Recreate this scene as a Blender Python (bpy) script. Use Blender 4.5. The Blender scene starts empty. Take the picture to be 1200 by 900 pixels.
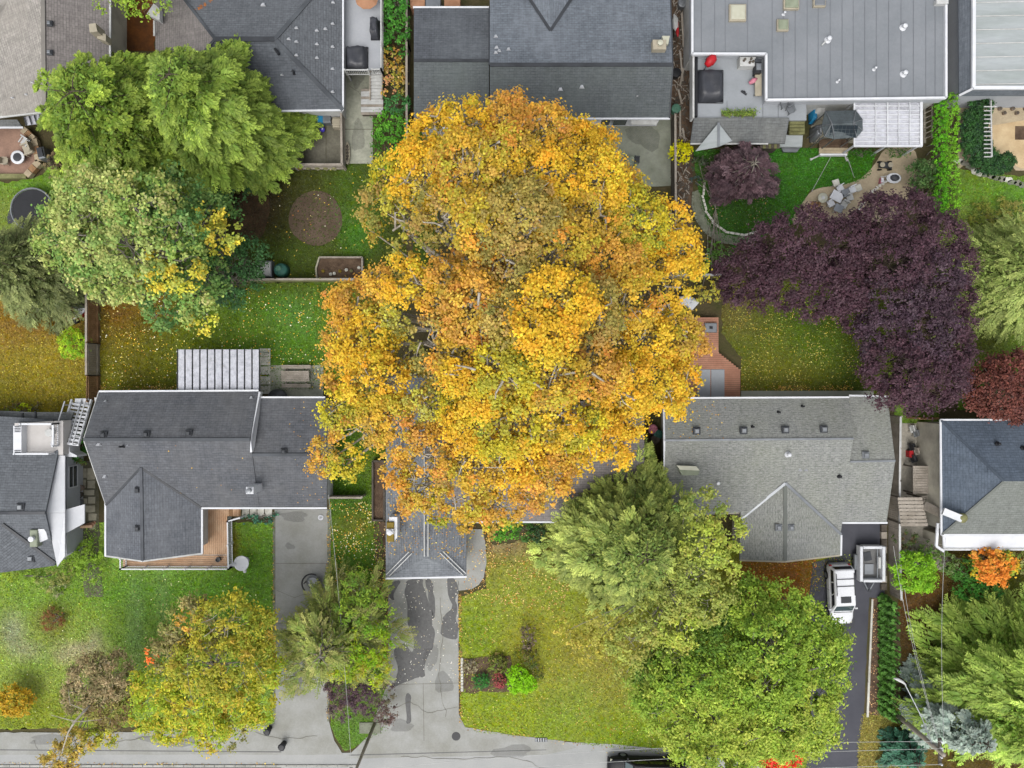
import bpy, bmesh, math, random
import numpy as np
from mathutils import Vector, Matrix

random.seed(7)
rng = np.random.default_rng(11)
SC = bpy.context.scene
COL = SC.collection

# ------------------------------------------------------------------ camera, sky, sun, exposure
H = 58.0            # drone height (m)
F = 853.0           # focal length in pixels of the 1200 px wide photograph
cam_d = bpy.data.cameras.new("camera")
cam_d.sensor_width = 36.0
cam_d.lens = 36.0 * F / 1200.0
cam_d.clip_end = 2000
cam = bpy.data.objects.new("camera", cam_d)
COL.objects.link(cam)
cam.location = (0, 0, H)
SC.camera = cam

SUN_EL, SUN_AZ = math.radians(60), math.radians(200)   # azimuth clockwise from north (+Y)
world = bpy.data.worlds.new("World")
SC.world = world
world.use_nodes = True
nt = world.node_tree
nt.nodes.clear()
sky = nt.nodes.new('ShaderNodeTexSky'); sky.sky_type = 'NISHITA'; sky.sun_disc = False
sky.sun_elevation = SUN_EL; sky.sun_rotation = SUN_AZ
sky.air_density = 1.0; sky.dust_density = 4.0
hs = nt.nodes.new('ShaderNodeHueSaturation'); hs.inputs['Saturation'].default_value = 0.22
bg = nt.nodes.new('ShaderNodeBackground'); bg.inputs['Strength'].default_value = 0.15
wo = nt.nodes.new('ShaderNodeOutputWorld')
nt.links.new(sky.outputs[0], hs.inputs['Color']); nt.links.new(hs.outputs[0], bg.inputs[0]); nt.links.new(bg.outputs[0], wo.inputs[0])
sl = bpy.data.lights.new("sun", 'SUN'); sl.energy = 0.8; sl.angle = math.radians(50); sl.color = (1.0, 0.96, 0.9)
so = bpy.data.objects.new("sun", sl); COL.objects.link(so)
so.rotation_euler = Vector((math.sin(SUN_AZ)*math.cos(SUN_EL), math.cos(SUN_AZ)*math.cos(SUN_EL), math.sin(SUN_EL))).to_track_quat('Z', 'Y').to_euler()
SC.view_settings.view_transform = 'Standard'
SC.view_settings.look = 'None'
SC.view_settings.gamma = 1.0
SC.view_settings.exposure = 0.82

# ------------------------------------------------------------------ helpers
def W(px, py, h=0.0):
    """survey point: where the photograph's pixel lies in the place, for a point h metres above ground"""
    k = (H-h)/F
    return Vector(((px-600)*k, (450-py)*k, h))
def m(px, h=0.0): return px*(H-h)/F
def lin(hx, f=1.0):
    hx = hx.lstrip('#'); c = [int(hx[i:i+2], 16)/255 for i in (0, 2, 4)]
    return tuple(min(1, f*(x/12.92 if x <= .04045 else ((x+.055)/1.055)**2.4)) for x in c)

OFF = {}            # world position of each thing's origin
def tagp(o, label=None, cat=None, group=None, kind=None):
    if label: o['label'] = label
    if cat: o['category'] = cat
    if group: o['group'] = group
    if kind: o['kind'] = kind
    return o
def T(name, label, cat, loc=(0, 0, 0), group=None):
    o = bpy.data.objects.new(name, None); COL.objects.link(o); o.location = loc
    o.empty_display_size = .3
    OFF[o.name] = Vector(loc)
    return tagp(o, label, cat, group)
def link(name, me, parent=None):
    o = bpy.data.objects.new(name, me); COL.objects.link(o)
    if parent is not None:
        o.parent = parent; OFF[o.name] = OFF[parent.name]
    else: OFF[o.name] = Vector((0, 0, 0))
    return o

class MB:
    def __init__(s): s.v = []; s.f = []; s.uv = {}; s.mi = []; s.cm = 0
    def add(s, vs, fs):
        b = len(s.v); s.v += [tuple(x) for x in vs]
        for f in fs: s.f.append([b+i for i in f]); s.mi.append(s.cm)
        return s
    def box(s, cx, cy, cz, sx, sy, sz, rot=0, M=None):
        c, n = math.cos(rot), math.sin(rot); vs = []
        for dz in (-.5, .5):
            for dx, dy in ((-.5, -.5), (.5, -.5), (.5, .5), (-.5, .5)):
                x, y = dx*sx, dy*sy
                vs.append(Vector((cx+x*c-y*n, cy+x*n+y*c, cz+dz*sz)))
        if M is not None: vs = [M @ v for v in vs]
        return s.add(vs, [(3, 2, 1, 0), (4, 5, 6, 7), (0, 1, 5, 4), (1, 2, 6, 5), (2, 3, 7, 6), (3, 0, 4, 7)])
    def bbox(s, cx, cy, cz, sx, sy, sz, rot=0, b=.03):
        """box with chamfered top edges"""
        c, n = math.cos(rot), math.sin(rot)
        vs = []
        for z, ins in ((-sz/2, 0), (sz/2-b, 0), (sz/2, b)):
            for dx, dy in ((-1, -1), (1, -1), (1, 1), (-1, 1)):
                x, y = dx*(sx/2-ins), dy*(sy/2-ins)
                vs.append((cx+x*c-y*n, cy+x*n+y*c, cz+z))
        fs = [(3, 2, 1, 0), (8, 9, 10, 11)]
        for k in (0, 4):
            for i in range(4): j = (i+1) % 4; fs.append((k+i, k+j, k+4+j, k+4+i))
        return s.add(vs, fs)
    def bar(s, a, b, w, h=None):
        """rectangular bar from a to b"""
        h = h or w; a = Vector(a); b = Vector(b); d = (b-a)
        if d.length < 1e-6: return s
        d.normalize(); up = Vector((0, 0, 1)) if abs(d.z) < .95 else Vector((0, 1, 0))
        x = d.cross(up).normalized(); y = x.cross(d).normalized()
        vs = []
        for p in (a, b):
            for i, j in ((-1, -1), (1, -1), (1, 1), (-1, 1)): vs.append(p+x*i*w/2+y*j*h/2)
        return s.add(vs, [(3, 2, 1, 0), (4, 5, 6, 7), (0, 1, 5, 4), (1, 2, 6, 5), (2, 3, 7, 6), (3, 0, 4, 7)])
    def tube(s, pts, rs, n=6, cap=True):
        pts = [Vector(p) for p in pts]
        if not hasattr(rs, '__len__'): rs = [rs]*len(pts)
        b = []; fs = []
        for i, p in enumerate(pts):
            d = (pts[min(i+1, len(pts)-1)]-pts[max(i-1, 0)])
            d = d.normalized() if d.length > 1e-9 else Vector((0, 0, 1))
            up = Vector((0, 0, 1)) if abs(d.z) < .9 else Vector((1, 0, 0))
            x = d.cross(up).normalized(); y = d.cross(x).normalized()
            for k in range(n):
                a = 2*math.pi*k/n; b.append(p+(x*math.cos(a)+y*math.sin(a))*rs[i])
        for i in range(len(pts)-1):
            for k in range(n):
                j = (k+1) % n; fs.append((i*n+k, i*n+j, (i+1)*n+j, (i+1)*n+k))
        if cap: fs.append(tuple(range(n))[::-1]); fs.append(tuple((len(pts)-1)*n+k for k in range(n)))
        return s.add(b, fs)
    def lathe(s, cx, cy, prof, n=16, cap=True, sx=1, sy=1):
        vs = []; fs = []
        for r, z in prof:
            for k in range(n):
                a = 2*math.pi*k/n; vs.append((cx+sx*r*math.cos(a), cy+sy*r*math.sin(a), z))
        for i in range(len(prof)-1):
            for k in range(n):
                j = (k+1) % n; fs.append((i*n+k, i*n+j, (i+1)*n+j, (i+1)*n+k))
        if cap: fs.append(tuple(range(n))[::-1]); fs.append(tuple((len(prof)-1)*n+k for k in range(n)))
        return s.add(vs, fs)
    def prism(s, poly, z0, z1):
        n = len(poly); 
        if area2(poly) < 0: poly = poly[::-1]
        vs = [(p[0], p[1], z0) for p in poly]+[(p[0], p[1], z1) for p in poly]
        fs = [tuple(range(n))[::-1], tuple(range(n, 2*n))]
        for i in range(n): j = (i+1) % n; fs.append((i, j, n+j, n+i))
        return s.add(vs, fs)
    def slab(s, pts, t):
        """sloping slab: pts 3D top outline, t thickness straight down; uv in metres along and up the slope"""
        pts = [Vector(p) for p in pts]
        if area2(pts) < 0: pts = pts[::-1]
        n = len(pts); nn = Vector((0, 0, 0))
        for i in range(1, n-1): nn += (pts[i]-pts[0]).cross(pts[i+1]-pts[0])
        nn.normalize(); u = Vector((0, 0, 1)).cross(nn)
        if u.length < .03: u = Vector((1, 0, 0))
        u.normalize(); w = nn.cross(u)
        k = len(s.f)
        s.add(pts+[p-Vector((0, 0, t)) for p in pts], [tuple(range(n)), tuple(range(n, 2*n))[::-1]]+[((i+1) % n, i, n+i, n+(i+1) % n) for i in range(n)])
        s.uv[k] = [(p.dot(u), p.dot(w)) for p in pts]
        return s
    def build(s, name, mat, parent=None, smooth=False):
        me = bpy.data.meshes.new(name)
        off = OFF[parent.name] if parent is not None else Vector((0, 0, 0))
        me.from_pydata([(v[0]-off.x, v[1]-off.y, v[2]-off.z) for v in s.v], [], s.f)
        for mm in (mat if isinstance(mat, (list, tuple)) else [mat]): me.materials.append(mm)
        if any(s.mi): me.polygons.foreach_set('material_index', s.mi)
        if s.uv:
            ul = me.uv_layers.new(name='UVMap')
            for k, c in s.uv.items():
                for li, q in zip(me.polygons[k].loop_indices, c): ul.data[li].uv = q
        if smooth: me.polygons.foreach_set('use_smooth', [True]*len(s.f))
        me.update()
        return link(name, me, parent)
def area2(p): return sum(p[i][0]*p[(i+1) % len(p)][1]-p[(i+1) % len(p)][0]*p[i][1] for i in range(len(p)))/2
def PX(poly, h=0.0): return [W(x, y, h) for x, y in poly]
def box(name, cx, cy, cz, sx, sy, sz, mat, parent=None, rot=0, b=0):
    q = MB(); (q.bbox(cx, cy, cz, sx, sy, sz, rot, b) if b else q.box(cx, cy, cz, sx, sy, sz, rot)); return q.build(name, mat, parent)
def copy_tree(o, parent=None):
    c = o.copy(); COL.objects.link(c)
    if parent: c.parent = parent
    for ch in list(o.children): copy_tree(ch, c)
    return c
def rough(poly, amp=.06, step=.5):
    out = []; n = len(poly)
    for i in range(n):
        a, b = Vector(poly[i][:2]), Vector(poly[(i+1) % n][:2]); L = (b-a).length; k = max(1, int(L/step))
        nrm = Vector((-(b-a).y, (b-a).x))/max(L, 1e-6)
        for j in range(k): out.append(a+(b-a)*j/k+nrm*random.gauss(0, amp))
    return out
def smoothpoly(pts, it=2):
    for _ in range(it):
        q = []
        for i in range(len(pts)):
            a, b = Vector(pts[i]), Vector(pts[(i+1) % len(pts)]); q += [a*.75+b*.25, a*.25+b*.75]
        pts = q
    return pts
def blob(px, py, rx, ry, n=18, amp=.15, h=0):
    ph = [random.random()*6 for _ in range(3)]
    o = []
    for i in range(n):
        a = 2*math.pi*i/n; r = 1+amp*(math.sin(2*a+ph[0])+.7*math.sin(3*a+ph[1])+.5*math.sin(5*a+ph[2]))
        o.append((px+rx*r*math.cos(a), py+ry*r*math.sin(a)))
    return PX(o, h)

# ------------------------------------------------------------------ materials
def new_mat(name):
    mt = bpy.data.materials.new(name); mt.use_nodes = True; n = mt.node_tree; n.nodes.clear()
    out = n.nodes.new('ShaderNodeOutputMaterial'); b = n.nodes.new('ShaderNodeBsdfPrincipled'); n.links.new(b.outputs[0], out.inputs[0])
    return mt, n, b
def noise(n, scale, detail=4, rough_=.6, vec=None, stretch=None):
    t = n.nodes.new('ShaderNodeTexNoise'); t.inputs['Scale'].default_value = scale; t.inputs['Detail'].default_value = detail; t.inputs['Roughness'].default_value = rough_
    g = vec
    if g is None: g = n.nodes.new('ShaderNodeNewGeometry').outputs['Position']
    if stretch:
        mp = n.nodes.new('ShaderNodeMapping'); mp.inputs['Scale'].default_value = stretch; n.links.new(g, mp.inputs[0]); g = mp.outputs[0]
    n.links.new(g, t.inputs['Vector']); return t.outputs['Fac']
def ramp(n, fac, lo, hi, c0, c1):
    r = n.nodes.new('ShaderNodeMapRange'); r.inputs['From Min'].default_value = lo; r.inputs['From Max'].default_value = hi
    r.inputs['To Min'].default_value = c0; r.inputs['To Max'].default_value = c1; n.links.new(fac, r.inputs['Value']); return r.outputs[0]
def mix(n, fac, a, b, blend='MIX'):
    x = n.nodes.new('ShaderNodeMix'); x.data_type = 'RGBA'; x.blend_type = blend
    for s_, v in ((x.inputs[0], fac), (x.inputs[6], a), (x.inputs[7], b)):
        if isinstance(v, (int, float)): s_.default_value = v
        elif isinstance(v, (tuple, list)): s_.default_value = (*v[:3], 1)
        else: n.links.new(v, s_)
    return x.outputs[2]
def bump(n, b, fac, st, dist=.05):
    u = n.nodes.new('ShaderNodeBump'); u.inputs['Strength'].default_value = st; u.inputs['Distance'].default_value = dist
    n.links.new(fac, u.inputs['Height']); n.links.new(u.outputs[0], b.inputs['Normal']); return u
def pm(name, hx, rgh=.75, hx2=None, scale=.8, fine=6.0, var=.25, bmp=.25, metal=0, f=.66, stretch=None, spec=.3):
    """plain weathered surface: broad patches toward hx2, fine mottling, small relief"""
    mt, n, b = new_mat(name)
    c0 = lin(hx, f); c1 = lin(hx2, f) if hx2 else tuple(x*.72 for x in c0)
    f1 = noise(n, scale, 5, .62, stretch=stretch); f2 = noise(n, fine, 4, .7, stretch=stretch)
    c = mix(n, ramp(n, f1, .38, .68, 0, 1), c0, c1)
    v = ramp(n, f2, .25, .75, 1-var, 1+var*.6)
    cc = n.nodes.new('ShaderNodeCombineColor')
    for i in range(3): n.links.new(v, cc.inputs[i])
    c = mix(n, 1.0, c, cc.outputs[0], 'MULTIPLY')
    n.links.new(c, b.inputs['Base Color']); b.inputs['Roughness'].default_value = rgh; b.inputs['Metallic'].default_value = metal
    b.inputs['Specular IOR Level'].default_value = spec
    if bmp: bump(n, b, f2, bmp)
    return mt
def shingle(name, hx, hx2, lichen=None, streak=.5, f=.70):
    mt, n, b = new_mat(name)
    uv = n.nodes.new('ShaderNodeUVMap'); uv.uv_map = 'UVMap'
    br = n.nodes.new('ShaderNodeTexBrick'); br.offset = .5
    br.inputs['Scale'].default_value = 1; br.inputs['Brick Width'].default_value = .34; br.inputs['Row Height'].default_value = .19
    br.inputs['Mortar Size'].default_value = .014; br.inputs['Mortar Smooth'].default_value = .4; br.inputs['Bias'].default_value = -.1
    c0, c1 = lin(hx, f), lin(hx2, f)
    br.inputs['Color1'].default_value = (*c0, 1); br.inputs['Color2'].default_value = (*[x*.80 for x in c0], 1); br.inputs['Mortar'].default_value = (*[x*.5 for x in c0], 1)
    n.links.new(uv.outputs[0], br.inputs['Vector'])
    f1 = noise(n, .35, 4, .6); c = mix(n, ramp(n, f1, .35, .7, 0, .8), br.outputs[0], c1)
    # weather streaks run down the slope (v), granule speckle
    mp = n.nodes.new('ShaderNodeMapping'); mp.inputs['Scale'].default_value = (2.2, .35, 1); n.links.new(uv.outputs[0], mp.inputs[0])
    f2 = noise(n, 1.6, 5, .65, vec=mp.outputs[0])
    mp2 = n.nodes.new('ShaderNodeMapping'); mp2.inputs['Scale'].default_value = (1.0, 5.0, 1); n.links.new(uv.outputs[0], mp2.inputs[0])
    f3 = noise(n, 1.3, 5, .8, vec=mp2.outputs[0])
    v = n.nodes.new('ShaderNodeMath'); v.operation = 'MULTIPLY'
    n.links.new(ramp(n, f2, .3, .7, 1-.32*streak, 1+.26*streak), v.inputs[0]); n.links.new(ramp(n, f3, .3, .7, .72, 1.28), v.inputs[1])
    cc = n.nodes.new('ShaderNodeCombineColor')
    for i in range(3): n.links.new(v.outputs[0], cc.inputs[i])
    c = mix(n, 1.0, c, cc.outputs[0], 'MULTIPLY')
    if lichen:
        f4 = noise(n, 3.4, 7, .85, vec=mp2.outputs[0]); c = mix(n, ramp(n, f4, .46, .62, 0, .8), c, lin(lichen, f))
    n.links.new(c, b.inputs['Base Color']); b.inputs['Roughness'].default_value = .85; b.inputs['Specular IOR Level'].default_value = .2
    iv = n.nodes.new('ShaderNodeMath'); iv.operation = 'SUBTRACT'; iv.inputs[0].default_value = 1; n.links.new(br.outputs['Fac'], iv.inputs[1])
    bump(n, b, iv.outputs[0], .5, .03)
    return mt
def lawn_mat():
    mt, n, b = new_mat('lawn_grass')
    at = n.nodes.new('ShaderNodeAttribute'); at.attribute_name = 'Col'
    f1 = noise(n, 1.1, 6, .7); f2 = noise(n, 7, 5, .75); f3 = noise(n, .28, 4, .6); f4 = noise(n, 2.6, 5, .7)
    v = n.nodes.new('ShaderNodeMath'); v.operation = 'MULTIPLY'
    n.links.new(ramp(n, f1, .3, .7, .72, 1.3), v.inputs[0]); n.links.new(ramp(n, f2, .25, .75, .68, 1.35), v.inputs[1])
    cc = n.nodes.new('ShaderNodeCombineColor')
    for i in range(3): n.links.new(v.outputs[0], cc.inputs[i])
    hs_ = n.nodes.new('ShaderNodeHueSaturation'); n.links.new(at.outputs['Color'], hs_.inputs['Color']); n.links.new(ramp(n, f3, .3, .7, .468, .508), hs_.inputs['Hue'])
    n.links.new(ramp(n, f4, .3, .7, .8, 1.12), hs_.inputs['Saturation'])
    c = mix(n, 1.0, hs_.outputs[0], cc.outputs[0], 'MULTIPLY')
    n.links.new(c, b.inputs['Base Color']); b.inputs['Roughness'].default_value = .9; b.inputs['Specular IOR Level'].default_value = .1
    bump(n, b, f2, .8, .08)
    return mt
def leaf_mat(name, trans=.3):
    mt, n, b = new_mat(name)
    at = n.nodes.new('ShaderNodeAttribute'); at.attribute_name = 'Col'
    n.links.new(at.outputs['Color'], b.inputs['Base Color']); b.inputs['Roughness'].default_value = .55; b.inputs['Specular IOR Level'].default_value = .25
    tr = n.nodes.new('ShaderNodeBsdfTranslucent'); n.links.new(at.outputs['Color'], tr.inputs[0])
    mx = n.nodes.new('ShaderNodeMixShader'); mx.inputs[0].default_value = trans
    n.links.new(b.outputs[0], mx.inputs[1]); n.links.new(tr.outputs[0], mx.inputs[2])
    n.links.new(mx.outputs[0], n.nodes['Material Output'].inputs[0])
    return mt
def glass_mat(name, hx='#2a3238', rgh=.06):
    mt, n, b = new_mat(name); b.inputs['Base Color'].default_value = (*lin(hx), 1); b.inputs['Roughness'].default_value = rgh; b.inputs['Specular IOR Level'].default_value = .8
    return mt
def clear_mat(name, alpha=.45):
    mt, n, b = new_mat(name); b.inputs['Base Color'].default_value = (.50, .51, .56, 1); b.inputs['Roughness'].default_value = .25
    f1 = noise(n, 2.5, 5, .7); n.links.new(ramp(n, f1, .3, .7, alpha-.2, alpha+.3), b.inputs['Alpha'])
    return mt
M = dict(
    lawn=lawn_mat(), leaf=leaf_mat('leaf'), needle=leaf_mat('needle', .15), flat_leaf=leaf_mat('fallen_leaf', .0),
    bark=pm('pale_bark', '#9a948a', .9, '#77705f', 3, 14, .3, .5), bark_dark=pm('dark_bark', '#5d5046', .9, '#3c342c', 3, 14, .3, .5),
    birch=pm('birch_bark', '#c9c2b4', .8, '#9a8f7c', 3, 14, .3, .4),
    concrete=pm('concrete', '#a9aaa6', .85, '#97978f', .5, 9, .13, .15), concrete_green=pm('mossy_concrete', '#b4b5a4', .85, '#989b8a', .6, 5, .25, .2),
    concrete_dark=pm('dark_concrete', '#7d7a6c', .85, '#5d5a4c', .5, 5, .28, .2), road=pm('road_asphalt', '#b1b2b0', .9, '#a2a4a3', .25, 18, .10, .2),
    kerb=pm('kerb_concrete', '#bcbcb6', .8, '#9c9c94', 1, 10, .18, .2), asphalt=pm('black_asphalt', '#55565e', .8, '#494a52', .4, 22, .12, .25),
    dark_grey=pm('dark_grey_asphalt', '#777776', .85, '#6a6a6a', .9, 10, .16, .2), soil=pm('soil', '#5a4630', .95, '#3b2d1e', 1.2, 9, .35, .7),
    bark_chip=pm('bark_chips', '#74604e', .95, '#4f3e30', 1.5, 12, .4, .7), sand=pm('sand_paving', '#dcc49c', .9, '#bda27a', .6, 9, .12, .15),
    tan_path=pm('tan_path', '#c6b699', .9, '#ab9c82', .7, 8, .2, .25), stone=pm('garden_stone', '#9b998c', .85, '#7b796a', 1.5, 8, .25, .4),
    stone_lt=pm('light_stone', '#e6e5da', .85, '#c5c2b6', 1.5, 8, .2, .3), stone_gr=pm('green_grey_stone', '#8b8f7d', .85, '#6b6f5c', 1.5, 8, .25, .4),
    paver=pm('patio_paver', '#b5b09c', .85, '#96917e', 1.2, 7, .2, .2), paver_red=pm('red_brown_paver', '#a2887a', .85, '#8d7468', .8, 7, .16, .2),
    white=pm('white_paint', '#e8eaee', .55, '#dadde2', .9, 5, .04, .05), white_dirty=pm('weathered_white', '#d2d3d2', .7, '#b9bab6', 1.3, 6, .12, .1),
    cream=pm('cream_stucco', '#d2ccba', .9, '#98948a', .4, 12, .08, .12), grey_wall=pm('grey_siding', '#bcc0c6', .8, '#b2b6bc', .5, 6, .08, .1),
    vinyl=pm('deck_membrane', '#b3b6bb', .6, '#a5a9ae', .4, 6, .06, .05), vinyl_dk=pm('deck_membrane_grey', '#a2a7ac', .6, '#969b9f', .4, 6, .07, .05),
    membrane=pm('roof_membrane', '#8b8f94', .7, '#7e8388', .3, 5, .08, .08), metalroof=pm('pale_metal_roof', '#b2b8ba', .5, '#a0a8a6', .5, 3, .12, .08, stretch=(.3, 1.6, 1)),
    metal=pm('grey_metal', '#9a9ea2', .4, '#85898d', 1, 8, .1, .05, metal=.6), metal_dk=pm('dark_metal', '#44474c', .5, '#33363a', 1, 8, .15, .1),
    black=pm('black_plastic', '#2c2d31', .5, '#232428', 1, 8, .15, .1), tarp=pm('black_tarp', '#3c3e45', .45, '#2f3136', 1.2, 7, .15, .3, spec=.5),
    timber=pm('weathered_timber', '#b3aa9e', .85, '#968d80', 1.2, 9, .25, .3), timber_br=pm('brown_timber', '#b08a66', .85, '#8f6d4c', 1.4, 9, .28, .3),
    timber_dk=pm('dark_timber', '#6a6258', .85, '#4d463e', 1.4, 9, .28, .3), timber_gn=pm('mossy_timber', '#8f8f62', .9, '#6b6a45', 1.4, 9, .28, .3),
    cedar_deck=pm('orange_cedar_deck', '#dcb896', .7, '#cba07c', 1.1, 9, .2, .2), red_deck=pm('red_cedar_deck', '#c08e74', .75, '#a87660', 1.0, 8, .2, .2),
    red=pm('red_paint', '#c8202a', .5, '#a81a22', 2, 8, .1, .05), blue=pm('blue_plastic', '#1f86b4', .5, '#1a74a0', 2, 8, .1, .05), violet=pm('violet_plastic', '#5a50d0', .5, '#4a40b8', 2, 8, .1, .05),
    teal=pm('teal_plastic', '#3b7466', .6, '#2f5f54', 2, 8, .12, .1), green_bin=pm('green_plastic', '#5b8a74', .6, '#4a7360', 2, 8, .12, .1), pink=pm('pink_fabric', '#d98fa0', .8, '#c87a8c', 2, 8, .12, .1),
    orange=pm('orange_tarp', '#b98a6a', .7, '#a57858', 2, 8, .12, .1), yellow_wood=pm('mustard_paint', '#8f7a2c', .7, '#7d6a22', 2, 8, .1, .1),
    tan_box=pm('tan_metal', '#b9b09c', .6, '#a8a08c', 2, 8, .1, .05), skylight=pm('skylight_dome', '#c9c8b4', .3, '#bab9a4', 2, 8, .06, .02, spec=.6), skylight_gn=pm('mossy_skylight', '#98a08a', .4, '#848c76', 2, 8, .1, .05),
    seam=pm('roof_seam_grey', '#7d8187', .7, '#73777d', 1, 8, .1, .05), brick_edge=pm('brick', '#9a8a7c', .9, '#82705f', 2, 10, .2, .2), glass=glass_mat('window_glass'), car_glass=glass_mat('car_glass', '#15181c', .04), screen_glass=glass_mat('windscreen_glass', '#39474a', .05),
    poly=clear_mat('clear_roof_sheet', .6), poly2=clear_mat('glazing_sheet', .45),
    slate=shingle('dark_slate_shingle', '#65686e', '#6c6d6f'), slate2=shingle('blue_grey_shingle', '#6e7277', '#65696e'), slate_gable=shingle('gable_shingle', '#6a6e75', '#73767b'),
    charcoal=shingle('charcoal_shingle', '#5e6268', '#6b7075', lichen=None), mossy=shingle('mossy_shingle', '#5f6468', '#646b6a', '#6b7170'), bluegrey=shingle('steel_blue_shingle', '#70777f', '#7b8189'),
    lichen=shingle('lichen_shingle', '#868885', '#7d8074', '#b4b6b2'), beige=shingle('beige_shingle', '#aaa59e', '#9c978f'), tanroof=shingle('taupe_shingle', '#8c8683', '#7f7a78'),
    garage=shingle('garage_shingle', '#777b81', '#858a8e'), navy=shingle('navy_grey_shingle', '#5a6573', '#626c78'), greenroof=shingle('olive_grey_shingle', '#7e827e', '#777b74', '#8b8f8a'),
    porch=shingle('porch_shingle', '#6f7273', '#7a7c7a'), gazebo=shingle('gazebo_shingle', '#5a6265', '#677073'),
)
def car_paint(name, col, r=.25):
    mt, n, b = new_mat(name); b.inputs['Base Color'].default_value = (*col, 1); b.inputs['Roughness'].default_value = r
    b.inputs['Coat Weight'].default_value = .35; b.inputs['Coat Roughness'].default_value = .05
    f2 = noise(n, 9, 3, .6); v = ramp(n, f2, .3, .7, r-.03, r+.1); n.links.new(v, b.inputs['Roughness']); return mt
M['car_white'] = car_paint('white_car_paint', (.60, .61, .63)); M['car_black'] = car_paint('black_car_paint', (.010, .010, .012), .5); M['tyre'] = pm('tyre_rubber', '#242424', .9, '#1c1c1c', 3, 12, .1, .1)

# ------------------------------------------------------------------ leaves
def vnorm(a): return a/np.maximum(np.linalg.norm(a, axis=1, keepdims=True), 1e-9)
def leaf_mesh(name, P, D, N, L, Wd, C, mat, parent=None, fold=.12, kind=None):
    n = len(P); off = OFF[parent.name] if parent is not None else Vector((0, 0, 0))
    P = P-np.array(off); D = vnorm(D); S = vnorm(np.cross(D, N)); N = vnorm(np.cross(S, D))
    L = L[:, None]; Wd = Wd[:, None]
    V = np.empty((n, 4, 3)); V[:, 0] = P-D*L*.5; V[:, 1] = P+S*Wd*.5-D*L*.05+N*Wd*fold; V[:, 2] = P+D*L*.5; V[:, 3] = P-S*Wd*.5-D*L*.05+N*Wd*fold
    me = bpy.data.meshes.new(name)
    me.vertices.add(n*4); me.vertices.foreach_set('co', V.reshape(-1).astype(np.float32))
    me.loops.add(n*4); me.loops.foreach_set('vertex_index', np.arange(n*4, dtype=np.int32))
    me.polygons.add(n); me.polygons.foreach_set('loop_start', np.arange(0, n*4, 4, dtype=np.int32))
    try: me.polygons.foreach_set('loop_total', np.full(n, 4, dtype=np.int32))
    except Exception: pass
    ca = me.color_attributes.new('Col', 'FLOAT_COLOR', 'POINT')
    cc = np.ones((n, 4, 4), dtype=np.float32); cc[:, :, :3] = np.clip(C, .002, .95)[:, None, :]
    ca.data.foreach_set('color', cc.reshape(-1))
    me.materials.append(mat); me.update(calc_edges=True)
    o = link(name, me, parent)
    if kind: o['kind'] = kind
    return o
def rdir(n):
    a = rng.normal(size=(n, 3)); return vnorm(a)
def palette(pal, f=1.0):
    cs = np.array([lin(c, f) for c, _ in pal]); w = np.array([x for _, x in pal], float); return cs, w/w.sum()
def jitter(C, v=.16, h=.06):
    n = len(C); h *= .45; return C*np.exp(rng.normal(0, v, (n, 1)))*np.exp(rng.normal(0, h, (n, 3)))

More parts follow.
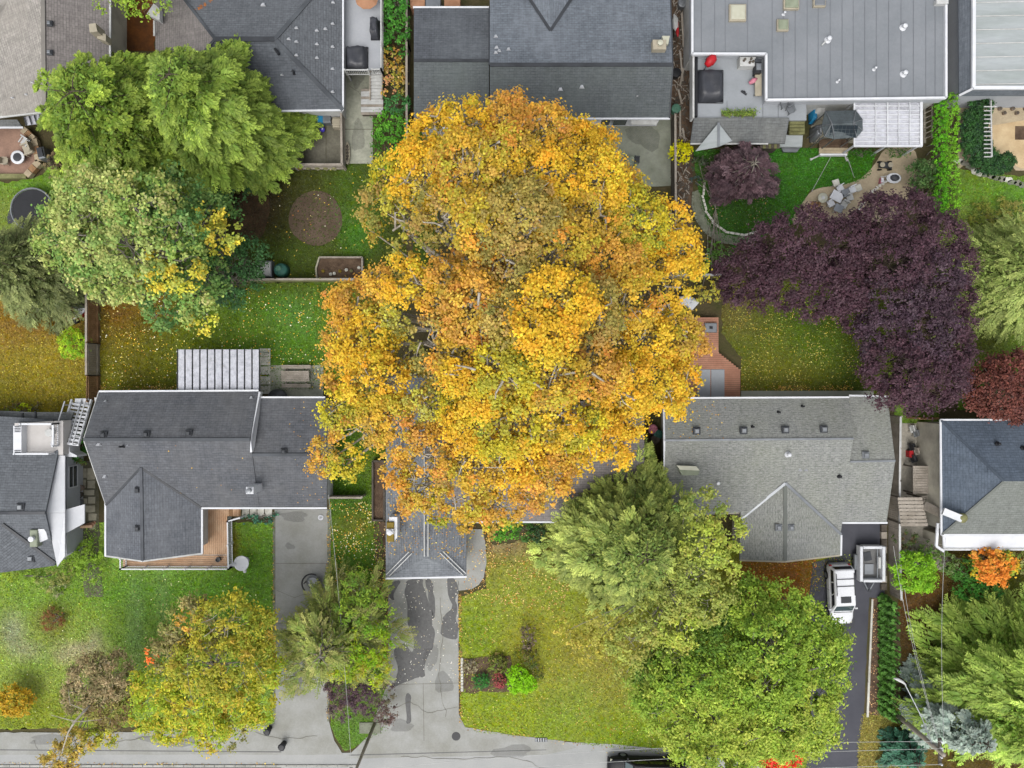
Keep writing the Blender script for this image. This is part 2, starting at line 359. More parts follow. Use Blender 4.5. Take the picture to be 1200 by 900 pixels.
def broadleaf(name, label, cat, base, lobes, leaf=(.22, .17), rc=(.45, .85), cover=1.5, dens=9, bark='bark', trunk_r=.3, group=None, limbs=True, twig=.35, vs=.75, f=1.15, drop=.0, fork=.35, cut=.62, vis=.0, upmin=-.25, lv=.13, fill=None, thin=()):
    """lobes: (px, py, radius_px, top height m, palette)"""
    bw = W(base[0], base[1], 0); t = T(name, label, cat, bw, group)
    cen, rad = [], []
    for px, py, rp, h, pal in lobes:
        R = rp*(H-h*.9)/F; zc = h-vs*R; c = W(px, py, max(zc+R*.3, .1)); cen.append((c.x, c.y, zc)); rad.append(R)
    cen = np.array(cen); rad = np.array(rad)
    Ps, Ns, Cs, tips = [], [], [], []
    for i, (px, py, rp, h, pal) in enumerate(lobes):
        R = rad[i]; r0 = (rc[0]+rc[1])/2; n = max(4, int(cover*2.0*R*R/(r0*r0)))
        d = rdir(n*3); d = d[d[:, 2] > upmin][:n]; n = len(d)
        u = rng.uniform(.72, 1.05, n)**1.0*(1+.08*np.sin(5*np.arctan2(d[:, 1], d[:, 0])+i)); sc = np.array([R, R, vs*R])
        cc = cen[i]+d*sc*u[:, None]; cr = rng.uniform(rc[0], rc[1], n)*min(1, .5+R/3)
        keep = np.ones(n, bool)
        for j in range(len(lobes)):
            if j != i:
                q = (cc-cen[j])/(np.array([1, 1, vs])*rad[j]); keep &= (np.linalg.norm(q, axis=1) > cut)
        keep &= cc[:, 2] > .12
        if drop: keep &= rng.random(n) > drop
        if thin:
            qx = 600+cc[:, 0]*F/(H-cc[:, 2]); qy = 450-cc[:, 1]*F/(H-cc[:, 2]); dp = np.zeros(n)
            for tx, ty, tr_, td in thin: dp = np.maximum(dp, td*np.exp(-(((qx-tx)**2+(qy-ty)**2)/tr_**2)**1.5))
            keep &= rng.random(n) > dp
        cc, cr, d = cc[keep], cr[keep], d[keep]; n = len(cc)
        if n == 0: continue
        cs, w = palette(pal, f); pick = rng.choice(len(cs), n, p=w); col = jitter(cs[pick], .13, .05)
        mcount = np.maximum(4, (12.6*cr*cr*dens).astype(int)); idx = np.repeat(np.arange(n), mcount); k = len(idx)
        ld = vnorm(rdir(k)+d[idx]*.5+np.array([0, 0, .45])); rr = np.clip(np.abs(rng.normal(0, .62, k))+.12, 0, 1.45)
        p = cc[idx]+ld*(cr[idx]*rr)[:, None]*np.array([1.1, 1.1, .75])
        cl = col[idx].copy(); mixm = rng.random(k) < .18; cl[mixm] = cs[rng.choice(len(cs), mixm.sum(), p=w)]
        Ps.append(p); Ns.append(vnorm(ld*.7+np.array([0, 0, .85])+rng.normal(0, .34, (k, 3)))); Cs.append(jitter(cl, lv, .06))
        tips.append((cen[i], cc, R))
    if fill:
        nfl, fpal = fill; cs, w = palette(fpal, f)
        for i in range(len(lobes)):
            k = max(10, int(nfl*rad[i]**2)); d = rdir(k); d[:, 2] = np.abs(d[:, 2]); pp = cen[i]+d*(rad[i]*rng.uniform(.35, .82, k))[:, None]*np.array([1, 1, vs])
            kp = np.ones(k, bool)
            if thin:
                qx = 600+pp[:, 0]*F/(H-pp[:, 2]); qy = 450-pp[:, 1]*F/(H-pp[:, 2])
                for tx, ty, tr_, td in thin: kp &= rng.random(k) > np.minimum(1, 1.6*td*np.exp(-(((qx-tx)**2+(qy-ty)**2)/tr_**2)**1.5))
            pp = pp[kp]; k = len(pp)
            Ps.append(pp); Ns.append(vnorm(rdir(k)*.5+np.array([0, 0, .8]))); Cs.append(jitter(cs[rng.choice(len(cs), k, p=w)], .15, .05))
    P = np.concatenate(Ps); N = np.concatenate(Ns); C = np.concatenate(Cs); ok = P[:, 2] > .05; P, N, C = P[ok], N[ok], C[ok]; k = len(P)
    D = np.cross(N, rdir(k)); D[:, 2] -= .25
    s = rng.uniform(.7, 1.25, k)
    leaf_mesh('crown', P, D, N, leaf[0]*s, leaf[1]*s, C, M['leaf'], t)
    top = max(h for *_, h, _ in lobes)
    if limbs:
        bk = M[bark]; fz = top*fork
        mean = cen.mean(axis=0); fork_p = Vector((bw.x*.6+mean[0]*.4, bw.y*.6+mean[1]*.4, fz))
        q = MB(); pts = [bw+Vector((0, 0, -.05)), bw.lerp(fork_p, .12)+Vector((random.uniform(-.1, .1), 0, 0)), bw.lerp(fork_p, .55)+Vector((random.uniform(-.15, .15), random.uniform(-.15, .15), 0)), fork_p]
        q.tube(pts, [trunk_r*1.45, trunk_r, trunk_r*.85, trunk_r*.7], 9); q.build('trunk', bk, t, True)
        for c0, cc, R in tips:
            q = MB(); c = Vector(c0); mid = fork_p.lerp(c, .5)+Vector((random.uniform(-.4, .4), random.uniform(-.4, .4), -.1*R)); r1 = max(.03, trunk_r*.36*min(1, R/2.5))
            q.tube([fork_p, mid, c], [trunk_r*.5, r1*1.1, r1*.8], 6, False)
            for ci in range(len(cc)):
                if random.random() < twig:
                    e = Vector(cc[ci]); e2 = c+(e-c)*(1+vis*random.random()); s0 = c+Vector([random.gauss(0, .32) for _ in range(3)])*R*Vector((1, 1, .5)).length*.6; jit = lambda k_: Vector([random.uniform(-k_, k_) for _ in range(3)])*min(1, R/2)
                    q.tube([s0, s0.lerp(e2, .35)+jit(.4), s0.lerp(e2, .7)+jit(.35), e2], [r1*.5, r1*.36, r1*.24, r1*.1], 4, False)
                    if random.random() < .6: m2 = s0.lerp(e2, .5); q.tube([m2, m2+(e2-s0)*.35+jit(.7)], [r1*.2, r1*.08], 4, False)
            q.build('limb', bk, t, True)
    return t

def conifer(name, label, cat, apex, h, R, pal, tipcol=None, nf=1500, prof=.55, fl=(.7, 1.3), fw=.36, k=9, lw=.30, slope=(-.45, .1), z0=.1, f=.95, bark='bark_dark', group=None, tipw=.6, fill=.6, lean=(0, 0), wob=.12, trunk_r=None, inner=.45, nb=None):
    """feathery crown: fronds (an axis with leaflets on both sides) laid over a rounded cone"""
    a = W(apex[0], apex[1], h); base = Vector((a.x-lean[0], a.y-lean[1], 0)); t = T(name, label, cat, base, group)
    cs, w = palette(pal, f); tc = np.array(lin(tipcol, f)) if tipcol else cs[0]
    nbo = nb or int(26+R*13); bu = (np.arange(nbo)+.5)/nbo; bhz = 1-(1-z0)*bu**.60; baz = np.arange(nbo)*2.39996+rng.normal(0, .12, nbo)
    brs = R*np.clip(1-bhz, .0, 1)**prof*(1+wob*np.sin(3*baz+bhz*9)+rng.normal(0, wob, nbo)); brs = np.maximum(brs, .15); bcol = np.exp(rng.normal(0, .15, nbo))
    pb = brs+.25; bi = rng.choice(nbo, nf, p=pb/pb.sum()); tb = rng.random(nf)**.62; sd_ = rng.choice([-1, 1], nf)
    wid = (.10+.34*(1-tb))*brs[bi]*rng.random(nf)*sd_
    az = baz[bi]; rr = brs[bi]*(inner*.5+(1-inner*.5)*tb); hz = bhz[bi]; rs = brs[bi]
    L = rng.uniform(fl[0], fl[1], nf)*np.clip(.45+rs/R*.6, .45, 1)
    tw = az+sd_*(.18+.5*(1-tb)*rng.random(nf))+rng.normal(0, .16, nf)
    ax = vnorm(np.stack([np.cos(tw), np.sin(tw), rng.uniform(slope[0], slope[1], nf)-.25*tb+.5*(hz > .9)], 1))
    lat = vnorm(np.cross(ax, np.array([0, 0, 1.0])[None]+rng.normal(0, .18, (nf, 3)))); up = np.cross(lat, ax)
    ro = np.maximum(rr-L*.6, 0)
    o = np.stack([base.x+lean[0]*hz+np.cos(az)*ro-np.sin(az)*wid, base.y+lean[1]*hz+np.sin(az)*ro+np.cos(az)*wid, hz*h+.10*rr-.20*tb*tb*rs-abs(wid)*.35+rng.normal(0, .07, nf)], 1)
    fc = jitter(cs[rng.choice(len(cs), nf, p=w)], .12, .05)*bcol[bi][:, None]; bend = rng.normal(0, .16, nf)
    P, D, N, C, LL, WW = [], [], [], [], [], []
    for j in range(k):
        tt = (j+.5)/k; q = o+ax*(L*tt)[:, None]+lat*(bend*L*tt*tt)[:, None]-up*(.10*L*tt*tt)[:, None]
        ll = L*fw*(1.15-tt)+.10
        for sd in ((-1, 1) if j < k-1 else (-1, 0, 1)):
            dd = vnorm(ax*(.8+.5*(sd == 0))+lat*(sd*rng.uniform(.55, .95, nf))[:, None]+rng.normal(0, .12, (nf, 3))); lj = ll*rng.uniform(.75, 1.25, nf)
            P.append(q+dd*(lj*.5)[:, None]); D.append(dd); N.append(up+rng.normal(0, .25, (nf, 3)))
            wt = np.clip((.25+tt)*tipw*rng.uniform(.4, 1.3, nf), 0, 1)[:, None]; C.append(jitter(fc, .10, .03)*(1-wt)+tc*wt*(fc.mean(1)/cs.mean())[:, None]); LL.append(lj); WW.append(lj*lw+.02)
    nfil = int(nf*k*fill*.6)
    u = rng.random(nfil); hz = 1-(1-z0)*u**.62; az = rng.random(nfil)*2*math.pi; rr = R*np.clip(1-hz, 0, 1)**prof*(.78*rng.random(nfil)**.4)
    P.append(np.stack([base.x+lean[0]*hz+np.cos(az)*rr, base.y+lean[1]*hz+np.sin(az)*rr, hz*h-.15], 1)); D.append(rdir(nfil)*np.array([1, 1, .4])); N.append(rdir(nfil)*.5+np.array([0, 0, .8])); C.append(jitter(cs[rng.choice(len(cs), nfil, p=w)], .15, .05)); LL.append(rng.uniform(.2, .4, nfil)); WW.append(rng.uniform(.09, .16, nfil))
    P, D, N, C, LL, WW = map(np.concatenate, (P, D, N, C, LL, WW))
    ok = P[:, 2] > .08; leaf_mesh('crown', P[ok], D[ok], N[ok], LL[ok], WW[ok], C[ok], M['needle'], t, fold=.2)
    tr = trunk_r or h*.018; top = Vector((a.x, a.y, h))
    MB().tube([base, base.lerp(top, .5)+Vector((.05, .03, 0)), top], [tr*1.5, tr, .03], 8).build('trunk', M[bark], t, True)
    q = MB()
    for b in range(90):
        z = z0+(1-z0)*(b/90)**1.2; a_ = b*2.4; r_ = R*(1-z)**prof*.85; c = base.lerp(top, z)
        q.tube([c, c+Vector((math.cos(a_)*r_*.5, math.sin(a_)*r_*.5, .1)), c+Vector((math.cos(a_)*r_, math.sin(a_)*r_, -.05*r_))], [.05, .035, .012], 4, False)
    q.build('branches', M[bark], t)['kind'] = 'stuff'
    return t

def stain_mat(amax=.8, nm='feathered_stain'):
    mt, n, b = new_mat(nm); at = n.nodes.new('ShaderNodeAttribute'); at.attribute_name = 'edge'
    f1 = noise(n, 3.0, 8, .8); ad = n.nodes.new('ShaderNodeMath'); ad.operation = 'ADD'; n.links.new(at.outputs['Fac'], ad.inputs[0]); n.links.new(ramp(n, f1, .3, .7, -.9, .5), ad.inputs[1])
    n.links.new(ramp(n, ad.outputs[0], -.12, .55, 0, amax), b.inputs['Alpha'])
    f2 = noise(n, 5, 5, .7); c = mix(n, ramp(n, f2, .3, .7, 0, 1), lin('#545454', .62), lin('#6c6c6b', .62)); n.links.new(c, b.inputs['Base Color']); b.inputs['Roughness'].default_value = .7; return mt
M['stain'] = stain_mat(.97); M['faint'] = stain_mat(.22, 'faint_stain')
def stain(name, poly, z, inset=.45, mt_='stain'):
    p = [(v.x, v.y) for v in poly]
    if area2(p) < 0: p = p[::-1]
    bm = bmesh.new(); f = bm.faces.new([bm.verts.new((x, y, z)) for x, y in p])
    bmesh.ops.inset_region(bm, faces=[f], thickness=inset, use_even_offset=False, use_boundary=True); bmesh.ops.triangulate(bm, faces=bm.faces[:]); ev = [0. if v.is_boundary else 1. for v in bm.verts]
    me = bpy.data.meshes.new(name); bm.to_mesh(me); bm.free()
    at = me.attributes.new('edge', 'FLOAT', 'POINT'); n = len(me.vertices); at.data.foreach_set('value', ev); me.materials.append(M[mt_]); o = link(name, me); o['kind'] = 'structure'; return o

_b = [n_ for n_ in M['car_black'].node_tree.nodes if n_.type == 'BSDF_PRINCIPLED'][0]; _b.inputs['Coat Weight'].default_value = .08; _b.inputs['Specular IOR Level'].default_value = .15
# ------------------------------------------------------------------ ground and lawns
def sheet(name, poly, z, mat, parent=None, kind='structure', t=None, rg=0):
    p = [(v[0], v[1]) for v in poly]
    if rg: p = [(v.x, v.y) for v in rough(p, rg)]
    if not t: z += .022
    if t: o = MB().prism(p, z-t, z+.01).build(name, mat, parent)
    else:
        if area2(p) < 0: p = p[::-1]
        o = MB().add([(x, y, z) for x, y in p], [tuple(range(len(p)))]).build(name, mat, parent)
    if parent is None and kind: o['kind'] = kind
    return o
MB().add([(-400, -400, 0), (400, -400, 0), (400, 400, 0), (-400, 400, 0)], [(0, 1, 2, 3)]).build('ground', pm('ground_earth', '#5b5138', .95, '#4a4a26', .5, 6, .3, .6))['kind'] = 'structure'

GREEN, MID, OLIVE, GOLD, BROWN, DARK = '#3f7312', '#57801c', '#75791a', '#94872a', '#6f5122', '#2f5410'
# colour of the turf itself: worn, mossy, leaf-strewn or lush areas (px, py, rx, ry, colour, weight)
TURF = [(330, 390, 70, 50, '#4c7a20', .85), (170, 410, 60, 60, '#6b6212', .8), (150, 360, 50, 35, '#6e5014', .9), (230, 400, 60, 40, '#4c6210', .6), (350, 440, 40, 30, '#476f18', .6), (345, 365, 26, 22, '#5c8c38', .6),
        (40, 400, 70, 50, '#98882c', .9), (40, 460, 60, 40, '#857f1c', .9), (30, 380, 60, 25, '#7d6020', .8), (60, 440, 40, 30, '#8f8420', .7),
        (30, 215, 60, 40, '#5d8826', .9), (10, 260, 20, 30, '#79863c', .7),
        (370, 255, 110, 70, '#454e1c', .9), (295, 230, 45, 60, '#33271a', .9), (420, 270, 22, 30, '#3f7a1e', .8), (410, 225, 20, 40, '#42661a', .7), (330, 300, 50, 20, '#41581c', .7),
        (280, 700, 60, 90, '#5c9024', .75), (170, 720, 90, 60, '#5a8c24', .75), (60, 700, 90, 40, '#6a8e28', .7), (60, 780, 110, 60, '#84983e', .8), (40, 840, 90, 30, '#7c8a22', .9), (95, 762, 26, 8, '#a59c7c', .85), (32, 762, 16, 9, '#9c9a7c', .6), (112, 748, 8, 12, '#9c9478', .6), (75, 772, 12, 7, '#a09876', .6), (50, 800, 30, 8, '#8a9a44', .5), (15, 740, 14, 20, '#8d8f78', .7), (300, 640, 30, 40, '#56841e', .6), (275, 640, 6, 25, '#6e4d16', .7), (200, 690, 110, 20, '#548420', .6), (60, 728, 20, 18, '#6f5a2c', .6), (160, 740, 10, 60, '#74935a', .5), (190, 700, 8, 50, '#74935a', .4),
        (415, 650, 26, 60, '#4f7a20', .9), (415, 600, 30, 18, '#4a6a1a', .8), (415, 850, 22, 25, '#5d8030', .8), (415, 615, 24, 14, '#7c7a2c', .6),
        (590, 690, 60, 60, '#869236', .7), (650, 760, 90, 40, '#8a8a26', .8), (560, 740, 20, 30, '#6f8c1a', .7), (600, 830, 90, 40, '#7d9420', .8), (640, 650, 60, 25, '#8c8440', .6), (560, 660, 26, 20, '#8a8434', .7), (700, 800, 60, 50, '#8a8c3a', .7), (740, 860, 60, 30, '#6d8c18', .8), (715, 740, 40, 60, '#8e8c34', .7), (670, 820, 20, 30, '#7a9230', .5), (590, 640, 40, 10, '#8f765a', .7),
        (900, 400, 60, 60, '#5c661c', .9), (960, 390, 40, 40, '#4a6414', .8), (860, 360, 30, 30, '#6d6632', .8), (950, 370, 50, 14, '#38510e', .7), (890, 440, 60, 22, '#6c6c20', .6), (1000, 430, 20, 40, '#3d5210', .8),
        (960, 205, 70, 40, '#38701a', .95), (860, 240, 50, 40, '#2d4f16', .9), (850, 200, 30, 20, '#4b5030', .6), (1010, 195, 20, 20, '#34700f', .8),
        (1115, 60, 12, 70, '#3f6f1a', .9), (1165, 225, 50, 30, '#5b8a26', .9), (1150, 270, 50, 25, '#7d8a44', .7), (1150, 400, 30, 30, '#565a22', .8), (1170, 205, 40, 8, '#6b7a2c', .6),
        (1040, 870, 45, 50, '#8a823c', .9), (1050, 835, 20, 14, '#6f7c26', .7), (1070, 760, 30, 90, '#4d3f1e', .9), (1075, 700, 40, 30, '#5d4420', .8), (1060, 850, 20, 30, '#6b6a2a', .6), (912, 672, 50, 22, '#8a5c1c', .95), (950, 680, 10, 14, '#7a6a20', .6), (490, 180, 14, 30, '#3f661e', .9),
        (1065, 485, 16, 14, '#5a7a2a', .9), (400, 540, 30, 60, '#3c6616', .8), (1180, 690, 30, 20, '#5d6a1e', .8)]
TA = np.array([[a, b, c, d, e] for a, b, c, d, _, e in TURF], float); TC = np.array([lin(x[4]) for x in TURF])
def turf(px, py, base):
    c = np.array(lin(base))[None].repeat(len(px), 0)
    for k in range(len(TA)):
        a, b, rx, ry, w = TA[k]; d2 = ((px-a)/rx)**2+((py-b)/ry)**2
        g = (w*np.exp(-d2**1.3*.7))[:, None]; c = c*(1-g)+TC[k]*g
    return c
LZ = [.004]
def lawn(name, pxpoly, base, z=None, edge=.05):
    LZ[0] += .0013; z = LZ[0]
    p = rough([v[:2] for v in PX(pxpoly)], edge, .35)
    if area2(p) < 0: p = p[::-1]
    bm = bmesh.new(); vs = [bm.verts.new((x[0], x[1], z)) for x in p]; bm.faces.new(vs)
    bmesh.ops.triangulate(bm, faces=bm.faces[:])
    xs = [v.co.x for v in bm.verts]; ys = [v.co.y for v in bm.verts]
    for ax, lo, hi in ((0, min(xs), max(xs)), (1, min(ys), max(ys))):
        x = math.floor(lo)+.7
        while x < hi:
            co = (x, 0, 0) if ax == 0 else (0, x, 0); no = (1, 0, 0) if ax == 0 else (0, 1, 0)
            bmesh.ops.bisect_plane(bm, geom=bm.verts[:]+bm.edges[:]+bm.faces[:], plane_co=co, plane_no=no); x += .8
    me = bpy.data.meshes.new(name); bm.to_mesh(me); bm.free()
    n = len(me.vertices); co = np.empty(n*3); me.vertices.foreach_get('co', co); co = co.reshape(-1, 3)
    c = turf(600+co[:, 0]*F/H, 450-co[:, 1]*F/H, base); ca = me.color_attributes.new('Col', 'FLOAT_COLOR', 'POINT')
    cc = np.ones((n, 4), np.float32); cc[:, :3] = c*.76; ca.data.foreach_set('color', cc.reshape(-1)); me.materials.append(M['lawn'])
    o = link(name, me); o['kind'] = 'structure'; return o
def inpoly(x, y, poly):
    r = np.zeros(len(x), bool); n = len(poly)
    for i in range(n):
        x0, y0 = poly[i]; x1, y1 = poly[(i+1) % n]
        if y0 == y1: continue
        c = ((y0 > y) != (y1 > y)) & (x < (x1-x0)*(y-y0)/(y1-y0)+x0); r ^= c
    return r
def scatter_leaves(label_name, pxpoly, n, pal, size=.13, z=.03, cl=None):
    xs = [p[0] for p in pxpoly]; ys = [p[1] for p in pxpoly]
    x = rng.uniform(min(xs), max(xs), n*2); y = rng.uniform(min(ys), max(ys), n*2)
    # patchy: keep where a low-frequency pattern is high
    g = np.sin(x*.11+y*.07)+np.sin(x*.05-y*.13+1)+np.sin(x*.23+2)*np.sin(y*.19)
    ok = inpoly(x, y, pxpoly) & (rng.random(n*2) < np.clip(.5+.28*g, .08, 1)); x, y = x[ok][:n], y[ok][:n]
    k = len(x); P = np.stack([(x-600)*H/F, (450-y)*H/F, rng.uniform(z+.01, z+.04, k)], 1)
    cs, w = palette(pal); C = jitter(cs[rng.choice(len(cs), k, p=w)], .2, .05)
    D = rdir(k); D[:, 2] *= .15; N = np.stack([rng.normal(0, .2, k), rng.normal(0, .2, k), np.ones(k)], 1); s = rng.uniform(.5, 1.25, k)*size*.85
    return leaf_mesh(label_name, P, D, N, s, s*.8, C, M['flat_leaf'], None, .1, 'stuff')

LW = {}
def L_(key, poly, base, **k): LW[key] = poly; return lawn('lawn', poly, base, **k)
L_('backleft', [(118, 331), (300, 332), (430, 329), (460, 329), (470, 600), (452, 600), (398, 600), (386, 585), (386, 455), (118, 470)], '#587018')
L_('farleft', [(-140, 330), (104, 330), (104, 470), (96, 488), (-140, 488)], '#8a7c22')
L_('topleft', [(-140, 190), (10, 215), (50, 205), (75, 180), (110, 185), (200, 200), (260, 330), (-140, 330)], '#5d8428')
L_('dirtyard', [(262, 190), (403, 192), (440, 190), (470, 200), (479, 328), (262, 329)], '#46541c')
L_('front', [(-260, 612), (118, 612), (322, 612), (322, 848), (-260, 859.5)], '#84a440')
L_('strip', [(386, 588), (437, 588), (450, 640), (452, 680), (455, 856), (404, 880), (396, 868), (388, 850)], '#587c20')
fl = [(570, 640), (640, 628), (1000, 650), (1000, 660), (950, 700), (950, 905), (900, 905), (815, 896), (790, 886), (755, 881), (705, 875), (660, 868), (600, 862), (560, 858), (545, 851), (540, 838), (538, 700), (570, 690)]
L_('centre', fl, '#84982e')
L_('h6yard', [(846, 330), (1075, 330), (1075, 470), (1020, 466), (868, 466), (868, 420), (846, 390)], '#57641a')
L_('h4yard', [(812, 176), (920, 172), (1026, 178), (1020, 205), (1002, 215), (975, 218), (950, 222), (940, 240), (930, 262), (900, 275), (860, 290), (835, 275), (822, 250)], '#34701a')
L_('stripright', [(1107, -60), (1124, -60), (1124, 112), (1107, 118)], '#42701c')
L_('h5yard', [(1122, 198), (1210, 208), (1400, 214), (1400, 490), (1122, 480)], '#5b7a26')
L_('corner', [(1010, 836), (1062, 828), (1075, 860), (1080, 1000), (1006, 1000), (1004, 870)], '#877e3a')
L_('rightbed', [(1050, 640), (1400, 640), (1400, 1000), (1072, 1000), (1060, 826), (1052, 700)], '#55481e')
L_('under6', [(868, 652), (955, 652), (958, 690), (945, 706), (868, 700)], '#86601e')
L_('side3', [(483, 145), (510, 145), (515, 330), (483, 330)], '#42601e')
L_('between', [(1048, 465), (1100, 465), (1100, 500), (1048, 500)], '#5c7a2a')

# street and paving
sheet('street', PX([(-700, 884), (404, 882), (540, 878), (640, 868), (720, 872), (800, 880), (900, 900), (2000, 905), (2000, 2000), (-700, 2000)]), .014, M['road'])
sheet('pavement', rough(PX([(-700, 858), (150, 858), (322, 846), (322, 597), (385, 597), (386, 846), (392, 868), (402, 884), (-700, 884.5)]), .02, .6), .020, M['concrete'])
sheet('driveway', rough(PX([(455, 676), (537, 676), (538, 838), (545, 852), (600, 861), (660, 868), (676, 876), (640, 884), (404, 889), (432, 862), (437, 846), (455, 800)]), .02, .6), .024, M['concrete'])
sheet('walkway', rough(PX([(537.5, 620), (566, 620), (569, 640), (570, 660), (567, 676), (561, 685), (553, 690), (545, 691.5), (537.5, 692)]), .01, .4), .03, M['concrete'])
sheet('asphalt_drive', rough(PX([(952, 660), (985, 650), (985, 610), (1040, 610), (1036, 700), (1018, 700), (1012, 840), (1006, 870), (1004, 930), (940, 930), (950, 860), (948, 700)]), .02, .5), .022, M['asphalt'])
# kerb stones along the street
kb = MB()
x = -8.
for x0 in range(-60, 412, 12):
    a, b = W(x0+.3, 897), W(x0+11.7, 897); kb.bar(a+Vector((0, 0, .05)), b+Vector((0, 0, .05)), .16, .12)
o = kb.build('kerb', M['kerb']); o['kind'] = 'structure'
gm = MB(); 
for (a, b) in (((-60, 878), (330, 878)), ((-60, 878.8), (260, 879.5))): pass
sheet('gutter_joint', PX([(-80, 877.2), (330, 880.2), (330, 881.4), (-80, 878.4)]), .0245, M['dark_grey'])
sheet('gutter_joint', PX([(410, 884), (640, 878), (640, 878.8), (410, 885.2)]), .029, M['dark_grey'])
sheet('painted_gutter_shadow', PX([(-80, 895.5), (330, 895.5), (330, 900), (-80, 900)]), .018, M['dark_grey'])  # flat dark strip, the gutter's shadow painted along the kerb
# worn dark patches on the centre drive
for poly in ([(476, 678), (494, 678), (500, 700), (505, 712), (510, 740), (508, 760), (500, 775), (498, 795), (486, 790), (472, 800), (462, 806), (462, 785), (463, 762), (475, 752), (482, 765), (484, 745), (476, 730), (476, 708)], [(499, 678), (507, 678), (510, 700), (509, 723), (506, 723), (502, 700)], [(524, 678), (536, 678), (536, 750), (527, 748), (517, 744), (520, 722), (530, 712), (525, 700)], [(456, 678), (468, 678), (465, 690), (460, 706), (456, 700)], [(478, 810), (483, 815), (482, 848), (477, 848), (476, 825)]):
    stain('dark_patch', smoothpoly(rough(PX(poly), .12, .5), 1), .0525)
for (x, y, rx, ry) in ((340, 640, 4, 3), (350, 800, 5, 14), (520, 800, 10, 8), (470, 850, 12, 5), (345, 605, 14, 4), (200, 868, 26, 5), (60, 866, 22, 4), (600, 880, 20, 5), (505, 770, 6, 12), (990, 720, 8, 14), (985, 800, 9, 20), (755, 160, 14, 12), (680, 190, 12, 9), (420, 160, 7, 12), (420, 90, 6, 10)):
    stain('dark_patch', blob(x, y, rx*1.3, ry*1.3, 16, .2), .056, min(rx, ry)*.06, 'faint')
# expansion joints
for a, b in (((322, 660), (385, 660)), ((322, 730), (385, 730)), ((322, 800), (387, 800)), ((496, 800), (497, 868)), ((540, 800), (455, 802))):
    A, B = W(*a), W(*b); d = (B-A).normalized(); n_ = Vector((-d.y, d.x, 0))*.015
    sheet('slab_joint', [A+n_, B+n_, B-n_, A-n_], .0315, M['concrete_dark'])
sheet('drive_edge', PX([(320, 600), (323, 600), (323, 840), (320, 840)]), .03, M['stone_gr'])
sheet('gravel_strip', rough(PX([(384, 597), (388, 597), (388, 700), (386, 845), (384, 845)]), .03), .034, M['stone_gr'])
sheet('soil_strip', rough(PX([(438, 612), (453, 612), (456, 680), (456, 800), (448, 770), (442, 700)]), .08), .012, M['bark_chip'])
sheet('asphalt_edging', PX([(1021, 702), (1023, 702), (1017.5, 840), (1015, 840)]), .07, M['stone_lt'], t=.06)
sheet('bark_bed', rough(PX([(1022, 700), (1036, 695), (1036, 836), (1016, 838), (1018, 780)]), .05), .016, M['bark_chip'])
sheet('dirt_circle', smoothpoly(blob(370, 256, 31, 33, 24, .02), 1), .012, pm('bare_dirt', '#6d5c4e', .95, '#5a4a3c', .8, 9, .2, .4))
sheet('bare_soil', smoothpoly(blob(296, 245, 22, 38, 14, .15), 1), .012, M['soil'])
sheet('bare_soil', rough(PX([(130, -20), (182, -20), (182, 60), (130, 60)]), .08), .012, pm('russet_soil', '#7a4a1e', .95, '#54341a', .8, 6, .25, .5))
sheet('side_gap_soil', PX([(783, -60), (812, -60), (812, 290), (783, 210)]), .012, M['bark_chip'])
sheet('patio', rough(PX([(655, 135), (786, 135), (786, 218), (700, 222), (655, 200)]), .02), .03, pm('patio_concrete', '#a3a797', .85, '#8c907e', .8, 3.2, .3, .25))
sheet('patio', PX([(401, 60), (437, 60), (437, 192), (403, 192)]), .03, M['concrete_green'])
sheet('slab_joint', PX([(403, 151.3), (437, 151.3), (437, 152.2), (403, 152.2)]), .034, M['concrete_dark'])
for i, (x0, x1) in enumerate(((318, 331), (331.5, 357), (357.5, 382), (382.5, 401))):
    sheet('patio_slab', PX([(x0, 128), (x1, 128), (x1, 199), (x0, 199)]), .03+.003*(i % 2), M['concrete_dark'], t=.03)
sheet('patio', PX([(315, 428), (379, 428), (379, 470), (315, 470)]), .035, M['concrete_green'], t=.035)
sheet('garden_path', smoothpoly([v.xy for v in PX([(1038, 170), (1075, 170), (1075, 215), (1060, 245), (1050, 260), (990, 262), (935, 262), (925, 260), (940, 238), (952, 221), (985, 217), (1006, 212), (1024, 195)])], 2), .016, M['tan_path'])
sheet('garden_path', smoothpoly([v.xy for v in PX([(812, 225), (820, 222), (824, 245), (830, 262), (845, 274), (866, 278), (895, 268), (897, 274), (870, 286), (842, 284), (822, 268), (814, 248)])], 1), .018, M['stone_gr'])
sheet('patio', PX([(1122, 112), (1420, 112), (1420, 200), (1190, 200), (1160, 165), (1122, 200)]), .014, M['tan_path'])
sheet('patio', smoothpoly([v.xy for v in PX([(1158, 138), (1400, 138), (1400, 206), (1200, 200), (1182, 190), (1160, 178)])], 1), .03, M['sand'])
sheet('patio', PX([(1046, 496), (1110, 496), (1110, 668), (1046, 668)]), .015, pm('side_patio', '#b0aa9c', .85, '#98948a', .9, 4, .25, .25))
sheet('side_path', rough(PX([(88, 540), (116, 540), (116, 640), (122, 700), (100, 700), (88, 620)]), .04), .014, pm('side_gravel', '#6d6a5a', .9, '#57543f', 1.2, 9, .35, .5))
sheet('patio', PX([(868, 458), (1023, 458), (1023, 470), (868, 470)]), .10, pm('pale_terrace', '#b3b6a8', .8, '#a5a899', .6, 6, .1, .1), t=.09)

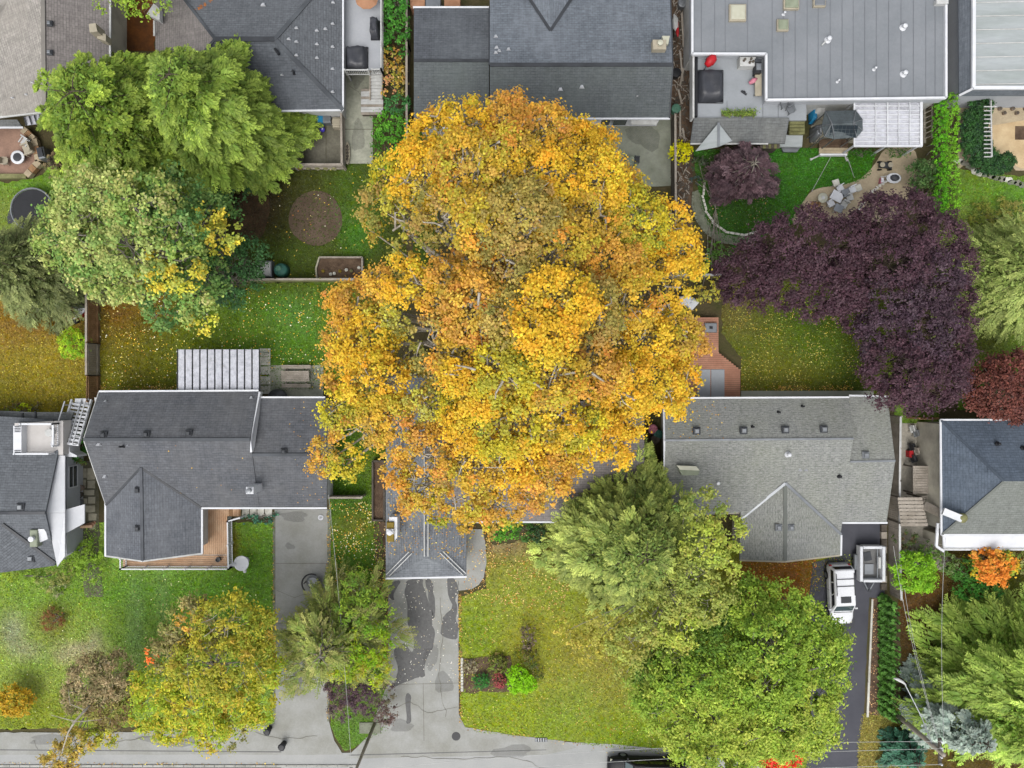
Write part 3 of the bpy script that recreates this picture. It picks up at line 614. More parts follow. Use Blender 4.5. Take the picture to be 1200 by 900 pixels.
# individual paving stones beside the leftmost house
random.seed(3)
for (x0, y0, x1, y1) in ((92, 549, 102, 560), (103, 549, 112, 562), (91, 562, 101, 572), (103, 563, 112, 572), (99, 574, 111, 580), (104, 582, 112, 590), (100, 592, 112, 600), (104, 602, 113, 610), (98, 584, 103, 590), (105, 612, 112, 620), (93, 574, 98, 581)):
    sheet('paving_stone', rough(PX([(x0, y0), (x1, y0), (x1, y1), (x0, y1)]), .02, .3), .05+random.uniform(-.01, .012), M['paver'], t=.05)
for i, y in enumerate((408.5, 418.5, 429.5, 441, 452)):
    sheet('stepping_stone', PX([(304, y), (317, y), (317, y+9.5), (304, y+9.5)]), .04+.004*(i % 2), M['stone_lt'], t=.045)
for i, x in enumerate((284, 293, 302, 311)):
    sheet('stepping_stone', PX([(x, 595), (x+8, 595), (x+8, 605.5), (x, 605.5)]), .05, M['stone_lt'], t=.05)
for i in range(13):
    a = i/12; px = 1124+a*74+random.uniform(-1, 1); py = 188+30*a**.7+random.uniform(-2, 2)
    sheet('path_stone', smoothpoly([v.xy for v in blob(px, py, 5.4, 3.4, 8, .15)], 1), .05, random.choice([M['stone'], M['stone_gr'], M['stone_lt']]), t=.05)
for i in range(15):   # edging blocks round the lower lawn corner of the curved path
    a = i/14; px = 1037-30*a-6*math.sin(a*3); py = 213+35*a
    sheet('edging_stone', smoothpoly([v.xy for v in blob(px, py, 2.3, 1.9, 6, .15)], 1), .12, M['stone_lt'], t=.12)
ed = [(812, 225), (811, 240), (816, 258), (826, 272), (842, 283), (866, 287), (890, 280)]
for k, (ox, oy, mm) in enumerate(((0, 0, 'stone_gr'), (13, -11, 'stone_lt'))):
    for i in range(len(ed)-1):
        for j in range(4):
            t0, t1 = j/4, (j+.85)/4; a = W(ed[i][0]*(1-t0)+ed[i+1][0]*t0+ox*(1-i/9), ed[i][1]*(1-t0)+ed[i+1][1]*t0+oy, 0); b = W(ed[i][0]*(1-t1)+ed[i+1][0]*t1+ox*(1-i/9), ed[i][1]*(1-t1)+ed[i+1][1]*t1+oy, 0)
            MB().bar(a+Vector((0, 0, .06)), b+Vector((0, 0, .06)), .16, .14).build('edging_stone', M[mm])['kind'] = 'structure'

YEL = [('#d0c47a', 3), ('#c8b23c', 3), ('#c89a2a', 2), ('#b5752a', 1), ('#f0ead0', 1)]
scatter_leaves('fallen_leaves', [(118, 335), (395, 335), (430, 380), (400, 456), (118, 456)], 1300, YEL)
scatter_leaves('fallen_leaves', [(0, 385), (104, 385), (104, 478), (0, 478)], 450, [('#a8983a', 3), ('#b8ac4a', 2), ('#98802a', 2)], .12)
scatter_leaves('fallen_leaves', LW['centre'], 2000, [('#c8b86a', 3), ('#b09a38', 4), ('#a8702a', 2), ('#b08a5a', 1)], .12)
scatter_leaves('fallen_leaves', [(540, 625), (680, 625), (660, 720), (545, 700)], 1000, [('#c8a060', 3), ('#a8702a', 2), ('#d8c070', 2)], .13)
scatter_leaves('fallen_leaves', [(386, 588), (437, 588), (452, 680), (450, 700), (386, 700)], 900, YEL, .13)
scatter_leaves('fallen_leaves', [(846, 345), (1010, 345), (1010, 457), (868, 457), (868, 420)], 1500, [('#aaa65a', 3), ('#a8983a', 3), ('#8d7a2a', 2)], .12)
scatter_leaves('fallen_leaves', [(118, 612), (322, 650), (322, 850), (0, 850), (0, 690)], 260, [('#e8e6b0', 3), ('#c8c060', 2)], .11)
scatter_leaves('fallen_leaves', [(455, 678), (537, 678), (537, 800), (455, 800)], 260, [('#d8d4c8', 3), ('#c8b890', 2)], .1, z=.05)
scatter_leaves('fallen_leaves', [(930, 640), (870, 655), (870, 700), (950, 700), (958, 655)], 500, [('#b0622a', 3), ('#8f6a2a', 2), ('#c88a3a', 2)], .13)
scatter_leaves('fallen_leaves', [(340, 200), (440, 195), (440, 325), (280, 325)], 160, YEL, .12)
scatter_leaves('fallen_leaves', [(1020, 700), (1036, 700), (1036, 838), (1018, 838)], 300, [('#c9a878', 3), ('#8f6a4a', 2), ('#b98a5a', 2)], .11)
scatter_leaves('fallen_leaves', [(438, 612), (456, 612), (456, 790), (444, 770)], 350, [('#c9a060', 3), ('#8f6a3a', 2), ('#d8c080', 2)], .12)
scatter_leaves('fallen_leaves', [(830, 178), (900, 200), (900, 270), (830, 260)], 300, [('#c9a060', 1), ('#8f7f7a', 2), ('#a8905a', 2)], .1)

def tufts(key, base, n):
    poly = LW[key]; xs = [min(1230, max(-30, p[0])) for p in poly]; ys = [min(930, max(-30, p[1])) for p in poly]
    x = rng.uniform(min(xs), max(xs), n*2); y = rng.uniform(min(ys), max(ys), n*2); ok = inpoly(x, y, poly); x, y = x[ok][:n], y[ok][:n]; k = len(x)
    g = np.sin(x*.31+np.sin(y*.23)*2)*np.sin(y*.37+np.sin(x*.19)*2)*.5+np.sin(x*.09+y*.05)*.4
    C = turf(x, y, base)*.84*np.exp(rng.normal(0, .30, (k, 1))+.22*g[:, None])*np.exp(rng.normal(0, .07, (k, 3)))
    P = np.stack([(x-600)*H/F, (450-y)*H/F, rng.uniform(.03, .06, k)], 1); D = rdir(k); D[:, 2] = np.abs(D[:, 2])*.5; N = np.stack([rng.normal(0, .5, k), rng.normal(0, .5, k), np.ones(k)], 1); s_ = rng.uniform(.08, .2, k)
    leaf_mesh('grass', P, D, N, s_, s_*.45, C, M['flat_leaf'], None, .1, 'stuff')
for key, base, n in (('backleft', '#587018', 26000), ('farleft', '#8a7c22', 10000), ('topleft', '#5d8428', 6000), ('dirtyard', '#46541c', 9000), ('front', '#84a440', 42000), ('strip', '#587c20', 10000), ('centre', '#84982e', 40000), ('h6yard', '#57641a', 16000), ('h4yard', '#34701a', 12000), ('h5yard', '#5b7a26', 12000), ('corner', '#877e3a', 6000), ('rightbed', '#55481e', 12000)): tufts(key, base, n)

for poly, n in (([(537, 695), (541, 695), (542, 850), (538, 850)], 420), ([(383, 598), (388, 598), (388, 845), (383, 845)], 260), ([(452, 612), (457, 680), (458, 800), (454, 800)], 240), ([(300, 845), (322, 845), (322, 851), (60, 862), (60, 858)], 160), ([(545, 850), (600, 858), (660, 866), (720, 880), (718, 884), (655, 871), (545, 855)], 320), ([(319, 600), (322, 600), (322, 845), (319, 845)], 160), ([(868, 452), (1010, 452), (1010, 458), (868, 458)], 300), ([(118, 452), (208, 452), (208, 458), (118, 458)], 160), ([(566, 622), (572, 640), (572, 662), (564, 686), (568, 690), (578, 660), (574, 622)], 260), ([(-10, 893), (330, 893), (330, 898), (-10, 898)], 200), ([(262, 326), (430, 326), (430, 330), (262, 330)], 150)):
    scatter_leaves('fallen_leaves', poly, n, [('#b08a3a', 3), ('#8a6430', 3), ('#c8b058', 2), ('#6f5a34', 2)], .12, z=.06)

def crack(pts, w=.03, z=.060):
    P = [W(*p) for p in pts]; Q = []
    for a, b in zip(P[:-1], P[1:]):
        n = max(2, int((b-a).length/.4))
        for i in range(n): Q.append(a.lerp(b, i/n)+Vector((random.gauss(0, .05), random.gauss(0, .05), 0)))
    Q.append(P[-1]); L, R_ = [], []
    for i, q in enumerate(Q):
        d = (Q[min(i+1, len(Q)-1)]-Q[max(i-1, 0)]).normalized(); n_ = Vector((-d.y, d.x, 0))*w*random.uniform(.3, .7); L.append(q+n_); R_.append(q-n_)
    vs = [(v.x, v.y, z) for v in L+R_]; k = len(Q); MB().add(vs, [(k+i, k+i+1, i+1, i) for i in range(k-1)]).build('crack', M['concrete_dark'])['kind'] = 'structure'
for c_ in ([(325, 690), (345, 700), (360, 695), (384, 708)], [(330, 770), (348, 762), (372, 780)], [(460, 830), (480, 822), (500, 835), (536, 828)], [(515, 700), (520, 740), (514, 790), (522, 840)], [(640, 900), (600, 886), (540, 889), (470, 886)], [(100, 862), (140, 868), (180, 862), (230, 870)], [(410, 100), (425, 112), (430, 130)], [(700, 150), (720, 170), (716, 200)], [(40, 866), (45, 878)], [(300, 858), (330, 866), (372, 862)]): crack(c_)
# ------------------------------------------------------------------ houses
def house(label, ctr, group=None):
    return T('house', label, 'house', W(ctr[0], ctr[1], 0), group)
def slope(r, pts, mat, t=.16, name='roof_slope', lab=None):
    """pts: (px,py,h) eaves and ridge corners as surveyed"""
    o = MB().slab([W(*p) for p in pts], t).build(name, M[mat] if isinstance(mat, str) else mat, r)
    if lab: o['label'] = lab
    return o
def walls(r, pxpoly, h, mat='white_dirty', inset=0, z0=-.1, name='wall'):
    """outline surveyed at height h"""
    p = [v.xy for v in PX(pxpoly, h)]
    if inset:
        c = sum(p, Vector((0, 0)))/len(p)
        p = [Vector((v.x-math.copysign(inset, v.x-c.x), v.y-math.copysign(inset, v.y-c.y))) for v in p]
    return MB().prism(p, z0, h-.17).build(name, M[mat], r)
def line(r, pts, w, hgt, mat, name, dz=0):
    q = MB(); P = [W(*p)+Vector((0, 0, dz)) for p in pts]
    for a, b in zip(P[:-1], P[1:]): q.bar(a, b, w, hgt)
    return q.build(name, M[mat], r)
def gutter(r, pts, mat='white'): return line(r, pts, .13, .11, mat, 'gutter', -.03)
def ridge(r, pts, mat, w=.22): return line(r, pts, w, .05, mat, 'ridge_cap', .035)
def roof_h(px, py, pts):
    """height of plane through three surveyed points at pixel"""
    P = [W(*p) for p in pts[:3]]; n = (P[1]-P[0]).cross(P[2]-P[0]); h = P[0].z
    for _ in range(5):
        w = W(px, py, h); h = P[0].z-(n.x*(w.x-P[0].x)+n.y*(w.y-P[0].y))/n.z
    return h
def box_vent(r, px, py, h, s=.42, mat='metal_dk', cap='metal'):
    c = W(px, py, h); q = MB().bbox(c.x, c.y, h+.06, s*1.35, s*1.35, .14, 0, .05); o = q.build('roof_vent', M[mat], r)
    box('vent_hood', c.x, c.y, h+.2, s*.8, s*.8, .14, M[cap], o, b=.04)
def pipe_vent(r, px, py, h, s=.09, mat='white', hh=.35):
    c = W(px, py, h); MB().lathe(c.x, c.y, [(s*2, h-.06), (s*1.8, h+.03), (s, h+.06), (s, h+hh), (s*1.25, h+hh+.02), (s*1.25, h+hh+.08), (s*.4, h+hh+.12)], 10).build('vent_pipe', M[mat], r, True)
def tri_vent(r, px, py, h, s=.2, mat='white'):
    c = W(px, py, h+.1)
    MB().add([(c.x-s, c.y-s*.5, h), (c.x+s, c.y-s*.5, h), (c.x+s*.4, c.y+s*.8, h), (c.x-s*.4, c.y+s*.8, h), (c.x-s*.6, c.y-s*.4, h+.2), (c.x+s*.6, c.y-s*.4, h+.2)], [(0, 1, 5, 4), (1, 2, 5), (3, 0, 4), (2, 3, 4, 5), (3, 2, 1, 0)]).build('roof_vent', M[mat], r)
def chimney(r, x0, y0, x1, y1, h, ht, mat, cap='white', capf=None):
    a, b = W(x0, y0, h+ht), W(x1, y1, h+ht); cx, cy, sx, sy = (a.x+b.x)/2, (a.y+b.y)/2, abs(a.x-b.x), abs(a.y-b.y)
    o = MB().bbox(cx, cy, h+ht/2-.4, sx, sy, ht+.8, 0, .04).build('chimney', M[mat], r)
    MB().lathe(cx, cy, [(.16, h+ht-.05), (.16, h+ht+.22), (.2, h+ht+.24), (.2, h+ht+.3), (.05, h+ht+.34)], 12).build('flue', M[cap], o)
    return o
def window(r, pts, mat_f='white', glassm='glass', fw=.08):
    """pts: four 3D corners of the opening on a wall; frame bars + pane + glazing bar"""
    P = [Vector(p) for p in pts]; q = MB()
    for i in range(4): q.bar(P[i], P[(i+1) % 4], fw, fw)
    f = q.build('window', M[mat_f], r); c = sum(P, Vector())/4
    q = MB(); q.add(P, [(0, 1, 2, 3)]); q.build('pane', M[glassm], f)
    a, b = (P[0]+P[3])/2, (P[1]+P[2])/2; MB().bar(a, b, fw*.6, fw*.6).build('glazing_bar', M[mat_f], f)
def railing(r, pts, h0, mat='white', hh=1.0, step=.14, post=1.6, name='railing', w=.09):
    """pts surveyed at the handrail height"""
    P = [W(x, y, h0+hh) for x, y in pts]; q = MB()
    for a, b in zip(P[:-1], P[1:]):
        q.bar(a, b, w, .06); q.bar(a-Vector((0, 0, hh-.12)), b-Vector((0, 0, hh-.12)), .06, .05)
        L = (b-a).length; n = max(1, int(L/step))
        for i in range(n+1):
            c = a.lerp(b, i/n); q.bar(c-Vector((0, 0, hh-.1)), c, .035)
    rl = q.build(name, M[mat], r)
    for a, b in zip(P[:-1], P[1:]):
        n = max(1, int((b-a).length/post))
        for i in range(n+1):
            c = a.lerp(b, i/n); box('post', c.x, c.y, c.z-hh/2+.05, .11, .11, hh+.12, M[mat], rl if r else rl)
    return rl

# ---- house of grey shingles left of the big tree
h = house('dark grey shingled house with pergola, front gable and wraparound deck beside the left concrete drive', (250, 550))
E, RG = 3.0, 4.7
N_ = [(116, 459, E), (303, 458, E), (293, 515, RG), (98, 515, RG)]
slope(h, N_, 'slate')
S_ = [(98, 515, RG), (293, 515, RG), (297, 530, 4.35), (304, 597, 2.9), (236, 597, 2.9), (165, 548, 3.95), (125, 591, 3.0), (124, 590, 3.05)]
slope(h, [(98, 515, RG), (293, 515, RG), (304, 595, E), (236, 594, E), (165.5, 548, roof_h(165, 548, [(98, 515, RG), (293, 515, RG), (236, 594, E)])), (124, 592, E)], 'slate')
hv = roof_h(165, 548, [(98, 515, RG), (293, 515, RG), (236, 594, E)])
slope(h, [(165.5, 548, hv), (236, 595, E-.1), (236, 648, E-.1), (167, 657, hv+.02)], 'slate_gable'); slope(h, [(165.5, 548, hv), (167, 657, hv+.02), (124, 651, E-.1), (124, 593, E-.1)], 'slate_gable')
W1 = [(303, 466, E), (380, 466, E), (383, 533, 4.25), (295, 533, 4.25)]
slope(h, W1, 'slate'); slope(h, [(295, 533, 4.25), (383, 533, 4.25), (383, 594, 3.0), (300, 594, 3.0)], 'slate')
walls(h, [(105, 462), (300, 462), (300, 591), (127, 591)], E, 'white_dirty', .25); walls(h, [(298, 468), (382, 468), (382, 591), (298, 591)], E, 'white', .2); walls(h, [(126, 585), (234, 585), (234, 646), (126, 646)], E, 'white_dirty', .2)
gb = [W(383, 468, E), W(384, 533, 4.2), W(384, 592, E)]; gx = gb[0].x-.12
MB().add([(gx, gb[0].y, E-.18), (gx, gb[1].y, 4.05), (gx, gb[2].y, E-.18), (gx-.1, gb[0].y, E-.18), (gx-.1, gb[1].y, 4.05), (gx-.1, gb[2].y, E-.18)], [(0, 1, 2), (5, 4, 3), (0, 3, 4, 1), (1, 4, 5, 2)]).build('gable_wall', M['white'], h)
MB().slab([W(303, 459, E+.03), W(305.3, 459, E+.03), W(296.6, 516, RG+.03), W(295.5, 530, RG-.3), W(293, 530, RG-.3), W(293.6, 516, RG+.03)], .5).build('rake_board', M['white'], h)
gutter(h, [(116, 458.6, E), (303, 457.6, E)]); gutter(h, [(305, 465.6, E), (381, 465.6, E)]); gutter(h, [(236, 595.5, E), (383, 595.5, E)]); gutter(h, [(236.8, 597, E-.1), (236.8, 649, E-.1)]); gutter(h, [(123.5, 590, E-.1), (123.5, 652, E-.1)])
ridge(h, [(98, 515, RG), (293, 515, RG)], 'slate2'); ridge(h, [(165.5, 548, hv), (167, 657, hv+.02)], 'slate_gable'); ridge(h, [(295, 533, 4.25), (383, 533, 4.25)], 'slate2')
line(h, [(165, 548, hv), (124, 592, E)], .16, .03, 'metal_dk', 'valley', .02); line(h, [(165, 548, hv), (236, 595, E)], .16, .03, 'metal_dk', 'valley', .02)
line(h, [(98, 515, RG), (124, 591, E), (124, 593, E)], .12, .1, 'white_dirty', 'rake_trim', -.06); line(h, [(116, 459, E), (98, 515, RG)], .12, .1, 'white_dirty', 'rake_trim', -.06)
line(h, [(123.8, 651.6, E-.1), (167, 657.8, hv), (236.3, 648.8, E-.1)], .12, .16, 'white_dirty', 'rake_trim', -.08)
for x, y in ((122, 509.5), (172, 509), (221.5, 507.5)): box_vent(h, x, y, roof_h(x, y, N_)+.02, .38, cap='metal_dk')
box_vent(h, 333, 529, 4.2, .34, cap='metal_dk')
for x, y in ((162, 574), (162, 619)): box_vent(h, x, y, hv-.12, .34, cap='metal_dk')
pipe_vent(h, 145, 523, 4.5, .07, 'black', .5); tri_vent(h, 115, 521, 4.55, .2); tri_vent(h, 122, 559, 3.8, .17); tri_vent(h, 149.5, 522, 4.5, .12); tri_vent(h, 123, 470, 3.4, .1); tri_vent(h, 294, 466, 3.3, .14); tri_vent(h, 141, 643, 3.25, .1)
ch = chimney(h, 288, 570.5, 297, 579, 3.3, 2.1, 'white', 'metal')
# glass-roofed pergola behind it
p = T('pergola', 'white pergola roofed with long translucent sheets on the back lawn of the left house', 'pergola', W(262, 432, 0))
PH = 2.5; xs = np.linspace(208, 304, 12)
for i in range(11):
    MB().slab([W(xs[i]+.9, 409.5, PH-.12), W(xs[i+1]-.9, 409.5, PH-.12), W(xs[i+1]-.9, 460, PH+.25), W(xs[i]+.9, 460, PH+.25)], .03).build('roof_sheet', M['poly'] if i not in (3, 4) else M['poly'], p)
for i in range(12): MB().bar(W(xs[i], 408.5, PH-.22), W(xs[i], 460, PH+.15), .05, .1).build('rafter', M['metal_dk'], p)
for y, z in ((412, PH-.35), (437, PH-.2), (456, PH-.05)): MB().bar(W(207, y, z), W(305, y, z), .1, .14).build('beam', M['white_dirty'], p)
for x in (209, 240, 272, 303): c = W(x, 412, PH-.3); box('post', c.x, c.y, (PH-.4)/2, .12, .12, PH-.4, M['white_dirty'], p)
sheet('patio', PX([(212, 412), (306, 412), (306, 470), (212, 470)]), .03, pm('pergola_floor', '#b3b0ac', .8, '#96938c', 1.2, 7, .25, .15))
# picnic table
def picnic(px, py):
    c = W(px, py, 0); t = T('picnic_table', 'weathered wooden picnic table with two benches on the small concrete patio', 'picnic table', c)
    for k in range(5): box('table_board', c.x, c.y-.34+.17*k, .74+random.uniform(-.004, .004), 2.2, .15, .04, M['timber'], t)
    for s in (-1, 1):
        for k in range(2): box('bench_board', c.x, c.y+s*(.74+.15*k-.07), .45, 2.3, .135, .04, M['timber'], t)
        MB().bar((c.x+s*.8, c.y-.85, .40), (c.x+s*.8, c.y+.85, .40), .05, .09).build('cross_beam', M['timber'], t)
        for u in (-1, 1): MB().bar((c.x+s*.8, c.y+u*.75, .0), (c.x+s*.8, c.y+u*.3, .72), .05, .09).build('leg', M['timber'], t)
picnic(349, 441)
c = W(325, 465, .8)
t = T('kettle_barbecue', 'round black covered barbecue half under the eave beside the picnic table', 'barbecue', (c.x, c.y, 0)); MB().lathe(c.x, c.y, [(.1, .05), (.12, .5), (.6, .6), (.78, .75), (.7, .95), (.35, 1.12), (.05, 1.18)], 18, sx=1, sy=.8).build('cover', M['tarp'], t, True); MB().lathe(c.x, c.y, [(.3, 0), (.3, .06), (.08, .1), (.08, .5)], 10).build('stand', M['metal_dk'], t)

# wraparound deck in front
d = T('deck', 'orange cedar deck with white railing wrapping the front gable of the left house', 'deck', W(250, 640, 0)); DH = 1.0
x = 236.5
k = 0
while x < 266:
    MB().slab([W(x, 590, DH), W(x+2.1, 590, DH), W(x+2.1, 650, DH), W(x, 650, DH)], .04).build('deck_board', M['cedar_deck'], d); x += 2.3
x = 266
while x < 282: MB().slab([W(x, 590, DH), W(x+2.1, 590, DH), W(x+2.1, 605, DH), W(x, 605, DH)], .04).build('deck_board', M['timber_br'] if random.random() < .3 else M['cedar_deck'], d); x += 2.3
y = 651
while y < 664: MB().slab([W(144, y, DH), W(266, y, DH), W(266, y+2.1, DH), W(144, y+2.1, DH)], .04).build('deck_board', M['cedar_deck'], d); y += 2.35
MB().prism([v.xy for v in PX([(236, 592), (266, 592), (266, 664), (145, 664), (145, 640), (236, 640)], DH)], .0, DH-.05).build('deck_frame', M['white_dirty'], d)
railing(d, [(281, 607), (266.5, 611), (267.5, 667), (141, 667)], DH, hh=.95); railing(d, [(141, 667), (141, 655)], DH, hh=.95)
c = W(257, 655, DH); MB().lathe(c.x, c.y, [(.16, DH), (.2, DH+.3), (.14, DH+.3), (.13, DH+.2)], 12).build('planter_pot', M['metal_dk'], T('plant_pot', 'small dark round pot in the outer corner of the orange deck', 'pot', (c.x, c.y, DH)))
c = W(283, 660, 1.0); q = T('bird_bath', 'white round dish on a leaning white stand just outside the deck corner', 'bird bath', (c.x, c.y, 0))
MB().lathe(c.x, c.y, [(.25, 0), (.28, .08), (.1, .2), (.09, .75), (.2, .85), (.58, 1.0), (.6, 1.05), (.52, 1.04), (.3, .95)], 20).build('basin', M['white'], q, True)
MB().tube([W(275, 661, 1.0), W(269, 663, 1.3)], [.2, .12], 8).build('spout', M['white'], q); MB().tube([W(286, 664, .9), W(287, 670, .5)], [.16, .13], 8).build('foot', M['white'], q)

# ---- leftmost house with roof terrace
h = house('leftmost grey shingled house with white roof terrace, white dormer strip and outside stair', (20, 570)); E, RG = 3.4, 4.7
slope(h, [(-140, 478, E), (62, 492, E), (68, 530, E+.55), (53, 601, RG), (-140, 601, RG)], 'slate2')
sl2 = [(-140, 601, RG), (53, 601, RG), (67, 664, E+.1), (62, 664, E+.1)]
slope(h, [(-140, 601, RG), (53, 601, RG), (66, 660, E), (2, 615, RG-.3)], 'slate2')
slope(h, [(3, 613, RG-.25), (65, 659, E), (64, 663, E-.05), (2, 671, RG-.9)], 'slate2'); slope(h, [(3, 613, RG-.25), (2, 671, RG-.9), (-140, 690, E-.4), (-140, 640, RG-.6)], 'slate2')
line(h, [(3, 614, RG-.22), (65, 659.5, E+.04)], .2, .06, 'metal_dk', 'ridge_cap', .05); ridge(h, [(-140, 601, RG), (53, 601, RG)], 'slate')
walls(h, [(-140, 482), (60, 494), (60, 658), (-140, 690)], E, 'grey_wall', .1)
# pale membrane skirt along the gable, then the grey wall with its window
for pts in ([(65, 533, E+.38), (76, 534, E+.2), (76, 601, E+.2), (54, 601, E+.75)], [(54, 601.2, E+.75), (76, 601.2, E+.2), (76, 652, E+.2), (67, 664, E+.3)]): MB().slab([W(*p) for p in pts], .08).build('roof_skirt', M['white'], h)
MB().prism([v.xy for v in PX([(60, 533), (78, 533), (78, 650), (60, 662)], 2.2)], 0, 2.15).build('wall', M['grey_wall'], h)
MB().slab([W(56, 603, E+.3), W(99, 591, 2.6), W(99, 613, 2.6), W(64, 632, E+.1)], .1).build('porch_roof', M['white'], h)
wx = W(78, 560, 2.2).x+.02
window(h, [(wx, W(84, 546, 1.5).y, 1.95), (wx, W(84, 571, 1.5).y, 1.95), (wx, W(84, 571, 1.5).y, .85), (wx, W(84, 546, 1.5).y, .85)])
box_vent(h, 25, 594, RG-.1, .42, cap='metal'); box_vent(h, 37, 654, 3.6, .42, cap='metal')
c1 = chimney(h, 34.5, 621, 43.5, 641, 3.8, .7, 'skylight_gn'); MB().slab([W(44.5, 620, 4.4), W(57, 620, 4.2), W(58, 631, 4.0), W(46, 636, 4.2)], .5).build('chimney_cap', M['white'], h)
# roof terrace
MB().prism([v.xy for v in PX([(17, 496), (74, 493), (74, 533), (17, 533)], E+.5)], E-.5, E+.5).build('terrace_floor', pm('terrace_floor', '#cfcbc8', .7, '#c2beba', .5, 5, .06, .05), h)
rl = railing(h, [(24, 497), (62, 497), (62, 523)], E+.5, hh=.7, name='terrace_railing', w=.14); railing(h, [(17, 532), (57, 532)], E+.5, hh=.7, name='terrace_railing', w=.12)
MB().prism([v.xy for v in PX([(15.5, 499), (25, 499), (25, 532), (15.5, 532)], E+1.1)], E+.4, E+1.1).build('terrace_bench', M['white'], h)
for y in (500, 502, 504, 506, 528, 530): MB().bar(W(17, y, E+1.12), W(24, y, E+1.12), .05, .04).build('slat', M['metal_dk'], h)
c = W(57, 507, E+.9); MB().lathe(c.x, c.y, [(.28, E+.52), (.3, E+.9), (.26, E+.92)], 14).build('terrace_table', M['white_dirty'], h)
MB().prism([v.xy for v in PX([(72, 494), (76, 493), (80, 530), (88, 534), (88, 536), (70, 535)], E)], E-1.5, E-.2).build('terrace_edge', M['white'], h)
# lower strip roof and terrace behind
slope(h, [(-140, 476, 2.6), (16, 482, 2.6), (40, 483, 2.6), (86, 483, 2.6), (80, 500, 2.7), (-140, 500, 2.7)], 'porch'); line(h, [(42, 482, 2.6), (42, 494, 2.7)], .1, .1, 'metal_dk', 'seam', .05); line(h, [(27, 484, 2.6), (27, 494, 2.7)], .1, .1, 'metal_dk', 'seam', .05)
# stair
st = T('outside_stair', 'long white open-tread stair climbing beside the leftmost house', 'stair', W(95, 500, 0))
top, bot = (W(81, 520, 3.4), W(96, 470, 1.6))
for i in range(11):
    a = i/11; c = top.lerp(bot, a); box('tread', c.x, c.y, c.z, 1.45, .17, .05, M['white'], st, rot=-.12)
MB().slab([W(88, 467, 1.6), W(104, 467, 1.6), W(103, 475, 1.6), W(87, 477, 1.6)], .1).build('landing', M['white'], st)
for s in (-.75, 0, .75):
    MB().bar(top+Vector((s, 0, .02)), bot+Vector((s, .1, .02)), .12 if s else .06, .2).build('stringer', M['white'], st)
for s in (-.78, .78):
    MB().bar(top+Vector((s, 0, .9)), bot+Vector((s, 0, .9)), .07, .07).build('handrail', M['white'], st)
    for i in range(0, 12, 2): c = top.lerp(bot, i/11); MB().bar(c+Vector((s, 0, 0)), c+Vector((s, 0, .9)), .05).build('baluster', M['white'], st)
for px, py in ((89, 470), (102, 470), (82, 518)): c = W(px, py, 1.5); box('post', c.x, c.y, .75, .1, .1, 1.5, M['white'], st)
# pots beside the wall
for i, (x, y, s, cr, lb) in enumerate(((92, 580, .3, 'timber_dk', 'brown wooden tub of withered plants beside the grey siding wall'), (92, 589, .34, 'metal', 'round grey lidded pot nearest the white porch roof of the leftmost house'), (94, 572, .25, 'brick_edge', 'small clay pot above the wooden tub by the grey siding wall'))):
    c = W(x, y, .4); q = T('plant_pot', lb, 'pot', (c.x, c.y, 0)); MB().lathe(c.x, c.y, [(s*.7, 0), (s, .45), (s*1.05, .48), (s*.8, .47), (s*.75, .4)], 14).build('pot', M[cr], q)
c = W(107, 617, .3); q = T('wood_pile', 'low heap of orange-brown boards at the end of the paved side path', 'wood pile', (c.x, c.y, 0))
for i in range(5): a = W(86+i*2, 620-i*.6, .1+.08*i); b = W(112-i, 612+i*1.2, .1+.07*i); MB().bar(a, b, .2, .05).build('board', M['red_deck'] if i % 2 else M['cedar_deck'], q)

# ---- garage house in the middle, mostly under the big tree
h = house('middle house with grey roof and white-lined hip, mostly under the golden maple', (520, 600)); E, RG = 2.9, 4.1
slope(h, [(452, 440, E), (452, 677, E), (499.5, 654, RG-.45), (499.5, 440, RG)], 'garage'); slope(h, [(499.5, 440, RG), (499.5, 654, RG-.45), (546.5, 675, E), (546.5, 440, E)], 'garage'); slope(h, [(499.5, 653.5, RG-.45), (452.5, 677.5, E), (546.5, 675.5, E)], 'garage')
for s in (-2.2, 2.2): line(h, [(499.5+s, 470, RG), (499.5+s, 652, RG-.45)], .07, .04, 'white_dirty', 'ridge_flashing', .05)
for s in (-1.6, 1.6):
    line(h, [(481+s, 647.5+s*.6, E+.62), (454.5+s, 674+s*.6, E+.1)], .06, .04, 'white_dirty', 'hip_flashing', .05); line(h, [(517.5+s, 647-s*.6, E+.62), (544.5+s, 673-s*.6, E+.1)], .06, .04, 'white_dirty', 'hip_flashing', .05)
walls(h, [(453, 441), (546, 441), (546, 674), (453, 674)], E, 'cream', .35)
slope(h, [(546, 611, E), (755, 611, E), (755, 540, 4.3), (499, 540, 4.3)], 'tanroof'); slope(h, [(499, 540, 4.3), (755, 540, 4.3), (755, 470, E), (499, 470, E)], 'tanroof')
walls(h, [(500, 473), (753, 473), (753, 608), (500, 608)], E, 'cream', .3)
gutter(h, [(452, 678, E), (547, 676, E)]); gutter(h, [(547, 611.8, E), (756, 611.8, E)])
ck = chimney(h, 453, 612, 461.5, 635, E+.4, 1.3, 'yellow_wood', 'white'); MB().slab([W(453, 620, 4.75), W(461, 620, 4.75), W(461, 626, 4.75), W(453, 626, 4.75)], .2).build('cap', M['white'], ck)
a = W(462, 606, 4.5); b_ = W(465, 633, 4.5); MB().prism([v.xy for v in PX([(456, 606), (465.5, 606), (465.5, 630), (462, 634), (462, 611), (456, 611)], 4.4)], 2.9, 4.4).build('chimney_saddle', M['white'], h)
sheet('garage_apron', PX([(456, 672), (540, 672), (540, 681), (456, 681)]), .034, M['concrete'], t=.03)
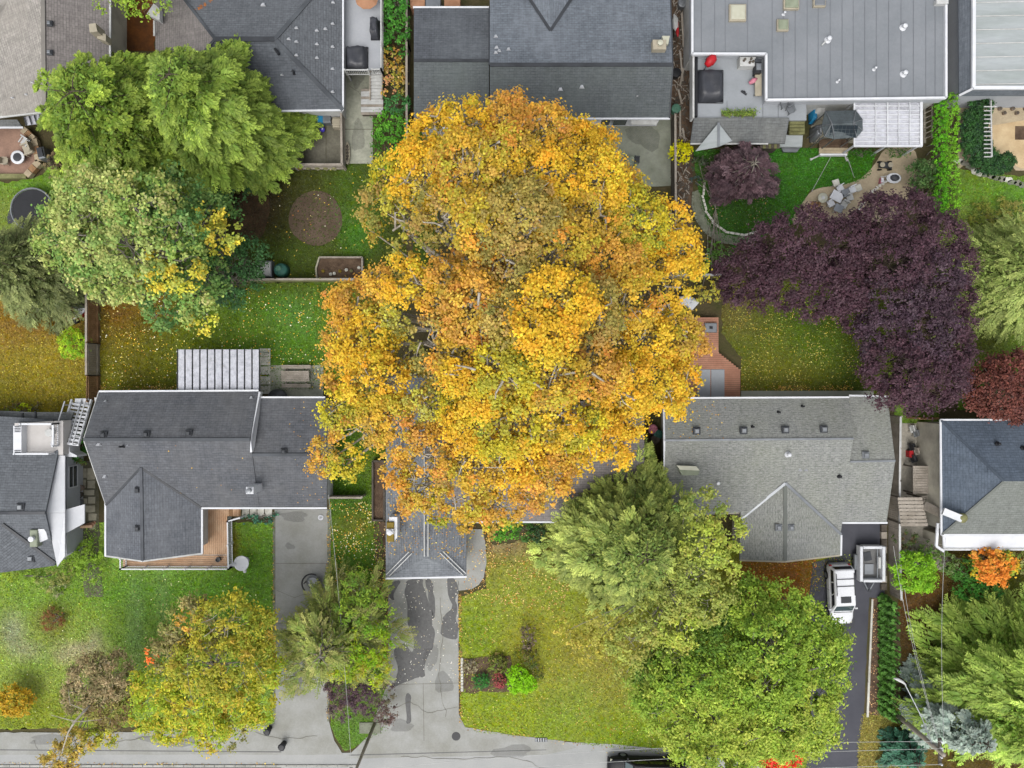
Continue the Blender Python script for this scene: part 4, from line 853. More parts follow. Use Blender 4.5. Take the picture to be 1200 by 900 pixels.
# raised planter box by it
pb = T('raised_planter', 'long narrow raised timber planter of dark soil between lawn strip and middle house', 'planter', W(444, 580, 0))
P4 = [(437.5, 540), (451, 540), (451, 609), (437.5, 609)]
for a, b in zip(P4, P4[1:]+P4[:1]): MB().bar(W(*a, .35), W(*b, .35), .14, .7).build('planter_board', M['timber_dk'], pb)
MB().prism([v.xy for v in PX([(438, 541), (450.5, 541), (450.5, 608), (438, 608)], .3)], .02, .45).build('soil', M['bark_chip'], pb)

# ---- lichen grey house right of centre
h = house('pale lichen-spotted grey shingled house with front gable above the black driveway', (900, 560)); E, RG = 3.0, 4.5
NR = [(778, 467, E), (995, 466, E), (1000, 514, RG), (779, 516, RG)]
slope(h, NR, 'lichen')
SR = [(779, 516, RG), (1000, 514, RG), (987, 626, E)]
hv = roof_h(920, 566, SR)
slope(h, [(779, 516, RG), (1000, 514, RG), (996, 540, roof_h(996, 540, SR)), (987, 612, roof_h(987, 612, SR)), (985, 626, E-.02), (920, 566, hv), (868, 608, roof_h(868, 608, SR)), (868, 600, roof_h(868, 600, SR)), (780, 608, roof_h(780, 608, SR))], 'lichen')
slope(h, [(920, 566, hv), (985.5, 626, E), (985, 650, E), (920, 657.5, hv+.02)], 'lichen'); slope(h, [(920, 566, hv), (920, 657.5, hv+.02), (867, 656, E-.2), (867, 609, E-.1)], 'lichen')
ER = [(995, 464, E-.1), (1040, 465, E-.1), (1049, 540, 4.0), (996, 541, 4.0)]
slope(h, ER, 'lichen'); slope(h, [(996, 541, 4.0), (1049, 540, 4.0), (1039, 612, E-.1), (987, 612, E-.1)], 'lichen')
walls(h, [(781, 470), (994, 470), (984, 606), (781, 606)], E, 'cream', .2); walls(h, [(990, 468), (1040, 468), (1040, 610), (990, 610)], E-.1, 'cream', .25); walls(h, [(869, 600), (983, 600), (983, 648), (869, 648)], E, 'cream', .2)
ridge(h, [(779, 516, RG), (1000, 514, RG)], 'metal', .14); ridge(h, [(996, 541, 4.0), (1049, 540, 4.0)], 'metal', .14); ridge(h, [(920, 566, hv), (920, 657, hv)], 'greenroof', .25)
line(h, [(920, 566, hv), (985, 626, E)], .2, .05, 'metal', 'valley', .09); line(h, [(920, 566, hv), (868, 608, E)], .2, .05, 'metal', 'valley', .09)
gutter(h, [(778, 466.5, E), (995, 465.5, E)]); gutter(h, [(995, 463.5, E-.1), (1041, 464.5, E-.1)]); gutter(h, [(987, 612.8, E-.1), (1040, 612.8, E-.1)]); gutter(h, [(986, 627, E), (985.6, 651, E)]); line(h, [(867, 656.6, E-.2), (920, 658.4, hv), (985, 650.8, E)], .12, .16, 'tan_box', 'rake_trim', -.08)
gutter(h, [(777.5, 467, E), (778.5, 516, RG), (779, 600, E+.2)])
MB().bar(W(988, 540, 3.95)+Vector((-.3, 0, 0)), W(995, 470, E)+Vector((0, 0, 0)), .1, .1).build('rake_trim', M['tan_box'], h)
for x, y in ((816, 505), (871, 504.5), (920, 503.5), (965, 503)): box_vent(h, x, y, roof_h(x, y, NR)+.02, .42)
box_vent(h, 1014, 533, 3.9, .4, 'metal'); box_vent(h, 912, 618, hv-.1, .38, 'metal'); box_vent(h, 926.5, 618, hv-.1, .36, 'metal')
pipe_vent(h, 923, 532.5, 4.3, .12); tri_vent(h, 938, 551, 4.0, .15); tri_vent(h, 945, 551, 4.0, .15); pipe_vent(h, 840, 565.5, 3.7, .11); pipe_vent(h, 983, 558, 3.9, .09, 'black', .25)
for x, y in ((881.5, 500), (912, 483), (940, 476)): pipe_vent(h, x, y, roof_h(x, y, NR), .06, 'black', .3)
MB().slab([W(794, 546, 4.75), W(816, 547, 4.75), W(820, 552, 4.6), (W(818, 557, 4.5)), W(799, 557, 4.5)], .9).build('chimney', M['skylight_gn'], h); MB().slab([W(793, 545.5, 4.82), W(816, 546.5, 4.82), (W(820, 551.5, 4.82)), W(797, 550.5, 4.82)], .06).build('chimney_cap', M['skylight'], h)
line(h, [(1046, 500, .1), (1046, 500, .1)], .1, .1, 'metal', 'downpipe') if False else None

# cedar deck, fire table and grey mats behind it
d = T('deck', 'red-brown cedar deck with an angled corner behind the lichen grey house', 'deck', W(845, 430, 0)); y = 372
while y < 466:
    xr = 842 if y < 412 else (842+ (y-412)*1.25 if y < 432 else 867.5)
    MB().slab([W(800, y, .5), W(xr, y, .5), W(xr, y+2, .5), W(800, y+2, .5)], .05).build('deck_board', M['red_deck'], d); y += 2.25
for x0 in (817, 833.5): MB().slab([W(x0, 433, .56), W(x0+15.5, 433, .56), W(x0+15.5, 466, .56), W(x0, 466, .56)], .05).build('grey_panel', M['vinyl_dk'], d)
c = W(833, 384, .7); q = T('fire_table', 'square grey fire table with dark centre on the cedar deck edge', 'table', (c.x, c.y, 0)); MB().bbox(c.x, c.y, .6, .95, .75, .3, 0, .04).build('table_top', M['metal'], q); box('burner', c.x, c.y, .77, .25, .2, .04, M['black'], q); box('base', c.x, c.y, .25, .6, .5, .5, M['metal_dk'], q)
q = T('patio_furniture', 'pale garden seats and covers showing white through the leaves by the deck top', 'garden seats', W(790, 360, 0))
for (x, y, s) in ((776, 365, .5), (790, 358, .45), (803, 352, .5), (812, 356, .4), (783, 372, .35)):
    c = W(x, y, .6); MB().bbox(c.x, c.y, .45, s*2, s*1.5, .5, random.random(), .08).build('cushion', M['white'], q)

# ---- right edge house, blue-grey
h = house('blue-grey hipped house with wide white lower roof at the right edge', (1160, 560)); E, RG = 3.8, 5.6
slope(h, [(1103, 493, E), (1104, 626, E), (1176, 564, RG)], 'navy'); slope(h, [(1103, 493, E), (1176, 564, RG), (1330, 564, RG), (1330, 493, E)], 'navy'); slope(h, [(1104, 626, E), (1330, 626, E), (1330, 564, RG), (1176, 564, RG)], 'greenroof')
ridge(h, [(1103, 493, E), (1176, 564, RG)], 'navy', .16); ridge(h, [(1104, 626, E), (1176, 564, RG)], 'greenroof', .16)
walls(h, [(1105, 495), (1330, 495), (1330, 624), (1105, 624)], E, 'cream', .15)
gutter(h, [(1102.3, 492, E), (1103.3, 627, E)]); gutter(h, [(1102, 492, E), (1330, 492, E)]); gutter(h, [(1103, 626.8, E), (1330, 626.8, E)])
MB().slab([W(1105, 628, 3.55), W(1330, 628, 3.55), W(1330, 645, 3.3), W(1106, 645, 3.3)], .14).build('lower_roof', M['white'], h); line(h, [(1105, 643, 3.32), (1330, 643, 3.32)], .1, .08, 'white_dirty', 'fascia', .05)
line(h, [(1099, 613, 3.5), (1097, 640, 3.25), (1106, 646, 3.25)], .18, .14, 'white', 'fascia'); walls(h, [(1107, 628), (1330, 628), (1330, 642), (1107, 642)], 3.1, 'cream', .1)
MB().bar(W(1105, 599, 4.5), W(1127, 608, 4.9), .5, .4).build('duct', M['white'], h); c = W(1128, 607, 4.9); MB().lathe(c.x, c.y, [(.3, 4.6), (.36, 4.95), (.2, 5.1)], 12).build('moss_clump', M['timber_gn'], h, True)
MB().bar(W(1083, 592, 2.2), W(1103, 602, 3.4), .65, .1).build('ramp', M['timber'], h)
for x, y in ((1169, 520), (1174, 547), (1199, 525)): pipe_vent(h, x, y, RG-.9, .09, 'black', .2)
lp = T('landing_deck', 'grey boarded landing with open steps against the tan wall of the right edge house', 'landing', W(1080, 562, 0))
y = 546
while y < 579: MB().slab([W(1070, y, 1.6), W(1089, y, 1.6), W(1089, y+2.6, 1.6), W(1070, y+2.6, 1.6)], .05).build('board', M['timber'], lp); y += 3
for x, y in ((1071, 547), (1088, 547), (1071, 578), (1088, 578)): c = W(x, y, 1.5); box('post', c.x, c.y, .78, .1, .1, 1.5, M['timber_dk'], lp)
for i in range(3): MB().slab([W(1089-i, 581+i*4.2, 1.5-.3*i), W(1076, 581+i*4.2, 1.5-.3*i), W(1076, 584.5+i*4.2, 1.5-.3*i), W(1089-i, 584.5+i*4.2, 1.5-.3*i)], .05).build('step', M['timber'], lp)
pg = T('pergola', 'weathered slatted timber pergola beside the fence next to the right edge house', 'pergola', W(1068, 598, 0))
for i in range(8): y = 583+i*4.3; MB().slab([W(1052+i*.5, y, 2.3), W(1081+i*.9, y, 2.3), W(1081+i*.9, y+3.5, 2.3), W(1052+i*.5, y+3.5, 2.3)], .04).build('slat', M['timber'], pg)
for x in (1054, 1062, 1071, 1080): MB().bar(W(x, 582, 2.18), W(x+3, 616, 2.18), .08, .14).build('beam', M['timber_dk'], pg)
for x, y in ((1054, 583), (1080, 583), (1057, 614), (1083, 614)): c = W(x, y, 2.1); box('post', c.x, c.y, 1.05, .1, .1, 2.1, M['timber_dk'], pg)
for (x, y, cm, lb) in ((1070, 503, 'white_dirty', 'upper white garden chair on the side patio of the right edge house'), (1074, 508, 'metal', 'grey garden chair just below the white one on the side patio'), (1069, 524, 'black', 'dark garden chair next to a red item on the side patio'), (1071, 538, 'metal_dk', 'dark grey chair in front of the boarded landing'), (1075, 529, 'timber', 'small wooden side table among the chairs on the side patio')):
    c = W(x, y, .4); q = T('garden_chair', lb, 'chair' if 'chair' in lb else 'table', (c.x, c.y, 0))
    box('seat', c.x, c.y, .42, .5, .5, .05, M[cm], q, rot=.3); 
    if 'chair' in lb: box('backrest', c.x-.2, c.y+.1, .68, .06, .5, .5, M[cm], q, rot=.3)
    for dx in (-.2, .2):
        for dy in (-.2, .2): box('leg', c.x+dx, c.y+dy, .2, .04, .04, .4, M[cm], q)
c = W(1066.5, 532, .4); q = T('crate', 'bright red box standing beside the dark garden chair on the side patio', 'box', (c.x, c.y, 0)); MB().bbox(c.x, c.y, .28, .3, .5, .55, 0, .04).build('body', M['red'], q); box('lid', c.x, c.y, .57, .33, .53, .04, M['red'], q)

def roof_leaves(plane, box_, n, pal):
    """maple leaves fallen on a roof slope"""
    pts = [W(*p) for p in plane[:3]]; nn = (pts[1]-pts[0]).cross(pts[2]-pts[0]).normalized(); nn = nn if nn.z > 0 else -nn
    x = rng.uniform(box_[0], box_[2], n); y = rng.uniform(box_[1], box_[3], n); P = []
    for a, b in zip(x, y): h_ = roof_h(a, b, plane); w = W(a, b, h_); P.append((w.x, w.y, w.z+.03))
    P = np.array(P); N = np.array(nn)[None]+rng.normal(0, .15, (n, 3)); D = rdir(n); D = D-(D@np.array(nn))[:, None]*np.array(nn)[None]; cs, w = palette(pal); s_ = rng.uniform(.06, .13, n)
    leaf_mesh('fallen_leaves', P, D, N, s_, s_*.8, jitter(cs[rng.choice(len(cs), n, p=w)], .2, .1), M['flat_leaf'], None, .08, 'stuff')
RLP = [('#c8a23a', 3), ('#a87a34', 3), ('#8a6a3a', 2), ('#d0b860', 1)]
roof_leaves([(452, 440, 2.9), (452, 677, 2.9), (499.5, 654, 3.65)], (454, 545, 496, 650), 260, RLP); roof_leaves([(499.5, 440, 4.1), (499.5, 654, 3.65), (546.5, 675, 2.9)], (503, 545, 545, 655), 260, RLP)
roof_leaves([(303, 466, 3.0), (380, 466, 3.0), (383, 533, 4.25)], (335, 468, 379, 530), 20, RLP); roof_leaves([(295, 533, 4.25), (383, 533, 4.25), (383, 594, 3.0)], (345, 536, 382, 592), 25, RLP)
roof_leaves(NR, (781, 469, 850, 514), 70, RLP); roof_leaves([(485, 71, 4.5), (573, 71, 4.5), (573, 149, 2.9)], (490, 110, 570, 147), 40, RLP); roof_leaves([(98, 515, 4.7), (293, 515, 4.7), (236, 594, 3.0)], (170, 520, 290, 590), 12, RLP)
ORD = ['first', 'second', 'third', 'fourth', 'fifth', 'sixth', 'seventh', 'eighth', 'ninth', 'tenth', 'eleventh', 'twelfth', 'thirteenth', 'fourteenth', 'fifteenth']
# ---- top left beige house
h = house('beige shingled house in the top left corner with a brick patio behind it', (40, 60)); E, RG = 3.1, 4.6
slope(h, [(-150, 139, E), (-20, 139, E), (52, 130, RG), (50, -60, RG), (-150, -60, E)], 'beige')
slope(h, [(50, -60, RG), (52, 130, RG), (128, 122, E), (129, -60, E)], 'tanroof')
walls(h, [(-150, 125), (126, 118), (127, -60), (-150, -60)], E, 'cream', .2)
gutter(h, [(129.5, -60, E), (129, 48, E), (128.5, 122, E)], 'white_dirty'); gutter(h, [(-150, 139.6, E), (-20, 139.6, E), (52, 131, RG-.1)], 'white_dirty'); ridge(h, [(50, -60, RG), (52, 130, RG)], 'beige', .3)
MB().slab([W(104, 28, 5.2), W(112, 27, 5.2), W(114, 37, 5.2), W(105, 38, 5.2)], 1.2).build('chimney', M['tan_box'], h); MB().slab([W(112, 36, 4.6), W(124, 40, 4.5), W(124, 48, 4.5), W(114, 45, 4.6)], .8).build('dormer', M['tan_box'], h)
for x, y in ((59, 28), (59, 62)): box_vent(h, x, y, 4.5, .3)
tri_vent(h, 14, 114, 4.0, .1); tri_vent(h, 30, 110, 4.2, .1); tri_vent(h, 37, 96, 4.3, .1)
slope(h, [(-100, 142, 2.6), (20, 140, 2.6), (26, 149, 2.4), (-100, 149, 2.4)], 'porch'); gutter(h, [(-100, 149.4, 2.4), (27, 149.4, 2.4)])
MB().slab([W(28, 137, 2.5), W(52, 132, 2.5), W(54, 144, 2.4), W(30, 147, 2.4)], .05).build('porch_cover', M['poly'], h)
for i in range(5): MB().bar(W(28+i*6, 137-i, 2.6), W(31+i*6, 147-i, 2.5), .07).build('rafter', M['metal_dk'], h)
sheet('patio', PX([(-120, 150), (30, 150), (42, 165), (46, 190), (30, 206), (-120, 206)]), .16, pm('pink_brick_patio', '#a58573', .85, '#8e7263', .8, 7, .2, .2), t=.15)
ed = [(28, 152), (41, 164), (47, 190), (32, 207)]
for a, b in zip(ed[:-1], ed[1:]):
    for k in range(3):
        p0 = W(a[0]+(b[0]-a[0])*k/3, a[1]+(b[1]-a[1])*k/3, .4); p1 = W(a[0]+(b[0]-a[0])*(k+.93)/3, a[1]+(b[1]-a[1])*(k+.93)/3, .4); MB().bar(p0, p1, .5, .42).build('patio_bench', M['timber_br'] if k % 2 else M['tan_path'], None)['kind'] = 'structure'
MB().bar(W(-120, 206, .3), W(32, 207, .3), .35, .35).build('patio_edge', M['timber_gn'])['kind'] = 'structure'
c = W(20, 184, .8); q = T('fire_table', 'round white-rimmed fire table on the pink brick patio', 'table', (c.x, c.y, .16))
MB().lathe(c.x, c.y, [(.3, .16), (.35, .6), (.52, .66), (.54, .76), (.5, .78), (.34, .77)], 24).build('table_top', M['white'], q, True); MB().lathe(c.x, c.y, [(.34, .76), (.33, .8), (.1, .82)], 20).build('burner', M['metal_dk'], q)
def armchair(px, py, rot, mat, label, h0=.0, s=1.0, nm='garden_chair'):
    c = W(px, py, h0+.5); q = T(nm, label, 'chair', (c.x, c.y, h0)); R_ = Matrix.Translation((c.x, c.y, h0)) @ Matrix.Rotation(rot, 4, 'Z') @ Matrix.Scale(s, 4)
    def bb(n, x, y, z, a, b, d, mt=mat): MB().box(x, y, z, a, b, d, 0, R_).build(n, M[mt], q)
    bb('seat', 0, 0, .38, .6, .58, .12); bb('backrest', 0, .3, .62, .6, .1, .55); bb('armrest', -.33, 0, .58, .08, .6, .06); bb('armrest', .33, 0, .58, .08, .6, .06)
    for x in (-.3, .3):
        for y in (-.25, .25): bb('leg', x, y, .2, .06, .06, .4)
    return q
armchair(29, 166, -.6, 'white_dirty', 'white round-backed chair farther from the fire table on the pink patio', .16, 1.0); armchair(33, 175, -1.2, 'tan_box', 'pale cushioned armchair right of the round fire table on the pink patio', .16, 1.25)
armchair(4, 188, 1.5, 'tan_box', 'slatted beige chair at the left photo edge by the round fire table', .16, .8)
c = W(50, 180, .7); q = T('covered_barbecue', 'blue-grey covered barbecue under the twiggy shrub beside the pink patio', 'barbecue', (c.x, c.y, 0)); MB().bbox(c.x, c.y, .5, .55, .9, 1.0, .2, .1).build('cover', M['metal'], q); box('lid', c.x, c.y, 1.02, .4, .7, .1, M['metal_dk'], q, rot=.2)
# trampoline on dark mat
c = W(37, 245, .8); q = T('trampoline', 'round black trampoline at the left with a curved grey rim half under the tree', 'trampoline', (c.x, c.y, 0))
MB().lathe(c.x, c.y, [(.02, .7), (1.55, .7), (1.56, .72), (.02, .73)], 28).build('mat', M['black'], q)
rm = MB(); rr = [(c.x+1.65*math.cos(a), c.y+1.65*math.sin(a), .74) for a in np.linspace(0, 2*math.pi, 29)]; rm.tube(rr, .08, 6, False); rm.build('rim', M['metal'], q)
for a in np.linspace(0, 2*math.pi, 7)[:-1]: MB().tube([(c.x+1.6*math.cos(a), c.y+1.6*math.sin(a), .7), (c.x+1.6*math.cos(a), c.y+1.6*math.sin(a), 0)], .03, 6).build('leg', M['metal'], q)
sheet('ground_cloth', rough(PX([(16, 232), (54, 230), (58, 268), (9, 262)]), .05), .02, M['tarp'])

# ---- second house, top
h = house('slate blue hipped house with many white roof vents above the concrete side patio', (300, 60)); E, RG = 3.2, 5.0
r0, r1 = (252, 46, RG), (322, 46, RG)
SE, NE, SW, NW = (402, 129, E), (402, -45, E), (182, 132, E), (182, -45, E)
PE = [NE, r1, SE]
slope(h, [r0, r1, SE, SW], 'charcoal'); slope(h, PE, 'slate2'); slope(h, [NW, r0, SW], 'tanroof'); slope(h, [NW, NE, r1, r0], 'slate2')
ridge(h, [r0, r1], 'metal_dk', .35); ridge(h, [r1, SE], 'charcoal', .3); ridge(h, [r1, NE], 'charcoal', .3); ridge(h, [r0, SW], 'charcoal', .2); ridge(h, [r0, NW], 'charcoal', .2)
walls(h, [(184, -45), (400, -45), (400, 127), (184, 127)], E, 'white_dirty', .35)
gutter(h, [NE, SE]); gutter(h, [SE, SW])
for x, y in ((347, 32), (338, 45), (347, 48), (347, 64), (371, 35), (371, 51), (371, 67), (381, 33), (390, 2), (389.5, 27), (389.5, 54), (389.5, 80), (389.5, 107)): tri_vent(h, x, y, roof_h(x, y, PE)+.02, .15)
tri_vent(h, 308, 5, 4.3, .2); tri_vent(h, 330, 87, 4.1, .12); pipe_vent(h, 345, 86, 4.1, .08, 'black'); MB().tube([W(322, 57, 4.9), W(327, 64, 4.95)], .1, 8).build('vent_pipe', M['black'], h)
q = MB()
for k in range(26):
    px = 228+22*random.random(); py = 13-.62*(px-228)+random.gauss(0, 1.2)
    pc = W(px, py, roof_h(px, py, [NW, NE, r1])+.03); q.add([pc+Vector((random.uniform(-.2, .2), random.uniform(-.12, .12), 0)) for _ in range(3)], [(0, 1, 2)])
q.build('moss_patch', pm('orange_moss', '#b5733c', .9, '#9a5a2a', 2, 9, .2, .4), h)['kind'] = 'stuff'
# deck to the right
d = T('deck', 'pale grey raised deck with dark covered furniture right of the slate blue house', 'deck', W(424, 40, 0)); D2 = 2.3
MB().prism([v.xy for v in PX([(403, -60), (446, -60), (446, 82), (403, 82)], D2)], D2-.2, D2).build('deck_floor', M['vinyl'], d)
for x, y in ((404, 80), (445, 80), (445, 20), (445, -40)): c = W(x, y, D2); box('post', c.x, c.y, (D2-.2)/2, .12, .12, D2-.2, M['white_dirty'], d)
railing(d, [(446.5, -60), (446.5, 81), (436, 81.5)], D2, 'white_dirty', .9); railing(d, [(404, 82), (431, 82)], D2, 'white_dirty', .9)
for i in range(8): y = 83+i*4.1; z = D2-.25-i*.2; MB().slab([W(434, y, z), W(447.5, y, z), W(447.5, y+3.9, z), W(434, y+3.9, z)], .05).build('tread', M['white_dirty'], d)
for x in (434, 448): MB().bar(W(x, 82, D2-.15), W(x, 117, .6), .08, .2).build('stringer', M['timber'], d)
for i in range(10): y = 104+i*3.05; MB().slab([W(423 if y < 117 else 423, y, .6), W(434.5 if y < 116 else 449, y, .6), W(434.5 if y < 116 else 449, y+2.85, .6), W(423, y+2.85, .6)], .05).build('landing_board', M['white_dirty'] if i % 3 else M['timber'], d)
MB().prism([v.xy for v in PX([(424, 105), (448, 118), (448, 134), (424, 134)], .5)], 0, .54).build('landing_base', M['timber_dk'], d)
def tarp_thing(name, label, cat, px0, py0, px1, py1, h0, ht, mat='tarp', seed=1):
    a, b = W(px0, py0, h0+ht), W(px1, py1, h0+ht); cx, cy = (a.x+b.x)/2, (a.y+b.y)/2; sx, sy = abs(b.x-a.x), abs(a.y-b.y); q = T(name, label, cat, (cx, cy, h0)); r_ = random.Random(seed)
    n = 9; vs = []; fs = []
    for j in range(n):
        for i in range(n):
            u, v = i/(n-1)*2-1, j/(n-1)*2-1; e = max(abs(u), abs(v)); z = ht*(1 if e < .9 else .55 if e < .99 else .05)+(r_.gauss(0, .035*1) if e < .9 else 0)+.06*math.sin(5*u+3*v+seed)*(e < .9)
            if e > .9 and e < .99: z = ht*.75
            k = 1-.05*(abs(u*v)); vs.append((cx+u*sx/2*k+r_.gauss(0, .015), cy+v*sy/2*k+r_.gauss(0, .015), h0+max(z, .02)))
    for j in range(n-1):
        for i in range(n-1): k = j*n+i; fs.append((k, k+1, k+n+1, k+n))
    MB().add(vs, fs).build('cover', M[mat], q, True)
    # cord hem round the bottom
    hm = MB(); P = [(cx+u*sx/2, cy+v*sy/2, h0+.05) for u, v in ((-1, -1), (1, -1), (1, 1), (-1, 1), (-1, -1))]
    for s, e in zip(P[:-1], P[1:]): hm.bar(s, e, .04)
    hm.build('hem', M['black'], q)
    for u in (-.75, .75):
        for v in (-.75, .75): box('leg', cx+u*sx/2, cy+v*sy/2, h0+ht*.3, .06, .06, ht*.6, M['metal_dk'], q)
    return q
tarp_thing('covered_furniture', 'black tarp over furniture in the lower left of the pale grey deck', 'furniture cover', 403, 50, 429, 79, D2, .8, 'tarp', 4)
tarp_thing('covered_barbecue', 'narrow black covered barbecue at the railing of the pale grey deck', 'barbecue', 432, 17, 442.5, 40, D2, 1.0, 'tarp', 6)
c = W(430, -2, 3.2); q = T('patio_umbrella', 'tan round item cut by the top photo edge on the pale grey deck', 'umbrella', (c.x, c.y, D2)); MB().lathe(c.x, c.y, [(.9, D2+1.0), (.5, D2+1.3), (.02, D2+1.5)], 10, False).build('canopy', M['orange'], q); MB().tube([(c.x, c.y, D2), (c.x, c.y, D2+1.45)], .03, 6).build('pole', M['metal'], q)
# fenced patio under the eave
for i, (a, b) in enumerate((((402.5, 128), (405, 198)),)):
    pass
def board_fence(label, pts, hh, mat='timber', step=.16, side=1, cat='fence', rails=True, top=None, group=None):
    """pts at ground level; upright boards, each a part"""
    P = [W(x, y, 0) for x, y in pts]; q = T('fence', label, cat, P[0], group); n = 0
    L = sum((b-a).length for a, b in zip(P[:-1], P[1:])); st = max(step, L/150); proto = None
    for a, b in zip(P[:-1], P[1:]):
        d_ = (b-a); l = d_.length; d_.normalize(); k = max(1, int(l/st)); rot = math.atan2(d_.y, d_.x); nn = Vector((-d_.y, d_.x, 0))
        for i in range(k):
            c = a+d_*(i+.5)*l/k
            if proto is None:
                proto = MB().box(P[0].x, P[0].y, hh/2, l/k*.93, .03, hh).build('board', M[mat], q); o = proto
            else: o = proto.copy(); COL.objects.link(o); o.parent = q
            o.location = (c.x-P[0].x, c.y-P[0].y, random.uniform(-.03, .01)); o.rotation_euler = (random.gauss(0, .006), 0, rot+random.gauss(0, .01))
        for z in (.35, hh-.25): MB().bar(a+nn*.04+Vector((0, 0, z)), b+nn*.04+Vector((0, 0, z)), .05, .09).build('rail', M[mat], q)
        kp = max(1, int(l/2.4))
        for i in range(kp+1): c = a.lerp(b, i/kp)+nn*.07; box('post', c.x, c.y, (hh+.08)/2, .11, .11, hh+.08, M[mat], q)
        if top: MB().bar(a+Vector((0, 0, hh+.02)), b+Vector((0, 0, hh+.02)), .16, .04).build('cap_rail', M[top], q)
    return q
board_fence('grey timber fence enclosing the small concrete yard below the slate blue house', [(404, 128), (405, 198.5), (350, 198.5)], 1.3, 'timber', top='timber')
for i, (x, mt_, lb) in enumerate(((374, 'blue', 'bright blue storage box under the eave of the slate blue house'), (383, 'metal', 'grey storage box right of the bright blue one under the eave'), (394, 'tan_box', 'round-backed beige seat in the upper corner of the fenced concrete yard'))):
    c = W(x, 139.5 if i < 2 else 143, .7); q = T('storage_box', lb, 'box' if i < 2 else 'seat', (c.x, c.y, 0)); MB().bbox(c.x, c.y, .35, .6, .55 if i < 2 else .8, .7, 0, .06).build('body', M[mt_], q); MB().bbox(c.x, c.y, .74, .64, .5, .08, 0, .03).build('lid', M[mt_], q)
c = W(377.5, 151.5, .3); q = T('ball', 'violet ball lying on the fenced concrete yard', 'ball', (c.x, c.y, 0)); MB().lathe(c.x, c.y, [(.02, .0), (.12, .04), (.2, .15), (.22, .25), (.18, .38), (.08, .45), (.02, .46)], 14).build('shell', M['violet'], q, True); MB().lathe(c.x+.05, c.y, [(.07, .44), (.02, .48)], 8).build('patch', M['white'], q)
for i in range(5):
    c = W(352+i*10, 196.3, .3); q = T('planter_pot', ['yellow flowered pot, leftmost of the row along the bottom of the fenced concrete yard', 'second pot from the left, dark leaved, in the row along the fenced concrete yard', 'cream pot in the middle of the row along the fenced concrete yard', 'cream pot second from the right in the row along the fenced concrete yard', 'small pale pot in the corner of the fenced concrete yard'][i], 'pot', (c.x, c.y, 0), 'pots along the yard edge')
    MB().lathe(c.x, c.y, [(.16, .03), (.22, .35), (.24, .37), (.18, .36)], 10).build('pot', M['tan_box' if i > 1 else 'timber_dk'], q); MB().lathe(c.x, c.y, [(.2, .34), (.24, .45), (.1, .58), (.01, .6)], 7).build('plant', M['yellow_wood'] if i == 0 else M['timber_gn'], q)
c = W(407.5, 180, .2); q = T('planter_trough', 'long narrow planter trough with a pale rim on the concrete beside the yard fence', 'planter', (c.x, c.y, 0)); MB().lathe(c.x, c.y, [(.85, .03), (.9, .35), (.9, .38), (.75, .38), (.7, .3)], 16, True, .22, 1).build('trough', M['tan_box'], q)
for k in range(5): MB().lathe(c.x, c.y-.5+.25*k, [(.1, .3), (.12, .4), (.02, .45)], 7).build('plant', M['timber_dk'], q)
# fences of the middle top garden
board_fence('tall thin dark fence left of the charcoal roofed garage at the top', [(480, -40), (480, 60), (480, 128), (481, 205)], 1.7, 'timber_dk', top='timber')
board_fence('grey board fence between the dirt yard and the lawn left of the golden maple', [(262, 331.5), (330, 330.5), (432, 330.5)], 1.5, 'timber_gn', top='timber')
board_fence('grey fence running from under the golden maple to the plum tree', [(540, 327), (640, 327), (735, 326.5), (842, 325)], 1.5, 'timber', top='white_dirty')
board_fence('grey fence between the patio of the charcoal house and the cluttered side gap', [(786, 142), (787, 300)], 1.6, 'timber_dk', top='timber')
board_fence('brown board fence left of the lawn, seen broadside at the far left', [(116.5, 346), (116.5, 403)], 1.8, 'timber_br', .15, top='timber')
board_fence('weathered grey board fence continuing below the brown one at the far left', [(116.5, 403.5), (116.5, 440)], 1.8, 'timber', .15, top='timber')
board_fence('short brown board fence meeting the top of the white outside stair', [(116.5, 440.5), (116.5, 470)], 1.8, 'timber_br', .15)
board_fence('low timber fence below the white gable of the left house', [(388, 580.5), (428, 580.5)], 1.2, 'timber', top='timber')
board_fence('long grey fence between the black driveway and the right side patio', [(1042, 487), (1041, 560), (1041, 640), (1043, 696)], 1.7, 'timber', top='white_dirty')
board_fence('brown board fence behind the side patio of the right edge house', [(1062, 490), (1084, 490)], 1.8, 'timber_br')
bd = T('raised_walk', 'grey planked raised edge beside the parked trailer', 'walkway', W(1036, 660, 0))
for k in range(9): MB().slab([W(1033, 615+k*8.6, .3), W(1039.5, 615+k*8.6, .3), W(1039.5, 622.8+k*8.6, .3), W(1033, 622.8+k*8.6, .3)], .25).build('plank', M['timber'] if k % 2 else M['timber_dk'], bd)

